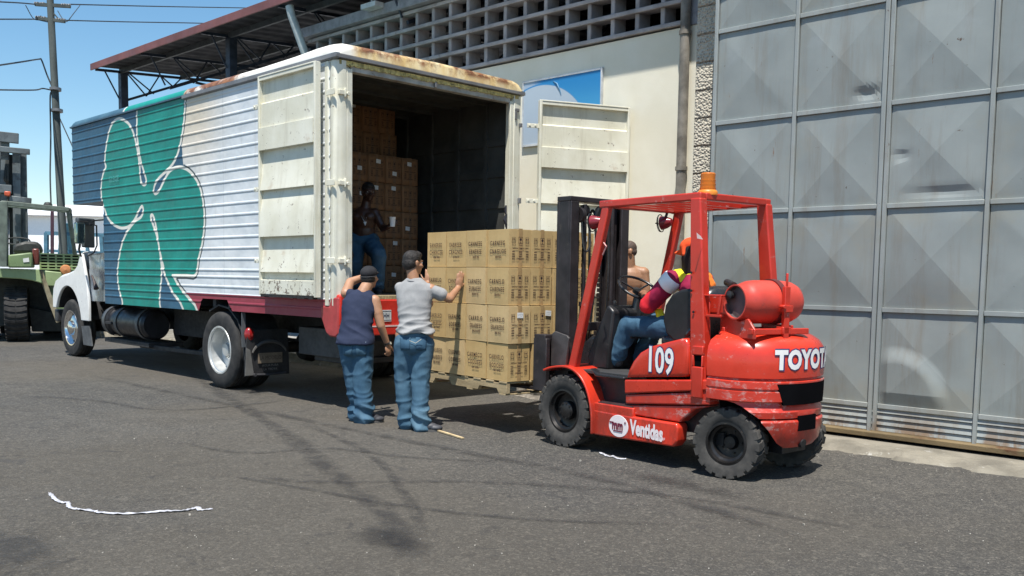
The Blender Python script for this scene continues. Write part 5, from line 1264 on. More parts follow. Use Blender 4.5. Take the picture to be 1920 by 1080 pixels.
b.add([(X, -.022, -CH/2+.002), (X, .022, -CH/2+.002), (X, .022, CH/2+.0045), (X, -.022, CH/2+.0045), (-X, .022, CH/2+.0045), (-X, -.022, CH/2+.0045)], [(0,1,2,3), (3,2,4,5)]); o = b.build('tape', M_tape, smooth=0); TAPE = o.data; bpy.data.objects.remove(o)
b = MB(); b.add([(0, -.036, -.022), (0, .036, -.026), (0, .037, .026), (0, -.035, .030)], [(0,1,2,3)]); o = b.build('label', M_lab, smooth=0); LAB = o.data; bpy.data.objects.remove(o)
TAPED = TAPE.copy(); TAPED.materials[0] = flat('dark_carton_tape', (.20, .11, .055), .5, var=.1)
b = MB(); put_text(b, 'LOTE 75', .020, (.0008, 0, .008), (0, 1, 0), (0, 0, 1), squeeze=.8); put_text(b, '24 UNID', .012, (.0008, 0, -.012), (0, 1, 0), (0, 0, 1)); o = b.build('lettering', M_labi, smooth=0); LABI = o.data; bpy.data.objects.remove(o)
def side_text(w1, w2, w3):
    b = MB(); y = -CD/2+.002-.0062; rr = random.uniform
    put_text(b, w1, .060, (-.005, y, .042+rr(-.004, .004)), (1, 0, 0), (0, 0, 1), bold=.0008, squeeze=.76, spacing=1.2)
    put_text(b, w2, .060, (.0, y, -.032+rr(-.004, .004)), (1, 0, 0), (0, 0, 1), bold=.0008, squeeze=.76, spacing=1.2)
    put_text(b, w3, .030, (.01, y, -.082), (1, 0, 0), (0, 0, 1), bold=.0008, squeeze=.8)
    o = b.build('printing', M_ink, smooth=0, fix=False); m = o.data; bpy.data.objects.remove(o); return m
def link(name, me, parent, loc=None, mat=None, rot=None):
    o = bpy.data.objects.new(name, me); COL.objects.link(o); o.parent = parent
    if loc: o.location = loc
    if rot: o.rotation_euler = rot
    return o
def carton(pos, rz, label, group, txt=None, lab=None, mesh=None, icon=True, tape=True):
    o = bpy.data.objects.new('carton', mesh or random.choice(CARD_MESH)); COL.objects.link(o); o.location = pos; o.rotation_euler = (random.uniform(-.004, .004), random.uniform(-.004, .004), rz)
    tag(o, label, 'carton', group)
    if icon: link('printing', ICON, o)
    if tape: link('tape', TAPED if 'truck' in group else TAPE, o)
    if txt is not None: link('printing', txt, o)
    if lab: l = link('label', LAB, o, (CW/2+.0065, lab[0], lab[1]), rot=(random.uniform(-.05, .05), 0, 0)); link('lettering', LABI, l)
    return o
WORDS = [[('EANEREE', 'CHRNCEE', 'BEBE VBEB'), ('EABREEB', 'CRAGNEE', 'SEVEN EN'), ('CANNEEE', 'ERNEREE', 'NEVE VBE'), ('CARNEEG', 'CNAGUOE', 'BRAVELE')],
         [('EARRELO', 'CRUIEES', 'BEVE VEE'), ('CHNREEO', 'BOAREES', 'ORREVEA'), ('CARNEEG', 'EUBAEEE', 'BNEVE VEL'), ('CARNELO', 'CHBENEE', 'BRAVELE')],
         [('EAKRLEO', 'CBEREES', 'BEV NEVE'), ('EARNEIO', 'EOBREES', 'BRE VNEE'), ('CARRELO', 'ERABEES', 'BNE ENVREE'), ('CANRELO', 'ERAREDE', 'BRE VELE')],
         [('EARUSEO', 'CRABEES', 'BRE VEVBEE'), ('CSSRNIO', 'COBREES', 'BNE VEPER'), ('CARMECO', 'CODUEES', 'BRE VEPER'), ('CARNELO', 'BODOEES', 'BRE VEVRE')]]
ROWN = ['top', 'second', 'third', 'bottom']; COLN = ['leftmost', 'second from the left', 'third from the left', 'corner']
ROWDX = [-.010, .002, .022, .012]; ROWDY = [.006, .0, -.006, .0]
LABS = {(2, 0): (.0, .088), (2, 1): (.07, .105), (0, 3): (-.005, .12)}
for r in range(4):
    z = P.o.z+.115+(3-r)*(CH+.0015)+CH/2
    for c in range(4):                                            # columns along x (text side)
        for d in range(4):                                        # depth along y (icon side)
            if 0 < c < 3 and 0 < d < 3: continue
            x = -CW/2-(3-c)*(CW+.004)+ROWDX[r]+random.uniform(-.004, .004); y = CD/2+d*(CD+.004)+ROWDY[r]+(3-c)*-.006+random.uniform(-.007, .007)
            if r == 3 and c == 3 and d == 1: y += .012
            w = P.w(x, y, 0); w.z = z
            if d == 0 and c == 3: lb = 'tan carton at the near corner of the %s row of the lifted stack' % ROWN[r]
            elif d == 0: lb = 'tan carton, %s row of the lifted stack, %s on the lettered side' % (ROWN[r], COLN[c])
            elif c == 3 and d < 3: lb = 'tan carton, %s row of the lifted stack, %s right of the near corner' % (ROWN[r], ('next', 'second')[d-1])
            elif c == 3: lb = 'tan carton, %s row of the lifted stack, far right corner behind the mast' % ROWN[r]
            else: lb = 'tan carton, %s row of the lifted stack, wall side, place %s-%s hidden from the road' % (ROWN[r], 'ABCD'[c], 'ABCD'[d])
            carton(w, P.t+random.uniform(-.022, .034), lb, 'cartons stacked on the lifted pallet', side_text(*WORDS[r][c]) if d == 0 else None, LABS.get((r, d)) if c == 3 else None, icon=(c == 3), tape=(c == 3 or r == 0))
# a torn flap hanging from the second row
fl_ = MB(); q = P.w(-1.10, -.03, 0); q.z = P.o.z+.115+2*(CH+.0015)
# pallet
pal = thing('pallet', 'pale wooden pallet carried on the forks under the cartons', 'pallet', (P.o.x, P.o.y, P.o.z), P.t)
M_wood = flat('pallet_wood', (.42, .32, .18), .85, var=.22, scale=5, bump=.4, stretch=(.3, 3, 3), dirt=(.24, .18, .11), dirtamt=.04)
PW, PD = 1.38, 1.10
for y in (.0, PD/2-.02, PD-.04):
    P_ = [(-PW, .0), (-PW+.12, .0), (-PW+.15, .04), (-PW+.42, .04), (-PW+.45, .0), (-.47, .0), (-.44, .04), (-.16, .04), (-.13, .0), (0, .0), (0, .096), (-PW, .096)]
    b = MB(); b.prism(P_, 'y', y, y+.04); b.build('stringer', M_wood, pal, bevel=.003)
for k in range(7):
    x = -PW+.0+k*(PW-.12)/6; b = MB(); b.box(x, x+.12, -.005, PD+.005, .096, .113); b.build('deck_board', M_wood, pal, bevel=.003)
for x in (-PW, -.66, -.12):
    b = MB(); b.box(x, x+.10, 0, PD, -.016, -.001); b.build('deck_board', M_wood, pal, bevel=.002)

# cartons inside the truck
def tcarton(x, y, z, label, lab=None, kind='cartons stacked inside the truck'):
    w = T.w(x, y, 0); w.z = z
    o = carton(w, T.t+random.uniform(-.02, .02), label, kind, None, lab, tape=True); 
    return o
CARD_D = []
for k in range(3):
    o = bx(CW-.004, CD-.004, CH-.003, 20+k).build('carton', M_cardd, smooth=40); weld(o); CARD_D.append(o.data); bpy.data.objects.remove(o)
TL = {(2, 4): (-.03, .12), (3, 4): (.0, -.02), (4, 4): (.02, .09), (5, 4): (.0, -.05), (3, 3): (.04, .02), (4, 3): (-.02, .11), (6, 4): (-.02, .10), (5, 1): (.02, .12), (5, 3): (-.01, .12), (5, 0): (.0, .06), (4, 0): (.03, .08), (3, 0): (.02, .10), (6, 2): (-.05, -.04), (6, 1): (.03, -.02)}
CN = ['', '', 'far left', 'left', 'middle', 'right', 'rightmost']
RN = ['bottom', 'second', 'third', 'fourth', 'fifth']
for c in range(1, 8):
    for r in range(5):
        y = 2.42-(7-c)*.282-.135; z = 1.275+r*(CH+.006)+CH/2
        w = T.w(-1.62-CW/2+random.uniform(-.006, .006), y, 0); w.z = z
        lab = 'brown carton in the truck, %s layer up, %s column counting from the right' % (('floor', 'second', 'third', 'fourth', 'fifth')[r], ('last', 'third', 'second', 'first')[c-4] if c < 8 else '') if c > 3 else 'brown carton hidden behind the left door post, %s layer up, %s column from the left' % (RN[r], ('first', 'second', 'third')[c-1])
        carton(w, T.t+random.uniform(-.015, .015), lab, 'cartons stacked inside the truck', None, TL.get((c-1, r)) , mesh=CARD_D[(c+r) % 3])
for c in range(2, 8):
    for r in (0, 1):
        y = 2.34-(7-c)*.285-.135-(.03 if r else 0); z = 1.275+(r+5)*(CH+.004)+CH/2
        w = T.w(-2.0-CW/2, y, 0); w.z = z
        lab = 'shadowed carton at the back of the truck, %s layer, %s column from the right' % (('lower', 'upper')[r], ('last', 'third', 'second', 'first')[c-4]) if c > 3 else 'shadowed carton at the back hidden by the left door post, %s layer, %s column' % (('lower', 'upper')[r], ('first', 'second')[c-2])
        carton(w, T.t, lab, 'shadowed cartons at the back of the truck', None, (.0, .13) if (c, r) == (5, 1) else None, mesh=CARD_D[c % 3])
# ================================================================== people
class Blob(MB):
    def cap(s, p0, p1, r0, r1=None, n=18):
        """tapered capsule"""
        r1 = r0 if r1 is None else r1; p0, p1 = Vector(p0), Vector(p1); d = p1-p0; L = d.length
        if L < 1e-5: return s.ell(p0, (r0, r0, r0))
        q = xrot(0, d); ax = d/L; rings = []
        for k in range(1, 6): a = PI/2*(1-k/5); rings.append((p0-ax*math.sin(a)*r0, max(1e-4, math.cos(a)*r0)))
        for k in range(0, 5): a = PI/2*k/5; rings.append((p1+ax*math.sin(a)*r1, max(1e-4, math.cos(a)*r1)))
        s.loft([s.ring(c, q, r, n) for c, r in rings]); return s
    def ell(s, c, r, rot=None, n=20):
        c = Vector(c); rot = rot or Matrix.Identity(3); rings = []
        for k in range(1, 12):
            a = -PI/2+PI*k/12; rings.append([c+rot@Vector((math.cos(a)*math.cos(2*PI*i/n)*r[0], math.cos(a)*math.sin(2*PI*i/n)*r[1], math.sin(a)*r[2])) for i in range(n)])
        s.loft(rings); return s
    def chain(s, pts, rs):
        for i in range(len(pts)-1): s.cap(pts[i], pts[i+1], rs[i], rs[i+1])
        return s
def torso(b, secs, n=28):
    """stack of oval sections ((cx, cy, cz), half width, half depth[, yaw])"""
    S = []
    for i in range(len(secs)-1):
        A, B_ = secs[i], secs[i+1]
        for k in range(4):
            t = k/4; t = t; S.append((Vector(A[0]).lerp(Vector(B_[0]), t), A[1]+(B_[1]-A[1])*t, A[2]+(B_[2]-A[2])*t, (A[3] if len(A) > 3 else 0)*(1-t)+(B_[3] if len(B_) > 3 else 0)*t))
    L = secs[-1]; S.append((Vector(L[0]), L[1], L[2], L[3] if len(L) > 3 else 0)); rings = []
    for c, rx, ry, yw in S:
        r = []
        for k in range(n):
            a = 2*PI*k/n; cx_, cy_ = math.copysign(abs(math.cos(a))**.88, math.cos(a))*rx, math.copysign(abs(math.sin(a))**.88, math.sin(a))*ry
            r.append(c+Vector((cx_*math.cos(yw)-cy_*math.sin(yw), cx_*math.sin(yw)+cy_*math.cos(yw), 0)))
        rings.append(r)
    b.loft(rings); return b
def shrink(secs, d): return [(s[0], s[1]-d, s[2]-d)+tuple(s[3:]) for s in secs]
def yawpitch(fwd, up=(0, 0, 1)):
    """matrix whose +y is forward, +z up, +x to the right of it"""
    f = Vector(fwd).normalized(); u = Vector(up); r = f.cross(u).normalized(); u = r.cross(f); return Matrix(((r.x, f.x, u.x), (r.y, f.y, u.y), (r.z, f.z, u.z)))
def remesh(bl, name, mat, parent, vox=.008, smooth=6, disp=None):
    me = bpy.data.meshes.new(name); me.from_pydata([tuple(v) for v in bl.v], [], bl.f)
    b = bmesh.new(); b.from_mesh(me); bmesh.ops.recalc_face_normals(b, faces=b.faces); b.to_mesh(me); b.free()
    o = bpy.data.objects.new(name, me); COL.objects.link(o)
    m = o.modifiers.new('r', 'REMESH'); m.mode = 'VOXEL'; m.voxel_size = vox
    m = o.modifiers.new('s', 'SMOOTH'); m.factor = .5; m.iterations = smooth
    dg = bpy.context.evaluated_depsgraph_get(); me2 = bpy.data.meshes.new_from_object(o.evaluated_get(dg))
    bpy.data.objects.remove(o); bpy.data.meshes.remove(me)
    if disp:
        n = len(me2.vertices); co = np.empty(n*3); no = np.empty(n*3); me2.vertices.foreach_get('co', co); me2.vertex_normals.foreach_get('vector', no); co = co.reshape(-1, 3); no = no.reshape(-1, 3)
        d = np.array([disp(Vector(c), Vector(k)) for c, k in zip(co, no)]); me2.vertices.foreach_set('co', (co+no*d[:, None]).ravel())
    me2.name = name; me2.materials.clear(); me2.materials.append(mat); me2.shade_smooth()
    for p in me2.polygons: p.material_index = 0
    o = bpy.data.objects.new(name, me2); COL.objects.link(o); o.parent = parent; return o
def ridg(p, s, a=1.0):
    return 1-abs(mnoise.noise(p*s))*2.2
def hand(b, w, fd, pn, side, curl=.25, spread=.16, sc_=1.0, curls=None):
    """w wrist, fd finger direction, pn palm normal (the way the palm faces), side +1 if the thumb leaves to fd x pn"""
    f = Vector(fd).normalized(); n = Vector(pn); n = (n-f*n.dot(f)).normalized(); l = f.cross(n)*side; w = Vector(w); k = sc_
    c = w+f*.052*k; rot = Matrix((l, f, n)).transposed(); b.ell(c, (.040*k, .053*k, .017*k), rot)
    for i, (o, L, r) in enumerate(((.029, .070, .0090), (.010, .079, .0093), (-.010, .073, .0090), (-.028, .058, .0080))):
        p = w+f*(.088-.006*abs(i-1.2))*k+l*o*k; d = (f+l*(o*spread*22*.4)).normalized(); cu = curls[i] if curls else curl*(1+.12*i); ang = cu*.5
        for j, q in enumerate((.44, .31, .25)):
            dd = (d*math.cos(ang)+n*math.sin(ang)).normalized(); e = p+dd*L*q*k; b.cap(p, e, r*k*(1-.07*j), r*k*(.93-.07*j), 10); p = e; ang += cu
    p = w+f*.022*k+l*.026*k; d = (l*.85+f*.75+n*.35).normalized()
    for j, (L, r) in enumerate(((.040, .0125), (.032, .0105), (.026, .0092))):
        e = p+d*L*k; b.cap(p, e, r*k, r*.9*k, 10); p = e; d = (d+f*.25+n*.12*curl).normalized()
def head(b, c, fwd, up=(0, 0, 1), s=1.0):
    M = yawpitch(fwd, up); c = Vector(c)
    def E(x, y, z, rx, ry, rz): b.ell(c+M@(Vector((x, y, z))*s), (rx*s, ry*s, rz*s), M)
    E(0, -.012, .035, .076, .093, .083); E(0, .020, -.015, .064, .078, .085); E(0, .040, -.070, .045, .048, .040); E(0, .078, -.088, .022, .018, .016)
    b.cap(c+M@Vector((0, .088, .012))*s, c+M@Vector((0, .112, -.022))*s, .010*s, .0155*s); E(-.012, .100, -.028, .009, .011, .008); E(.012, .100, -.028, .009, .011, .008)
    E(0, .080, .030, .050, .020, .013); E(0, .092, -.052, .024, .012, .006); E(0, .090, -.063, .021, .013, .007)
    for q in (-1, 1): E(q*.050, .055, -.018, .022, .028, .020); E(q*.078, -.006, -.008, .010, .020, .032); E(q*.083, -.010, .006, .007, .019, .020)
    return M
def face_bits(parent, c, M, s=1.0, iris=(.02, .012, .008), glob=(.55, .50, .46)):
    c = Vector(c); b = Blob()
    for q in (-1, 1): b.ell(c+M@(Vector((q*.031, .078, .010))*s), (.0135*s, .013*s, .009*s), M, 12)
    e = b.build('eye', flat('eye_white', glob, .3, var=.02), parent, smooth=60)
    b = Blob()
    for q in (-1, 1): b.ell(c+M@(Vector((q*.031, .0885, .010))*s), (.006*s, .004*s, .006*s), M, 10)
    b.build('iris', flat('iris_dark', iris, .2), e, smooth=60)
def skin_mat(name, col, sub=.0, rough=.5):
    t = NT(name); n = t.noise(9, 5, .6); f = t.noise(120, 4, .6)
    c = t.mix(t.ramp(n, .3, .7), tuple(v*.85 for v in col), tuple(min(1, v*1.1) for v in col)); t.out(c, rough, 0, t.bump(f, .12, .002), .5)
    t.b.inputs['Subsurface Weight'].default_value = .06; t.b.inputs['Subsurface Radius'].default_value = (.02, .008, .004); return t.m
def cloth_mat(name, col, col2=None, weave=350, fade=None, bump=.25):
    t = NT(name); n = t.noise(5, 6, .65); w = t.noise(weave, 2, .5); c = t.mix(t.ramp(n, .3, .7), col, col2 or tuple(min(1, v*1.25) for v in col))
    if fade: c = t.mix(t.ramp(t.noise(3.2, 4, .6, (1, 1, .5)), .48, .72, 0, .6), c, fade)
    c = t.mix(t.ramp(w, .35, .65, 0, .25), c, tuple(v*.6 for v in col)); return t.out(c, .85, 0, t.bump(w, bump, .002, t.bump(n, .2, .01)), .25)
M_jean = cloth_mat('blue_denim', (.030, .078, .135), (.058, .130, .20), 300, (.12, .21, .29))
M_jean2 = cloth_mat('worn_blue_denim', (.042, .098, .155), (.075, .155, .225), 300, (.16, .26, .33))
M_hair = flat('short_black_hair', (.018, .014, .012), .55, var=.5, scale=60, bump=1.0, bscale=260)
M_shoe = flat('dark_shoe_leather', (.035, .037, .045), .55, var=.3, bump=.2); M_sole = flat('shoe_sole', (.10, .095, .09), .8)
def jean_disp(knees, hems, k=1.0):
    def f(p, n):
        a = 0
        for kn in knees: d = (p-kn).length; a += .007*max(0, 1-d/.16)
        for h in hems: a += .011*max(0, 1-abs(p.z-h)/.20)
        wn_ = mnoise.noise_vector(p*2.6)*.9; q = Vector((p.x*3.2, p.y*3.2, p.z*6.5))+wn_; w = ridg(q, 1.5)-.4; w2 = ridg(Vector((p.x*6, p.y*6, p.z*3))-wn_, 1.2)-.4
        return k*((.004+a*1.6)*w+.007*w2+.0015*mnoise.noise(p*14))
    return f
def shoe(parent, heel, toe, z0=0.0, w=.048, mat=None):
    heel, toe = Vector(heel), Vector(toe); d = (toe-heel); L = d.length; d.normalize(); s = Vector((-d.y, d.x, 0)); b = Blob()
    M = Matrix((s, d, Vector((0, 0, 1)))).transposed()
    b.ell(heel+d*.05+Vector((0, 0, z0+.045-heel.z)), (w*.85, .062, .05), M); b.ell(heel+d*L*.52+Vector((0, 0, z0+.046-heel.z)), (w*.92, L*.36, .043), M); b.ell(toe-d*.065+Vector((0, 0, z0+.036-toe.z)), (w, .075, .032), M)
    o = remesh(b, 'shoe', mat or M_shoe, parent, .006, 3)
    b = MB(); P_ = []
    for k in range(20):
        a = 2*PI*k/20; q = math.cos(a); P_.append(heel+d*(L*.5+q*(L*.5+.004))+s*math.sin(a)*(w*(1.0 if q > 0 else .86)))
    b.loft([[(p.x, p.y, z0+h) for p in P_] for h in (.001, .022)]); b.build('sole', M_sole, o, smooth=50)
    return o
def person(label, frame):
    return thing('person', label, 'person', frame.o, frame.t)

# ---- man in the grey shirt, pushing the stack
Q = Fr((-7.021, 5.88, 0), 44.1)
def qv(px, py, y): return Q.at(px, py, 'y', y)
g = person('man in a grey T-shirt and blue jeans pushing the cartons with both hands', Q)
M_sk1 = skin_mat('tanned_skin', (.36, .185, .105))
def PZv(world): return Q.l(world)
rhand = PZv(P.w(-.745, -.010, 0)); rhand.z = 1.475
lhand = PZv(P.w(-1.385, -.015, 0)); lhand.z = 1.50; lhand.x += .07
hip_l, hip_r = Vector((-.085, .02, .92)), Vector((.085, .03, .92))
kn_l, kn_r = Vector((-.115, .06, .50)), Vector((.065, .01, .49)); an_l, an_r = Vector((-.075, .05, .09)), Vector((.075, -.06, .09))
sh_l, sh_r = Vector((-.155, .17, 1.385)), Vector((.150, .08, 1.375)); nk = Vector((-.015, .10, 1.48)); hd = Vector((-.028, .135, 1.625))
el_r = Vector((.335, .10, 1.285)); wr_r = rhand+Vector((-.035, -.045, -.085))
el_l = Vector((-.10, .44, 1.33)); wr_l = lhand+Vector((-.055, -.045, -.075))
b = Blob()
hf = Vector((.72, .68, -.05)); Mh = head(b, hd, hf)
b.cap(nk+Vector((0, 0, -.06)), hd+Vector((-.01, -.02, -.045)), .062, .055)
TG = [((.01, .025, .945), .188, .148, -.15), ((.01, .032, .985), .182, .142, -.15), ((.0, .04, 1.03), .168, .126, -.15), ((-.002, .05, 1.09), .156, .115, -.18), ((-.005, .07, 1.19), .164, .116, -.22), ((-.008, .09, 1.29), .182, .120, -.28), ((-.010, .105, 1.37), .184, .112, -.32), ((-.012, .11, 1.425), .150, .092, -.32), ((-.014, .11, 1.46), .098, .074, -.3), ((-.016, .108, 1.485), .068, .062, -.3)]
torso(b, shrink(TG[2:], .022)); b.cap(sh_l*.9, sh_r*.9+Vector((0, .01, 0)), .045, .045); b.cap((-.09, .04, .92), (.09, .04, .92), .10, .10)
b.chain([sh_r, el_r, wr_r], [.058, .043, .029]); b.chain([sh_l, el_l, wr_l], [.056, .042, .029])
hand(b, wr_r, Vector((.15, .10, 1)), Vector((-.45, 1, .0)), -1, .06, .34, 1.05)
hand(b, wr_l, Vector((.05, .18, 1)), Vector((.2, 1, 0)), 1, .10, .40, 1.05)
b.chain([hip_l, kn_l, an_l], [.09, .058, .042]); b.chain([hip_r, kn_r, an_r], [.09, .058, .042]); b.ell(an_l+Vector((.02, .05, -.04)), (.04, .09, .035)); b.ell(an_r+Vector((.05, .02, -.04)), (.08, .045, .035))
remesh(b, 'body', M_sk1, g, .0075, 4)
face_bits(g, hd, Mh)
b = Blob()
def Hh(x, y, z, rx, ry, rz): b.ell(hd+Mh@Vector((x, y, z)), (rx, ry, rz), Mh)
Hh(0, -.018, .046, .082, .096, .084); Hh(0, -.045, .0, .078, .072, .078); Hh(0, .03, .085, .062, .06, .042); remesh(b, 'hair', M_hair, g, .007, 3, lambda p, n: .003*mnoise.noise(p*70))
b = Blob()
torso(b, TG)
u = (el_r-sh_r).normalized(); b.cap(sh_r-u*.02, sh_r+u*.115, .056, .068); u2 = (el_l-sh_l).normalized(); b.cap(sh_l-u2*.01, sh_l+u2*.16, .056, .064)
def tee(p, n):
    lo = max(0, min(1, (1.28-p.z)/.30)); q = Vector((p.x*3.0+p.z*3.5, p.y*3, p.z*8-p.x*4)); w = ridg(q, 1.15)
    v = .022*(w-.45)*lo+.005*(ridg(p+Vector((3, 0, 0)), 7)-.4)
    v += .012*(ridg(Vector((p.x*2, p.y*2, p.z*18)), 1.0)-.4)*max(0, 1-abs(p.z-1.02)/.09)
    v += -.010*math.exp(-((p.z-1.33)/.06)**2)*max(0, -n.y)*math.exp(-((p.x+.02)/.09)**2)
    return v
M_tee = cloth_mat('grey_cotton', (.27, .272, .275), (.34, .34, .34), 420)
o = remesh(b, 'shirt', M_tee, g, .0085, 5, tee)
b = MB(); b.tube([nk+Vector((math.cos(a)*.070, math.sin(a)*.068, -.018+.012*math.sin(a))) for a in np.linspace(0, 2*PI, 30)], .006, 6); b.build('collar', cloth_mat('dark_grey_rib', (.16, .16, .17), None, 400), o, smooth=60)
b = Blob(); b.ell((0, .03, .925), (.168, .124, .10)); b.cap((-.075, .025, .87), (.075, .03, .87), .112, .112); b.ell((.0, -.0, .83), (.14, .118, .10))
dn = Vector((0, 0, -.08)); b.chain([hip_l+dn, kn_l, an_l], [.110, .086, .074]); b.chain([hip_r+dn, kn_r, an_r], [.112, .088, .078]); b.cap(an_l+Vector((.0, .01, .06)), an_l+Vector((.012, .015, -.025)), .078, .084); b.cap(an_r+Vector((0, 0, .06)), an_r+Vector((.01, .0, -.03)), .082, .090)
jo = remesh(b, 'jeans', M_jean2, g, .0085, 4, jean_disp([kn_l, kn_r], [.10, .14], 1.0))
b = MB(); b.loft([[(math.cos(a)*(.163+.0), .04+math.sin(a)*.125, z) for a in np.linspace(0, 2*PI, 36, endpoint=False)] for z in (.955, .99)]); b.build('belt', flat('navy_belt', (.02, .028, .06), .5), g, smooth=50)
b = MB(); zt = .87
b.tube([(-.03, -.128, .885), (.03, -.134, .862), (.085, -.126, .90)], .0025, 5); b.build('pocket_stitching', flat('stitch_cream', (.5, .47, .38), .8), jo)
shoe(g, an_l+Vector((-.01, -.04, 0)), an_l+Vector((.09, .16, 0)), 0, .05); shoe(g, an_r+Vector((-.06, -.01, 0)), an_r+Vector((.21, -.01, 0)), 0, .052)

# ---- man in the navy vest
V = Fr((-7.729, 5.777, 0), 44.1)
v_ = person('man in a navy sleeveless top, black cap and jeans watching the loading', V)
M_sk2 = skin_mat('light_brown_skin', (.42, .225, .135))
hip_l, hip_r = Vector((-.135, .03, .86)), Vector((.015, .03, .86)); kn_l, kn_r = Vector((-.105, .07, .47)), Vector((.01, .03, .46)); an_l, an_r = Vector((-.055, .10, .09)), Vector((.035, -.01, .09))
sh_l, sh_r = Vector((-.185, .17, 1.315)), Vector((.115, .13, 1.245)); nk = Vector((.0, .19, 1.37)); hd = Vector((.045, .235, 1.475))
el_l = Vector((-.165, .30, 1.43)); wr_l = Vector((.0, .42, 1.50)); el_r = Vector((.185, .10, .985)); wr_r = Vector((.245, .16, .795))
b = Blob(); hf = Vector((.30, .92, .12)); Mh = head(b, hd, hf)
b.cap(nk+Vector((-.01, -.03, -.05)), hd+Vector((-.0, -.03, -.04)), .066, .060)
TV = [((-.058, .028, .805), .198, .156), ((-.058, .035, .86), .192, .150), ((-.060, .045, .92), .170, .130), ((-.056, .06, .99), .160, .122), ((-.048, .09, 1.08), .166, .122), ((-.040, .125, 1.17), .178, .124, .1), ((-.034, .15, 1.245), .180, .116, .12), ((-.026, .165, 1.30), .150, .096, .12), ((-.016, .175, 1.335), .100, .078, .1), ((-.008, .18, 1.36), .070, .066)]
torso(b, shrink(TV[2:], .022)); b.cap(sh_l.lerp(sh_r, .08), sh_l.lerp(sh_r, .92), .045, .045); b.cap((-.135, .03, .86), (.02, .03, .86), .10, .10)
b.chain([sh_r, el_r, wr_r], [.060, .044, .029]); b.chain([sh_l, el_l, wr_l], [.056, .046, .030]); b.cap(sh_r, (sh_r+el_r)/2, .060, .055)
hand(b, wr_r, Vector((.15, .05, -1)), Vector((-.6, .6, 0)), 1, .75, .05, 1.0)
hand(b, wr_l, Vector((.2, .4, .5)), Vector((.2, .9, -.2)), 1, .5, .1, 1.0)
b.chain([hip_l, kn_l, an_l], [.088, .056, .042]); b.chain([hip_r, kn_r, an_r], [.088, .056, .042])
remesh(b, 'body', M_sk2, v_, .0075, 4); face_bits(v_, hd, Mh)
b = Blob()
b.ell(hd+Mh@Vector((0, -.030, .0)), (.080, .082, .075), Mh); remesh(b, 'hair', M_hair, v_, .007, 3)
b = Blob(); b.ell(hd+Mh@Vector((0, -.008, .052)), (.086, .103, .078), Mh); b.ell(hd+Mh@Vector((0, .08, .045)), (.068, .075, .014), Mh)
M_cap = cloth_mat('black_cap_cloth', (.018, .018, .021), (.03, .03, .034), 260)
co = remesh(b, 'cap', M_cap, v_, .007, 3); b = MB(); b.tube([hd+Mh@Vector((math.cos(a)*.087, -.008+math.sin(a)*.104, .022)) for a in np.linspace(PI, 2*PI, 20)], .004, 5); b.build('cap_seam', flat('cap_seam', (.05, .05, .055), .7), co)
b = Blob(); torso(b, TV); b.cap(sh_l+Vector((.045, -.01, -.01)), sh_r+Vector((-.050, -.01, .0)), .058, .058)
def vst(p, n):
    lo = max(0, min(1, (1.22-p.z)/.3)); return .014*(ridg(Vector((p.x*2.2-p.z*2, p.y*2, p.z*7+p.x*3)), 1.3)-.4)*(.25+lo)+.003*(ridg(p, 8)-.4)
remesh(b, 'vest', cloth_mat('navy_knit', (.018, .026, .055), (.028, .037, .075), 380), v_, .0085, 5, vst)
b = Blob(); b.ell((-.06, .03, .785), (.170, .128, .095)); b.cap((-.130, .03, .77), (.010, .03, .77), .108, .108); b.ell((-.06, .01, .745), (.145, .120, .09))
b.chain([hip_l+dn, kn_l, an_l], [.106, .086, .072]); b.chain([hip_r+dn, kn_r, an_r], [.114, .100, .088]); b.cap(an_l+Vector((0, 0, .05)), an_l+Vector((0, 0, -.03)), .074, .078); b.cap(an_r+Vector((0, 0, .05)), an_r+Vector((0, 0, -.035)), .092, .102)
jo = remesh(b, 'jeans', M_jean, v_, .0085, 4, jean_disp([kn_l, kn_r], [.10, .16], 1.25))
b = MB(); b.cyl((.045, -.105, .80), (.065, -.104, .835), .004, n=6); b.build('pen', flat('blue_pen', (.35, .42, .5), .4), v_)
b = MB(); wd_ = (wr_r-el_r).normalized(); wc = wr_r-wd_*.012; b.cyl(wc-wd_*.012, wc+wd_*.012, .034, n=18); wo = b.build('watch', flat('watch_strap', (.05, .04, .035), .5), v_); b = MB(); b.cyl(wc+Vector((.03, -.012, .0)), wc+Vector((.042, -.016, .004)), .015, n=14); b.build('watch_face', M_chrome, wo)
shoe(v_, an_l+Vector((-.02, -.05, 0)), an_l+Vector((.05, .18, 0)), 0, .048); shoe(v_, an_r+Vector((-.05, -.03, 0)), an_r+Vector((.19, .05, 0)), 0, .05)

# ---- man standing in the truck
Tm = T.w(-1.15, 1.22, 1.272); TM = Fr(Tm, 44.1)
def tv(px, py, y): return TM.at(px, py, 'y', y)
m_ = person('shirtless man inside the truck stepping down, holding a white cup', TM)
M_sk3 = skin_mat('dark_brown_skin', (.075, .034, .022), rough=.4)
hd = tv(691, 361, .0); nk = tv(683, 392, .0); pel = tv(682, 452, .05)
sh_r = tv(703, 399, -.02); sh_l = tv(660, 402, .05); el_r = tv(718, 428, -.08); wr_r = tv(729, 425, -.24)
el_l = tv(650, 440, -.05); wr_l = tv(655, 468, -.15); hip_r = pel+Vector((.08, 0, -.03)); hip_l = pel+Vector((-.10, 0, -.03))
kn_r = tv(711, 478, -.25); an_r = Vector((kn_r.x-.03, kn_r.y+.08, .09)); kn_l = tv(666, 495, -.05); an_l = Vector((kn_l.x-.02, kn_l.y+.10, .09))
b = Blob(); hf = Vector((.42, -.90, -.12)); Mh = head(b, hd, hf)
b.cap(nk+Vector((0, 0, -.05)), hd+Vector((-.01, .02, -.04)), .064, .056); ch_ = (nk+pel)/2
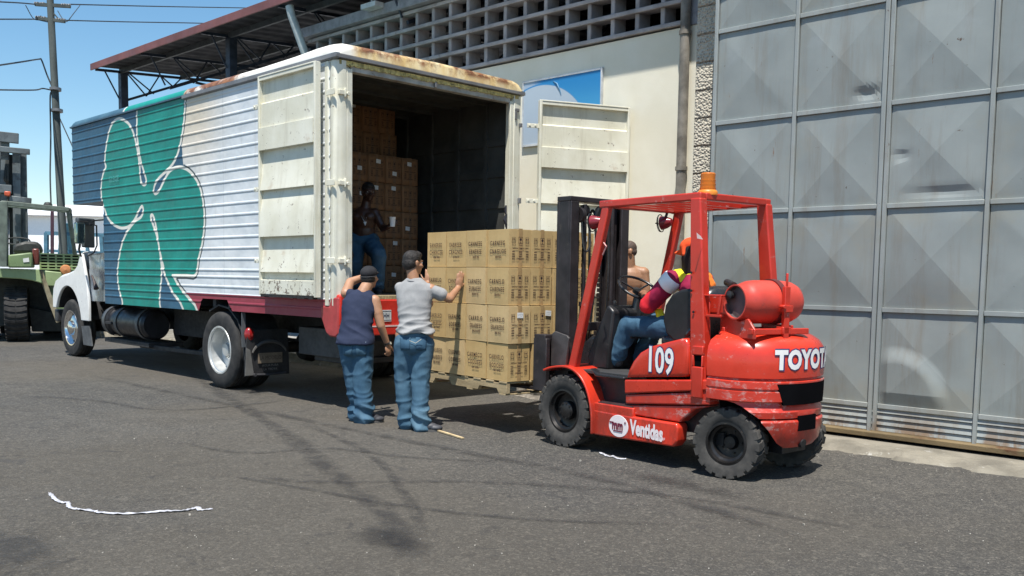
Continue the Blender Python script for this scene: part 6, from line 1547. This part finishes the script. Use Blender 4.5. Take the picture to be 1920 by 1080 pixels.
b.ell(nk.lerp(pel, .30), (.17, .115, .16)); b.ell(nk.lerp(pel, .68), (.145, .10, .16)); b.ell(nk.lerp(pel, .25)+Vector((.07, -.06, 0)), (.08, .06, .06)); b.ell(nk.lerp(pel, .25)+Vector((-.08, -.05, 0)), (.08, .06, .06))
b.cap(sh_l, sh_r, .062, .062); b.cap(hip_l, hip_r, .10, .10); b.chain([sh_r, el_r, wr_r], [.060, .045, .030]); b.chain([sh_l, el_l, wr_l], [.060, .045, .030]); b.cap(nk+Vector((0, 0, -.03)), sh_r, .05, .05); b.cap(nk+Vector((0, 0, -.03)), sh_l, .05, .05)
b.ell(sh_r.lerp(el_r, .4), (.055, .055, .07))
hand(b, wr_r, Vector((.55, -.35, .35)), Vector((.55, .55, .1)), 1, .75, .05, 1.0); hand(b, wr_l, Vector((.3, -.6, -.5)), Vector((0, 0, -1)), -1, .4)
b.chain([hip_l, kn_l, an_l], [.09, .058, .042]); b.chain([hip_r, kn_r, an_r], [.09, .058, .042])
remesh(b, 'body', M_sk3, m_, .0075, 4); face_bits(m_, hd, Mh, glob=(.28, .25, .22))
b = Blob(); b.ell(hd+Mh@Vector((0, -.020, .050)), (.084, .098, .084), Mh); b.ell(hd+Mh@Vector((0, -.045, .0)), (.080, .072, .07), Mh); b.ell(hd+Mh@Vector((0, .04, .085)), (.062, .05, .035), Mh); remesh(b, 'hair', M_hair, m_, .007, 3, lambda p, n: .004*mnoise.noise(p*70))
b = Blob(); b.cap(hip_l+Vector((0, 0, .03)), hip_r+Vector((0, 0, .03)), .122, .122); b.chain([hip_l, kn_l, an_l], [.118, .090, .075]); b.chain([hip_r, kn_r, an_r], [.122, .095, .078])
remesh(b, 'jeans', M_jean, m_, .0085, 4, jean_disp([kn_l, kn_r], [.10], 1.0))
b = MB(); nb = nk+Vector((.01, -.085, -.10)); b.tube(smooth_path([nk+Vector((-.06, -.03, -.02)), nk+Vector((-.02, -.10, -.10)), nb+Vector((.02, -.03, -.06)), nk+Vector((.05, -.09, -.08)), nk+Vector((.065, -.02, -.02))], 5), .003, 5); co = b.build('necklace', flat('silver_chain', (.6, .6, .6), .3, .8), m_)
b = MB(); q = nb+Vector((.02, -.045, -.085)); b.add([q+Vector((-.022, 0, .02)), q+Vector((.022, 0, .02)), q+Vector((.004, -.004, -.03))], [(0, 1, 2)]); b.build('pendant', flat('pendant_silver', (.75, .75, .75), .4, .2), co, solid=.003, smooth=0)
shoe(m_, an_r+Vector((-.02, .05, 0)), an_r+Vector((.06, -.21, 0)), 0, .05); shoe(m_, an_l+Vector((0, .05, 0)), an_l+Vector((.02, -.21, 0)), 0, .05)
cu = TM.w(*(wr_r+Vector((.055, -.085, .045)))); b = MB(); b.lathe((0, 0, 0), (0, 0, 1), [(0, 0), (.030, 0), (.040, .115), (.042, .118), (.038, .115), (.028, .01), (0, .01)], 20)
o = b.build('cup', flat('white_cup', (.80, .80, .80), .4, var=.03), loc=cu-Vector((0, 0, .05))); tag(o, 'white plastic cup held by the shirtless man in the truck', 'cup')

# ---- shirtless man beyond the mast
S = Fr((-6.16, 8.25, .06), 44.1)
def sv(px, py, y): return S.at(px, py, 'y', y)
s_ = person('shirtless man with shaved head standing between the mast and the cream wall', S)
M_sk4 = skin_mat('brown_skin', (.34, .175, .095)); 
hd = sv(1176, 472, .0); nk = sv(1180, 499, .02); sh_r = sv(1206, 512, .0); sh_l = sv(1160, 510, .12); el_r = sv(1212, 556, -.03); wr_r = sv(1196, 580, -.20); pel = sv(1184, 590, .05)
b = Blob(); Mh = head(b, hd, Vector((-.95, -.28, -.05)))
b.cap(nk+Vector((0, 0, -.05)), hd+Vector((.02, .0, -.04)), .070, .062); b.ell(nk.lerp(pel, .30), (.18, .125, .18)); b.ell(nk.lerp(pel, .62), (.165, .12, .18)); b.cap(sh_l, sh_r, .068, .068); b.cap(nk+Vector((0, 0, -.03)), sh_r, .055, .06); b.ell(nk.lerp(pel, .25)+Vector((-.09, -.07, 0)), (.08, .06, .07))
b.chain([sh_r, el_r, wr_r], [.066, .048, .032]); el_l = sh_l+Vector((-.08, -.10, -.28)); wr_l = el_l+Vector((.05, -.22, .02)); b.chain([sh_l, el_l, wr_l], [.062, .046, .032])
hand(b, wr_r, Vector((-.6, -.6, -.2)), Vector((0, 0, -1)), -1, .5); hand(b, wr_l, Vector((-.3, -.9, .1)), Vector((0, 0, -1)), 1, .4)
hl, hr = pel+Vector((-.09, 0, -.04)), pel+Vector((.09, 0, -.04)); kl, kr = Vector((hl.x, .02, .49)), Vector((hr.x, .04, .49)); al, ar = Vector((hl.x, .05, .09)), Vector((hr.x, .05, .09))
b.cap(hl, hr, .105, .105); b.chain([hl, kl, al], [.092, .06, .043]); b.chain([hr, kr, ar], [.092, .06, .043]); remesh(b, 'body', M_sk4, s_, .0075, 4); face_bits(s_, hd, Mh)
b = Blob(); b.ell(hd+Mh@Vector((0, -.016, .040)), (.078, .095, .082), Mh); b.ell(hd+Mh@Vector((0, -.045, .0)), (.072, .066, .06), Mh); remesh(b, 'hair', flat('shaved_stubble', (.09, .06, .045), .7, var=.3, scale=80), s_, .007, 3)
b = Blob(); b.cap(hl, hr, .122, .122); b.chain([hl, kl, al], [.116, .088, .076]); b.chain([hr, kr, ar], [.116, .088, .076]); remesh(b, 'trousers', cloth_mat('dark_trousers', (.05, .05, .06)), s_, .009, 4, jean_disp([kl, kr], [.1]))
shoe(s_, al+Vector((.03, 0, 0)), al+Vector((-.22, -.08, 0)), 0, .05); shoe(s_, ar+Vector((.03, 0, 0)), ar+Vector((-.22, -.08, 0)), 0, .05)

# ---- forklift driver
D = K
d_ = person('forklift driver in an orange cap and high visibility vest at the wheel', D)
hd = Vector((1.005, .50, 1.715)); nk = Vector((1.02, .53, 1.58)); pel = Vector((1.08, .57, 1.10))
sh_n = Vector((.90, .385, 1.50)); sh_f = Vector((.97, .72, 1.50)); el_n = Vector((.685, .34, 1.285)); wr_n = Vector((.60, .50, 1.33)); wr_n = Vector((.56, .43, 1.375))
el_f = Vector((.78, .80, 1.30)); wr_f = Vector((.69, .76, 1.43))
kn_n = Vector((.40, .42, 1.10)); an_n = Vector((.26, .40, .80)); kn_f = Vector((.48, .68, 1.12)); an_f = Vector((.30, .68, .80)); hn, hf_ = pel+Vector((-.02, -.10, 0)), pel+Vector((-.02, .10, 0))
b = Blob(); Mh = head(b, hd, Vector((-.80, .45, -.25)))
b.cap(nk+Vector((0, 0, -.05)), hd+Vector((.02, 0, -.04)), .066, .058); b.ell(nk.lerp(pel, .35), (.115, .165, .17)); b.ell(nk.lerp(pel, .75), (.12, .15, .15)); b.cap(sh_n, sh_f, .06, .06)
b.chain([sh_n, el_n, wr_n], [.058, .045, .030]); b.chain([sh_f, el_f, wr_f], [.056, .043, .029]); hand(b, wr_n, Vector((-.75, .55, .30)), Vector((-.3, .2, -.9)), -1, .7); hand(b, wr_f, Vector((-.8, -.1, .1)), Vector((0, 0, -1)), -1, .7)
b.cap(hn, hf_, .10, .10); b.chain([hn, kn_n, an_n], [.088, .058, .042]); b.chain([hf_, kn_f, an_f], [.088, .058, .042])
remesh(b, 'body', skin_mat('driver_skin', (.26, .115, .06)), d_, .0075, 4); face_bits(d_, hd, Mh)
b = Blob(); b.ell(hd+Mh@Vector((0, -.03, .02)), (.086, .085, .090), Mh); b.cap(hd+Vector((.02, -.02, -.02)), nk+Vector((.0, -.02, -.0)), .086, .092); remesh(b, 'hood', cloth_mat('black_hood_cloth', (.02, .014, .014), (.035, .022, .022)), d_, .007, 4)
b = Blob(); b.ell(hd+Mh@Vector((0, -.005, .068)), (.096, .112, .075), Mh); b.ell(hd+Mh@Vector((0, .10, .040)), (.07, .07, .012), Mh); b.cap(hd+Mh@Vector((-.05, -.03, .05)), hd+Mh@Vector((-.08, -.04, -.01)), .05, .02); b.cap(hd+Mh@Vector((-.02, .07, .05)), hd+Mh@Vector((-.10, .10, .04)), .04, .012); remesh(b, 'cap', cloth_mat('orange_cap_cloth', (.78, .075, .02), (.85, .12, .03), 300), d_, .007, 3)
b = Blob(); b.ell(nk.lerp(pel, .35), (.135, .180, .185)); b.ell(nk.lerp(pel, .75), (.145, .170, .17)); b.cap(sh_n, sh_f, .078, .078); b.cap(pel+Vector((0, -.09, .02)), pel+Vector((0, .09, .02)), .125, .125); b.chain([sh_n, el_n], [.086, .074]); b.cap(el_n, el_n.lerp(wr_n, .15), .078, .064); b.chain([sh_f, el_f], [.080, .066]); b.cap(el_f, el_f.lerp(wr_f, .35), .066, .056)
wr_d = lambda p, n: .007*(ridg(Vector((p.x*5, p.y*3, p.z*6)), 1.6)-.4)
def shirt_mat():
    t = NT('crimson_shirt_cloth'); x, y, z = t.xyz(); n = t.noise(6, 5, .6); c = t.mix(t.ramp(n, .3, .7), (.22, .008, .04), (.34, .014, .06)); c = t.mix(t.ramp(t.math('ADD', x, t.math('MULTIPLY', n, .08)), .77, .80, 1, 0), c, (.66, .022, .035)); return t.out(c, .8, 0, t.bump(t.noise(300, 2), .3, .002), .3)
remesh(b, 'shirt', shirt_mat(), d_, .0085, 4, wr_d)
def hv_mat():
    t = NT('high_visibility_cloth'); x, y, z = t.xyz(); n = t.noise(6, 5, .6); c = t.mix(t.ramp(n, .3, .7), (.80, .17, .02), (.88, .26, .03))
    w = t.noise(2, 2); zz = t.math('ADD', z, t.math('MULTIPLY', w, .04)); xx = t.math('SUBTRACT', x, t.math('MULTIPLY', y, -.15))
    c = t.mix(t.math('MULTIPLY', t.ramp(y, .36, .38), t.ramp(y, .47, .45)), c, (.80, .72, .02))
    c = t.mix(t.math('MULTIPLY', t.ramp(zz, 1.20, 1.205), t.ramp(zz, 1.255, 1.25)), c, (.78, .78, .80)); return t.out(c, .7, 0, t.bump(t.noise(200, 2), .3, .002), .4)
b = Blob(); b.ell(nk.lerp(pel, .34), (.148, .172, .182)); b.ell(nk.lerp(pel, .72), (.158, .178, .165)); b.cap(sh_n+Vector((.02, .05, .01)), sh_f+Vector((0, -.03, .01)), .088, .088); b.cap(nk+Vector((0, -.02, -.04)), nk+Vector((0, .03, -.04)), .085, .085)
vo = remesh(b, 'safety_vest', hv_mat(), d_, .0085, 4, wr_d)
b = MB(); u = (el_n-sh_n).normalized(); b.lathe(sh_n, u, [(.082, -.035), (.0905, -.02), (.0915, .02), (.0885, .07), (.080, .08)], 30, closed=True); b.build('reflective_band', flat('reflective_white', (.90, .90, .92), .35, var=.04), vo, smooth=60)
b = Blob(); b.cap(Vector((.72, .42, 1.235)), Vector((.80, .40, 1.09)), .022, .030); b.cap(Vector((.74, .44, 1.24)), Vector((.84, .42, 1.07)), .02, .03); remesh(b, 'vest_hem', flat('vest_yellow', (.82, .70, .02), .7, var=.1), vo, .007, 3)
b = Blob(); b.cap(hn, hf_, .118, .118); b.chain([hn, kn_n, an_n], [.112, .090, .074]); b.chain([hf_, kn_f, an_f], [.112, .088, .074]); remesh(b, 'jeans', M_jean, d_, .0085, 4, jean_disp([kn_n, kn_f], [.85]))
for a in (an_n, an_f):
    b = Blob(); b.cap(a+Vector((.03, 0, -.03)), a+Vector((-.10, 0, -.055)), .048, .042); b.ell(a+Vector((-.13, 0, -.06)), (.07, .045, .033)); remesh(b, 'shoe', M_shoe, d_, .007, 3)
# small white object on the wheel spinner
b = MB(); q = K.w(.60, .66, 1.44); 
# pockets and seams on the two pairs of jeans seen from behind
def surf_patch(name, jeans, cx, cz, w, h, tilt, mat, lift=.003, parent=None, n=7):
    """patch lying on the back of the trousers (towards local -y)"""
    me = jeans.data; vs = [v.co for v in me.vertices if abs(v.co.x-cx) < w+.03 and abs(v.co.z-cz) < h+.03]
    def y_at(x, z):
        best = sorted(((v.x-x)**2+(v.z-z)**2, v.y) for v in vs if (v.x-x)**2+(v.z-z)**2 < .0006)[:14]
        return min(b_[1] for b_ in best) if best else None
    b = MB(); grid = []
    for i in range(n+1):
        for j in range(n+1):
            u, t = i/n-.5, j/n-.5; hh = h*(1 if t > -.35 else 1); x = cx+u*w*(1-.12*(.5-t))-t*tilt; z = cz+t*hh-(.18*h*(.5-abs(u)) if j == 0 else 0); y = y_at(x, z)
            grid.append((x, (y if y is not None else -.1)-lift, z))
    b.add(grid, [(i*(n+1)+j, (i+1)*(n+1)+j, (i+1)*(n+1)+j+1, i*(n+1)+j+1) for i in range(n) for j in range(n)])
    return b.build(name, mat, jeans, solid=.002, smooth=60)
for jn, sp in ((bpy.data.objects['jeans'], ((-.075, .855), (.080, .855))), (bpy.data.objects['jeans.001'], ((-.125, .755), (.015, .755)))):
    for cx, cz in sp: surf_patch('back_pocket', jn, cx, cz, .105, .12, 0, M_jean2 if jn.name == 'jeans.001' else M_jean)
# ================================================================== big green forklift at the left
G = Fr((-20.85, 6.78, 0), 68)                              # local x = picture right, y = away
gf = thing('green_forklift', 'large olive green forklift with tall grey mast parked beyond the truck', 'forklift', G.o, G.t)
def gg(px, py, y=0): p = G.at(px, py, 'y', y); return (p.x, p.z)
M_green = flat('olive_green_paint', (.17, .24, .11), .5, var=.14, scale=2, dirt=(.12, .12, .07), dirtamt=.03); M_green2 = flat('pale_green_paint', (.30, .39, .19), .5, var=.12, scale=2, dirt=(.2, .2, .12), dirtamt=.02)
M_gmast = flat('grey_mast_paint', (.13, .15, .155), .55, .2, var=.3, scale=2, dirt=(.04, .04, .045), dirtamt=.08)
M_gdk = flat('machine_dark', (.03, .033, .03), .6, var=.3)
def gprism(name, pts, y0, y1, mat, parent=gf, ref=None, bevel=.02):
    b = MB(); b.prism([gg(*p, y0 if ref is None else ref) for p in pts], 'y', y0, y1); return b.build(name, mat, parent, bevel=bevel, seg=2)
def gwheel(cx, cy, R, w):
    wl = thing('wheel', None, None, (cx, cy, R)); wl.parent = gf; b = MB(); hw = w/2
    b.lathe((0, 0, 0), (1, 0, 0), [(R*.5, -hw*.85), (R*.8, -hw), (R*.93, -hw*.95), (R*.965, -hw*.8), (R*.97, 0), (R*.965, hw*.8), (R*.93, hw*.95), (R*.8, hw), (R*.5, hw*.85)], 48)
    for k in range(30):
        a0 = 2*PI*k/30
        for s in (-1, 1):
            v = []
            for x, q in ((s*hw*.96, 0), (s*hw*.5, .05), (s*hw*.04, .07)):
                for a, r in ((a0+q-.05, R*.95), (a0+q+.05, R*.95), (a0+q+.045, R), (a0+q-.045, R)): v.append((x, math.cos(a)*r, math.sin(a)*r))
            b.add(v, [(0,1,2,3), (8,9,10,11)]+[(j*4+i, (j+1)*4+i, (j+1)*4+(i+1) % 4, j*4+(i+1) % 4) for j in (0, 1) for i in range(4)])
    b.build('tyre', M_tyre, wl, smooth=30)
    r = MB(); r.lathe((0, 0, 0), (1, 0, 0), [(R*.52, hw*.85), (R*.48, hw*.85), (R*.42, hw*.3), (.1, hw*.2), (.08, hw*.6), (0, hw*.62)], 28); r.build('rim', M_gdk, wl)
gwheel(.0, .60, .585, .44); gwheel(.55, 3.4, .55, .42); gwheel(-.75, 2.2, .585, .44); gwheel(-.35, 3.4, .55, .4)
gprism('fender', [(-60, 500), (0, 503), (73, 505), (80, 532), (60, 526), (39, 523), (0, 521), (-60, 522)], .0, 1.6, M_green2)
gprism('body', [(74, 506), (150, 514), (155, 600), (110, 604), (98, 565), (86, 530)], .35, 3.6, M_green, ref=.35)
gprism('body_panel', [(75, 507), (150, 515), (152, 536), (84, 536)], .28, .35, M_green2, ref=.28, bevel=.01)
b = MB(); a, c = gg(74, 506, .2), gg(110, 604, .2); b.bar((a[0], .24, a[1]), (c[0], .24, c[1]), .10, .06, (0, 1, 0)); b.build('frame_strip', flat('rusty_cream_strip', (.30, .26, .17), .7, var=.2), gf)
gprism('counterweight_base', [(52, 575), (100, 585), (112, 605), (150, 606), (150, 622), (60, 622)], .8, 3.2, M_gdk, ref=.8)
gprism('chassis', [(-60, 510), (75, 512), (108, 570), (108, 600), (60, 612), (-60, 612)], 1.0, 3.0, M_gdk, ref=1.0)
gprism('hood', [(74, 474), (149, 478), (153, 512), (74, 507)], .60, 3.2, M_green, ref=.6, bevel=.03)
g0 = MB()
x0, z1 = gg(75, 475, .55); x1, z0 = gg(149, 507, .55)
for k in range(6): z = z0+(z1-z0)*(k+.1)/5.6; g0.box(x0, x1, .53, .57, z, z+.028)
for k in range(6): x = x0+(x1-x0)*k/5; g0.box(x-.018, x+.018, .535, .575, z0, z1)
g0.build('grille', M_green2, gf); g1 = MB(); g1.box(x0, x1, .575, .60, z0, z1); g1.build('grille_back', M_hole, gf)
gprism('control_box', [(15, 478), (60, 473), (62, 502), (15, 502)], -.1, .55, M_green, ref=-.1, bevel=.03)
gprism('sticker', [(43, 485), (54, 483), (55, 491), (44, 492)], -.112, -.105, M_lab, ref=-.11, bevel=0)
gprism('rear_lamp', [(60, 466), (73, 466), (74, 497), (62, 497)], .1, .3, flat('dark_red_lens', (.13, .03, .02), .3), ref=.1, bevel=.03)
gprism('seat', [(23, 474), (26, 458), (48, 452), (70, 453), (78, 463), (79, 475)], .9, 1.5, M_gdk, ref=.9, bevel=.06)
b = MB(); q = G.at(33, 452, 'y', 1.3); b.tube([q+Vector((math.cos(u)*.24, math.sin(u)*.20, math.sin(u)*.08)) for u in np.linspace(0, 2*PI, 24)], .018, 6); b.tube([q, q+Vector((-.1, .1, -.5))], .03, 6); b.build('steering_wheel', M_gdk, gf)
def gbar(name, p, q, y0, y1, w, d, mat=M_green):
    b = MB(); a = G.at(*p, 'y', y0); c = G.at(*q, 'y', y1); b.bar(a, c, w, d); return b.build(name, mat, gf, bevel=.01)
M_guard = flat('grey_green_guard', (.13, .16, .13), .55, var=.2)
gbar('guard_rail', (2, 380), (130, 393), .2, .2, .10, .09, M_guard); gbar('guard_rail', (2, 384), (132, 396), 1.5, 1.5, .08, .08, M_guard)
gbar('guard_post', (127, 394), (141, 478), .2, .5, .07, .06, M_guard); gbar('guard_post', (98, 396), (98, 476), 1.4, 1.4, .07, .07, flat('maroon_post', (.07, .03, .05), .6)); gbar('guard_post', (6, 378), (6, 500), -.05, -.05, .15, .15, M_guard); gbar('guard_post', (132, 396), (139, 478), 1.5, 1.5, .06, .06, M_guard)
gbar('guard_crossbar', (130, 393), (132, 396), .2, 1.5, .07, .07, M_guard)
for (p, q, y, w) in (((10, 262), (8, 500), 1.9, .16), ((31, 285), (33, 500), 1.9, .13), ((42, 280), (46, 500), 2.05, .17), ((4, 255), (2, 500), 2.1, .2)): gbar('mast_rail', p, q, y, y, w, .16, M_gmast)
for (x0, y0, x1, y1, h, y) in ((-40, 252, 35, 260, .22, 1.75), (-40, 276, 56, 285, .12, 1.6), (-40, 352, 22, 355, .18, 1.8), (18, 372, 59, 377, .12, 1.65)): gbar('mast_crossbar', (x0, y0), (x1, y1), y, y, .12, h, M_gmast)
gbar('lift_cylinder', (20, 290), (22, 500), 2.0, 2.0, .08, .08, M_gdk)
b = MB()
for k in range(3): b.tube(smooth_path([G.at(12+k*2, 300, 'y', 1.8), G.at(8+k*3, 335, 'y', 1.75), G.at(14+k, 350, 'y', 1.8), G.at(13, 420, 'y', 1.8)], 5), .018, 6)
b.build('hydraulic_hose', M_gdk, gf)
gprism('lamp', [(8, 358), (20, 359), (19, 368), (8, 367)], 1.5, 1.6, flat('orange_lamp', (.6, .10, .04), .4), ref=1.5)
b = MB(); q = G.at(90, 384, 'y', .5); b.ell if False else None; b.lathe(q, (0, 0, 1), [(0, -.05), (.08, -.04), (.09, .0), (.06, .05), (0, .06)], 14); b.build('horn', M_gdk, gf)
q = G.at(123, 506, 'y', .2); b = MB(); b.lathe(q, (0, -1, 0), [(0, .06), (.09, .04), (.11, 0), (.1, -.08)], 18); b.build('orange_lamp', flat('orange_lens', (.62, .26, .10), .4), gf)
# machine and frame in blue behind it
B = Fr(tuple(Vector((far(110, 500, 27).x, far(110, 500, 27).y, 0))), 44.14)
bm2 = thing('teal_machine', 'teal yard machine with a tapered mast and blue frame behind the green forklift', 'machine', B.o, B.t)
M_teal = flat('teal_paint', (.02, .17, .22), .5, var=.2); M_bluef = flat('dusty_blue_frame', (.08, .20, .28), .6, var=.2)
def bq(px, py, y=0): p = B.at(px, py, 'y', y); return (p.x, p.z)
b = MB(); b.prism([bq(*p) for p in ((112, 418), (121, 418), (131, 500), (106, 500))], 'y', 0, .4); b.build('mast', M_teal, bm2, bevel=.02)
b = MB()
for (p, q, w) in (((87, 436), (87, 520), .10), ((98, 436), (98, 520), .07), ((86, 437), (196, 441), .10), ((190, 441), (196, 520), .10), ((160, 440), (172, 520), .08), ((86, 470), (196, 474), .07)):
    a, c = B.at(*p, 'y', -.3), B.at(*q, 'y', -.3); b.bar(a, c, w, w)
b.build('frame', M_bluef, bm2)
b = MB(); b.prism([bq(*p) for p in ((105, 420), (112, 420), (112, 500), (103, 500))], 'y', .3, .8); b.prism([bq(*p) for p in ((95, 505), (200, 505), (200, 545), (95, 545))], 'y', .2, 1.8); b.build('body', flat('deep_blue_paint', (.03, .09, .17), .5), bm2, bevel=.02)

# ================================================================== litter on the road
M_paper = flat('white_plastic_strip', (.50, .50, .54), .5, var=.2, scale=30)
def ribbon(name, pts, w, mat, label, cat):
    Pq = smooth_path([Vector((*gp(*p)[:2], 0)) for p in pts], 7); v = []; n = len(Pq); rr = random.Random(5)
    for i, p in enumerate(Pq):
        d = (Pq[min(i+1, n-1)]-Pq[max(i-1, 0)]).normalized(); s = Vector((-d.y, d.x, 0)); t = i/(n-1)
        ww = w*(.55+.6*abs(mnoise.noise(Vector((i*.37, 2, 0))))+.25)*min(1, t*9+.5)*min(1, (1-t)*9+.35)
        for k in (-1, -.3, .35, 1): v.append(p+s*(k*ww/2+.006*mnoise.noise(Vector((i*.5, k*3, 4))))+Vector((0, 0, .006+.016*abs(mnoise.noise(Vector((i*.45, k*2, 0)))))))
    f = [(i*4+k, (i+1)*4+k, (i+1)*4+k+1, i*4+k+1) for i in range(n-1) for k in range(3)]
    o = MB().add(v, f).build(name, mat, solid=.0015, smooth=25, fix=False); tag(o, label, cat); return o
ribbon('plastic_strip', [(93, 926), (97, 931), (104, 938), (116, 944), (127, 944), (131, 953), (150, 957), (178, 960), (188, 963), (240, 965), (300, 961), (345, 959), (372, 953), (374, 958), (399, 956)], .030, M_paper, 'long crumpled white plastic strip lying on the asphalt in the foreground', 'litter')
ribbon('plastic_scrap', [(1124, 850), (1132, 853), (1140, 857), (1150, 857), (1158, 861), (1174, 862)], .030, M_paper, 'small crumpled white scrap on the road beside the red forklift', 'litter')
st = MB(); a, c = gp(816, 808), gp(868, 824); st.bar(a+Vector((0, 0, .012)), c+Vector((0, 0, .012)), .028, .014); o = st.build('wooden_stick', flat('bare_stick', (.55, .42, .24), .8, var=.2), bevel=.002); tag(o, 'short pale wooden stick on the road by the grey-shirted man', 'stick')
pb = random.Random(9); b = MB()
for k in range(260):
    if k < 90: px, py = pb.uniform(20, 1900), 1080-abs(pb.gauss(0, 150))
    elif k < 170: x = pb.uniform(-6.0, -1.5); y = 7.92-abs(pb.gauss(0, .14)); px = None
    else: px, py = pb.uniform(0, 1900), pb.uniform(760, 1070)
    if px is not None:
        if py < 720: continue
        q = gp(px, py); x, y = q.x, q.y
    r = pb.uniform(.002, .0048) if k < 254 else pb.uniform(.007, .012)
    vs = []; 
    for u in (-1, 1):
        for w in range(5): a = 2*PI*w/5+pb.uniform(-.3, .3); vs.append((x+math.cos(a)*r*pb.uniform(.7, 1.2), y+math.sin(a)*r*pb.uniform(.7, 1.2), (0 if u < 0 else r*pb.uniform(.7, 1.1))))
    b.add(vs, [(0,1,2,3,4)[::-1], (5,6,7,8,9)]+[(i, (i+1) % 5, 5+(i+1) % 5, 5+i) for i in range(5)])
o = b.build('gravel', flat('pale_gravel', (.40, .37, .32), .9, var=.3, scale=20), smooth=0); tag(o, 'loose pale gravel scattered over the road and along the kerb', 'gravel', kind='stuff')
# broken kerb lump and plank seen under the pallet
rk = MB(); q = W0.at(990, 752, 'z', 0)
rr = random.Random(4); rings = []
for k, h in enumerate((0, .05, .10, .13)):
    ring = []
    for i in range(18):
        a = 2*PI*i/18; rx, ry = .62*(1-h*1.1), .28*(1-h*1.5); ring.append((q.x+math.cos(a)*rx*rr.uniform(.88, 1.08), q.y+.45+math.sin(a)*ry*rr.uniform(.85, 1.1), h+rr.uniform(-.008, .008)))
    rings.append(ring)
rk.loft(rings); o = rk.build('broken_kerb_stone', flat('rubble_concrete', (.26, .23, .19), .95, var=.3, scale=8, bump=1.0, bscale=30), smooth=20); tag(o, 'broken lump of kerb concrete on the road behind the front wheel', 'rubble')
pk = MB(); a, c = W0.at(962, 738, 'z', .16), W0.at(1030, 727, 'z', .16); pk.bar(a, c, .12, .03); o = pk.build('plank', M_wood, bevel=.003); tag(o, 'pale plank lying on the broken kerb behind the pallet', 'plank')

# split meshes that hold several loose pieces into one part each
def split_loose(o):
    me = o.data; b = bmesh.new(); b.from_mesh(me); b.verts.ensure_lookup_table(); seen = set(); isl = []
    for v in b.verts:
        if v.index in seen: continue
        st_ = [v]; comp = set()
        while st_:
            q = st_.pop()
            if q.index in comp: continue
            comp.add(q.index); st_ += [e.other_vert(q) for e in q.link_edges if e.other_vert(q).index not in comp]
        seen |= comp; isl.append(comp)
    if len(isl) < 2: b.free(); return
    groups = {}
    for comp in isl:                                          # islands that touch stay together
        lo = [min(b.verts[i].co[k] for i in comp) for k in range(3)]; hi = [max(b.verts[i].co[k] for i in comp) for k in range(3)]
        hit = [g for g, (l, h, _) in groups.items() if all(lo[k] <= h[k]+.012 and hi[k] >= l[k]-.012 for k in range(3))]
        nl, nh, nc = lo, hi, set(comp)
        for g in hit: l, h, c = groups.pop(g); nl = [min(x, y) for x, y in zip(nl, l)]; nh = [max(x, y) for x, y in zip(nh, h)]; nc |= c
        groups[min(nc)] = (nl, nh, nc)
    b.free()
    if len(groups) < 2: return
    for n, (_, (l, h, c)) in enumerate(sorted(groups.items())):
        nb = bmesh.new(); nb.from_mesh(me); nb.verts.ensure_lookup_table(); bmesh.ops.delete(nb, geom=[v for v in nb.verts if v.index not in c], context='VERTS')
        if n == len(groups)-1: nb.to_mesh(me)
        else: m2 = me.copy(); nb.to_mesh(m2); o2 = o.copy(); o2.data = m2; COL.objects.link(o2); o2.parent = o.parent
        nb.free()
for o in list(bpy.data.objects):
    if o.type == 'MESH' and o.data.users == 1 and not o.children and o.name.split('.')[0] in ('tank_strap', 'latch_lug', 'clamp', 'hinge_strap', 'leaf_spring', 'brace', 'control_lever', 'bolt', 'battery_box', 'hydraulic_hose', 'side_step', 'mirror_arm', 'inner_wall', 'door_jamb', 'cab_pillar', 'eye', 'iris', 'tail_board'): split_loose(o)
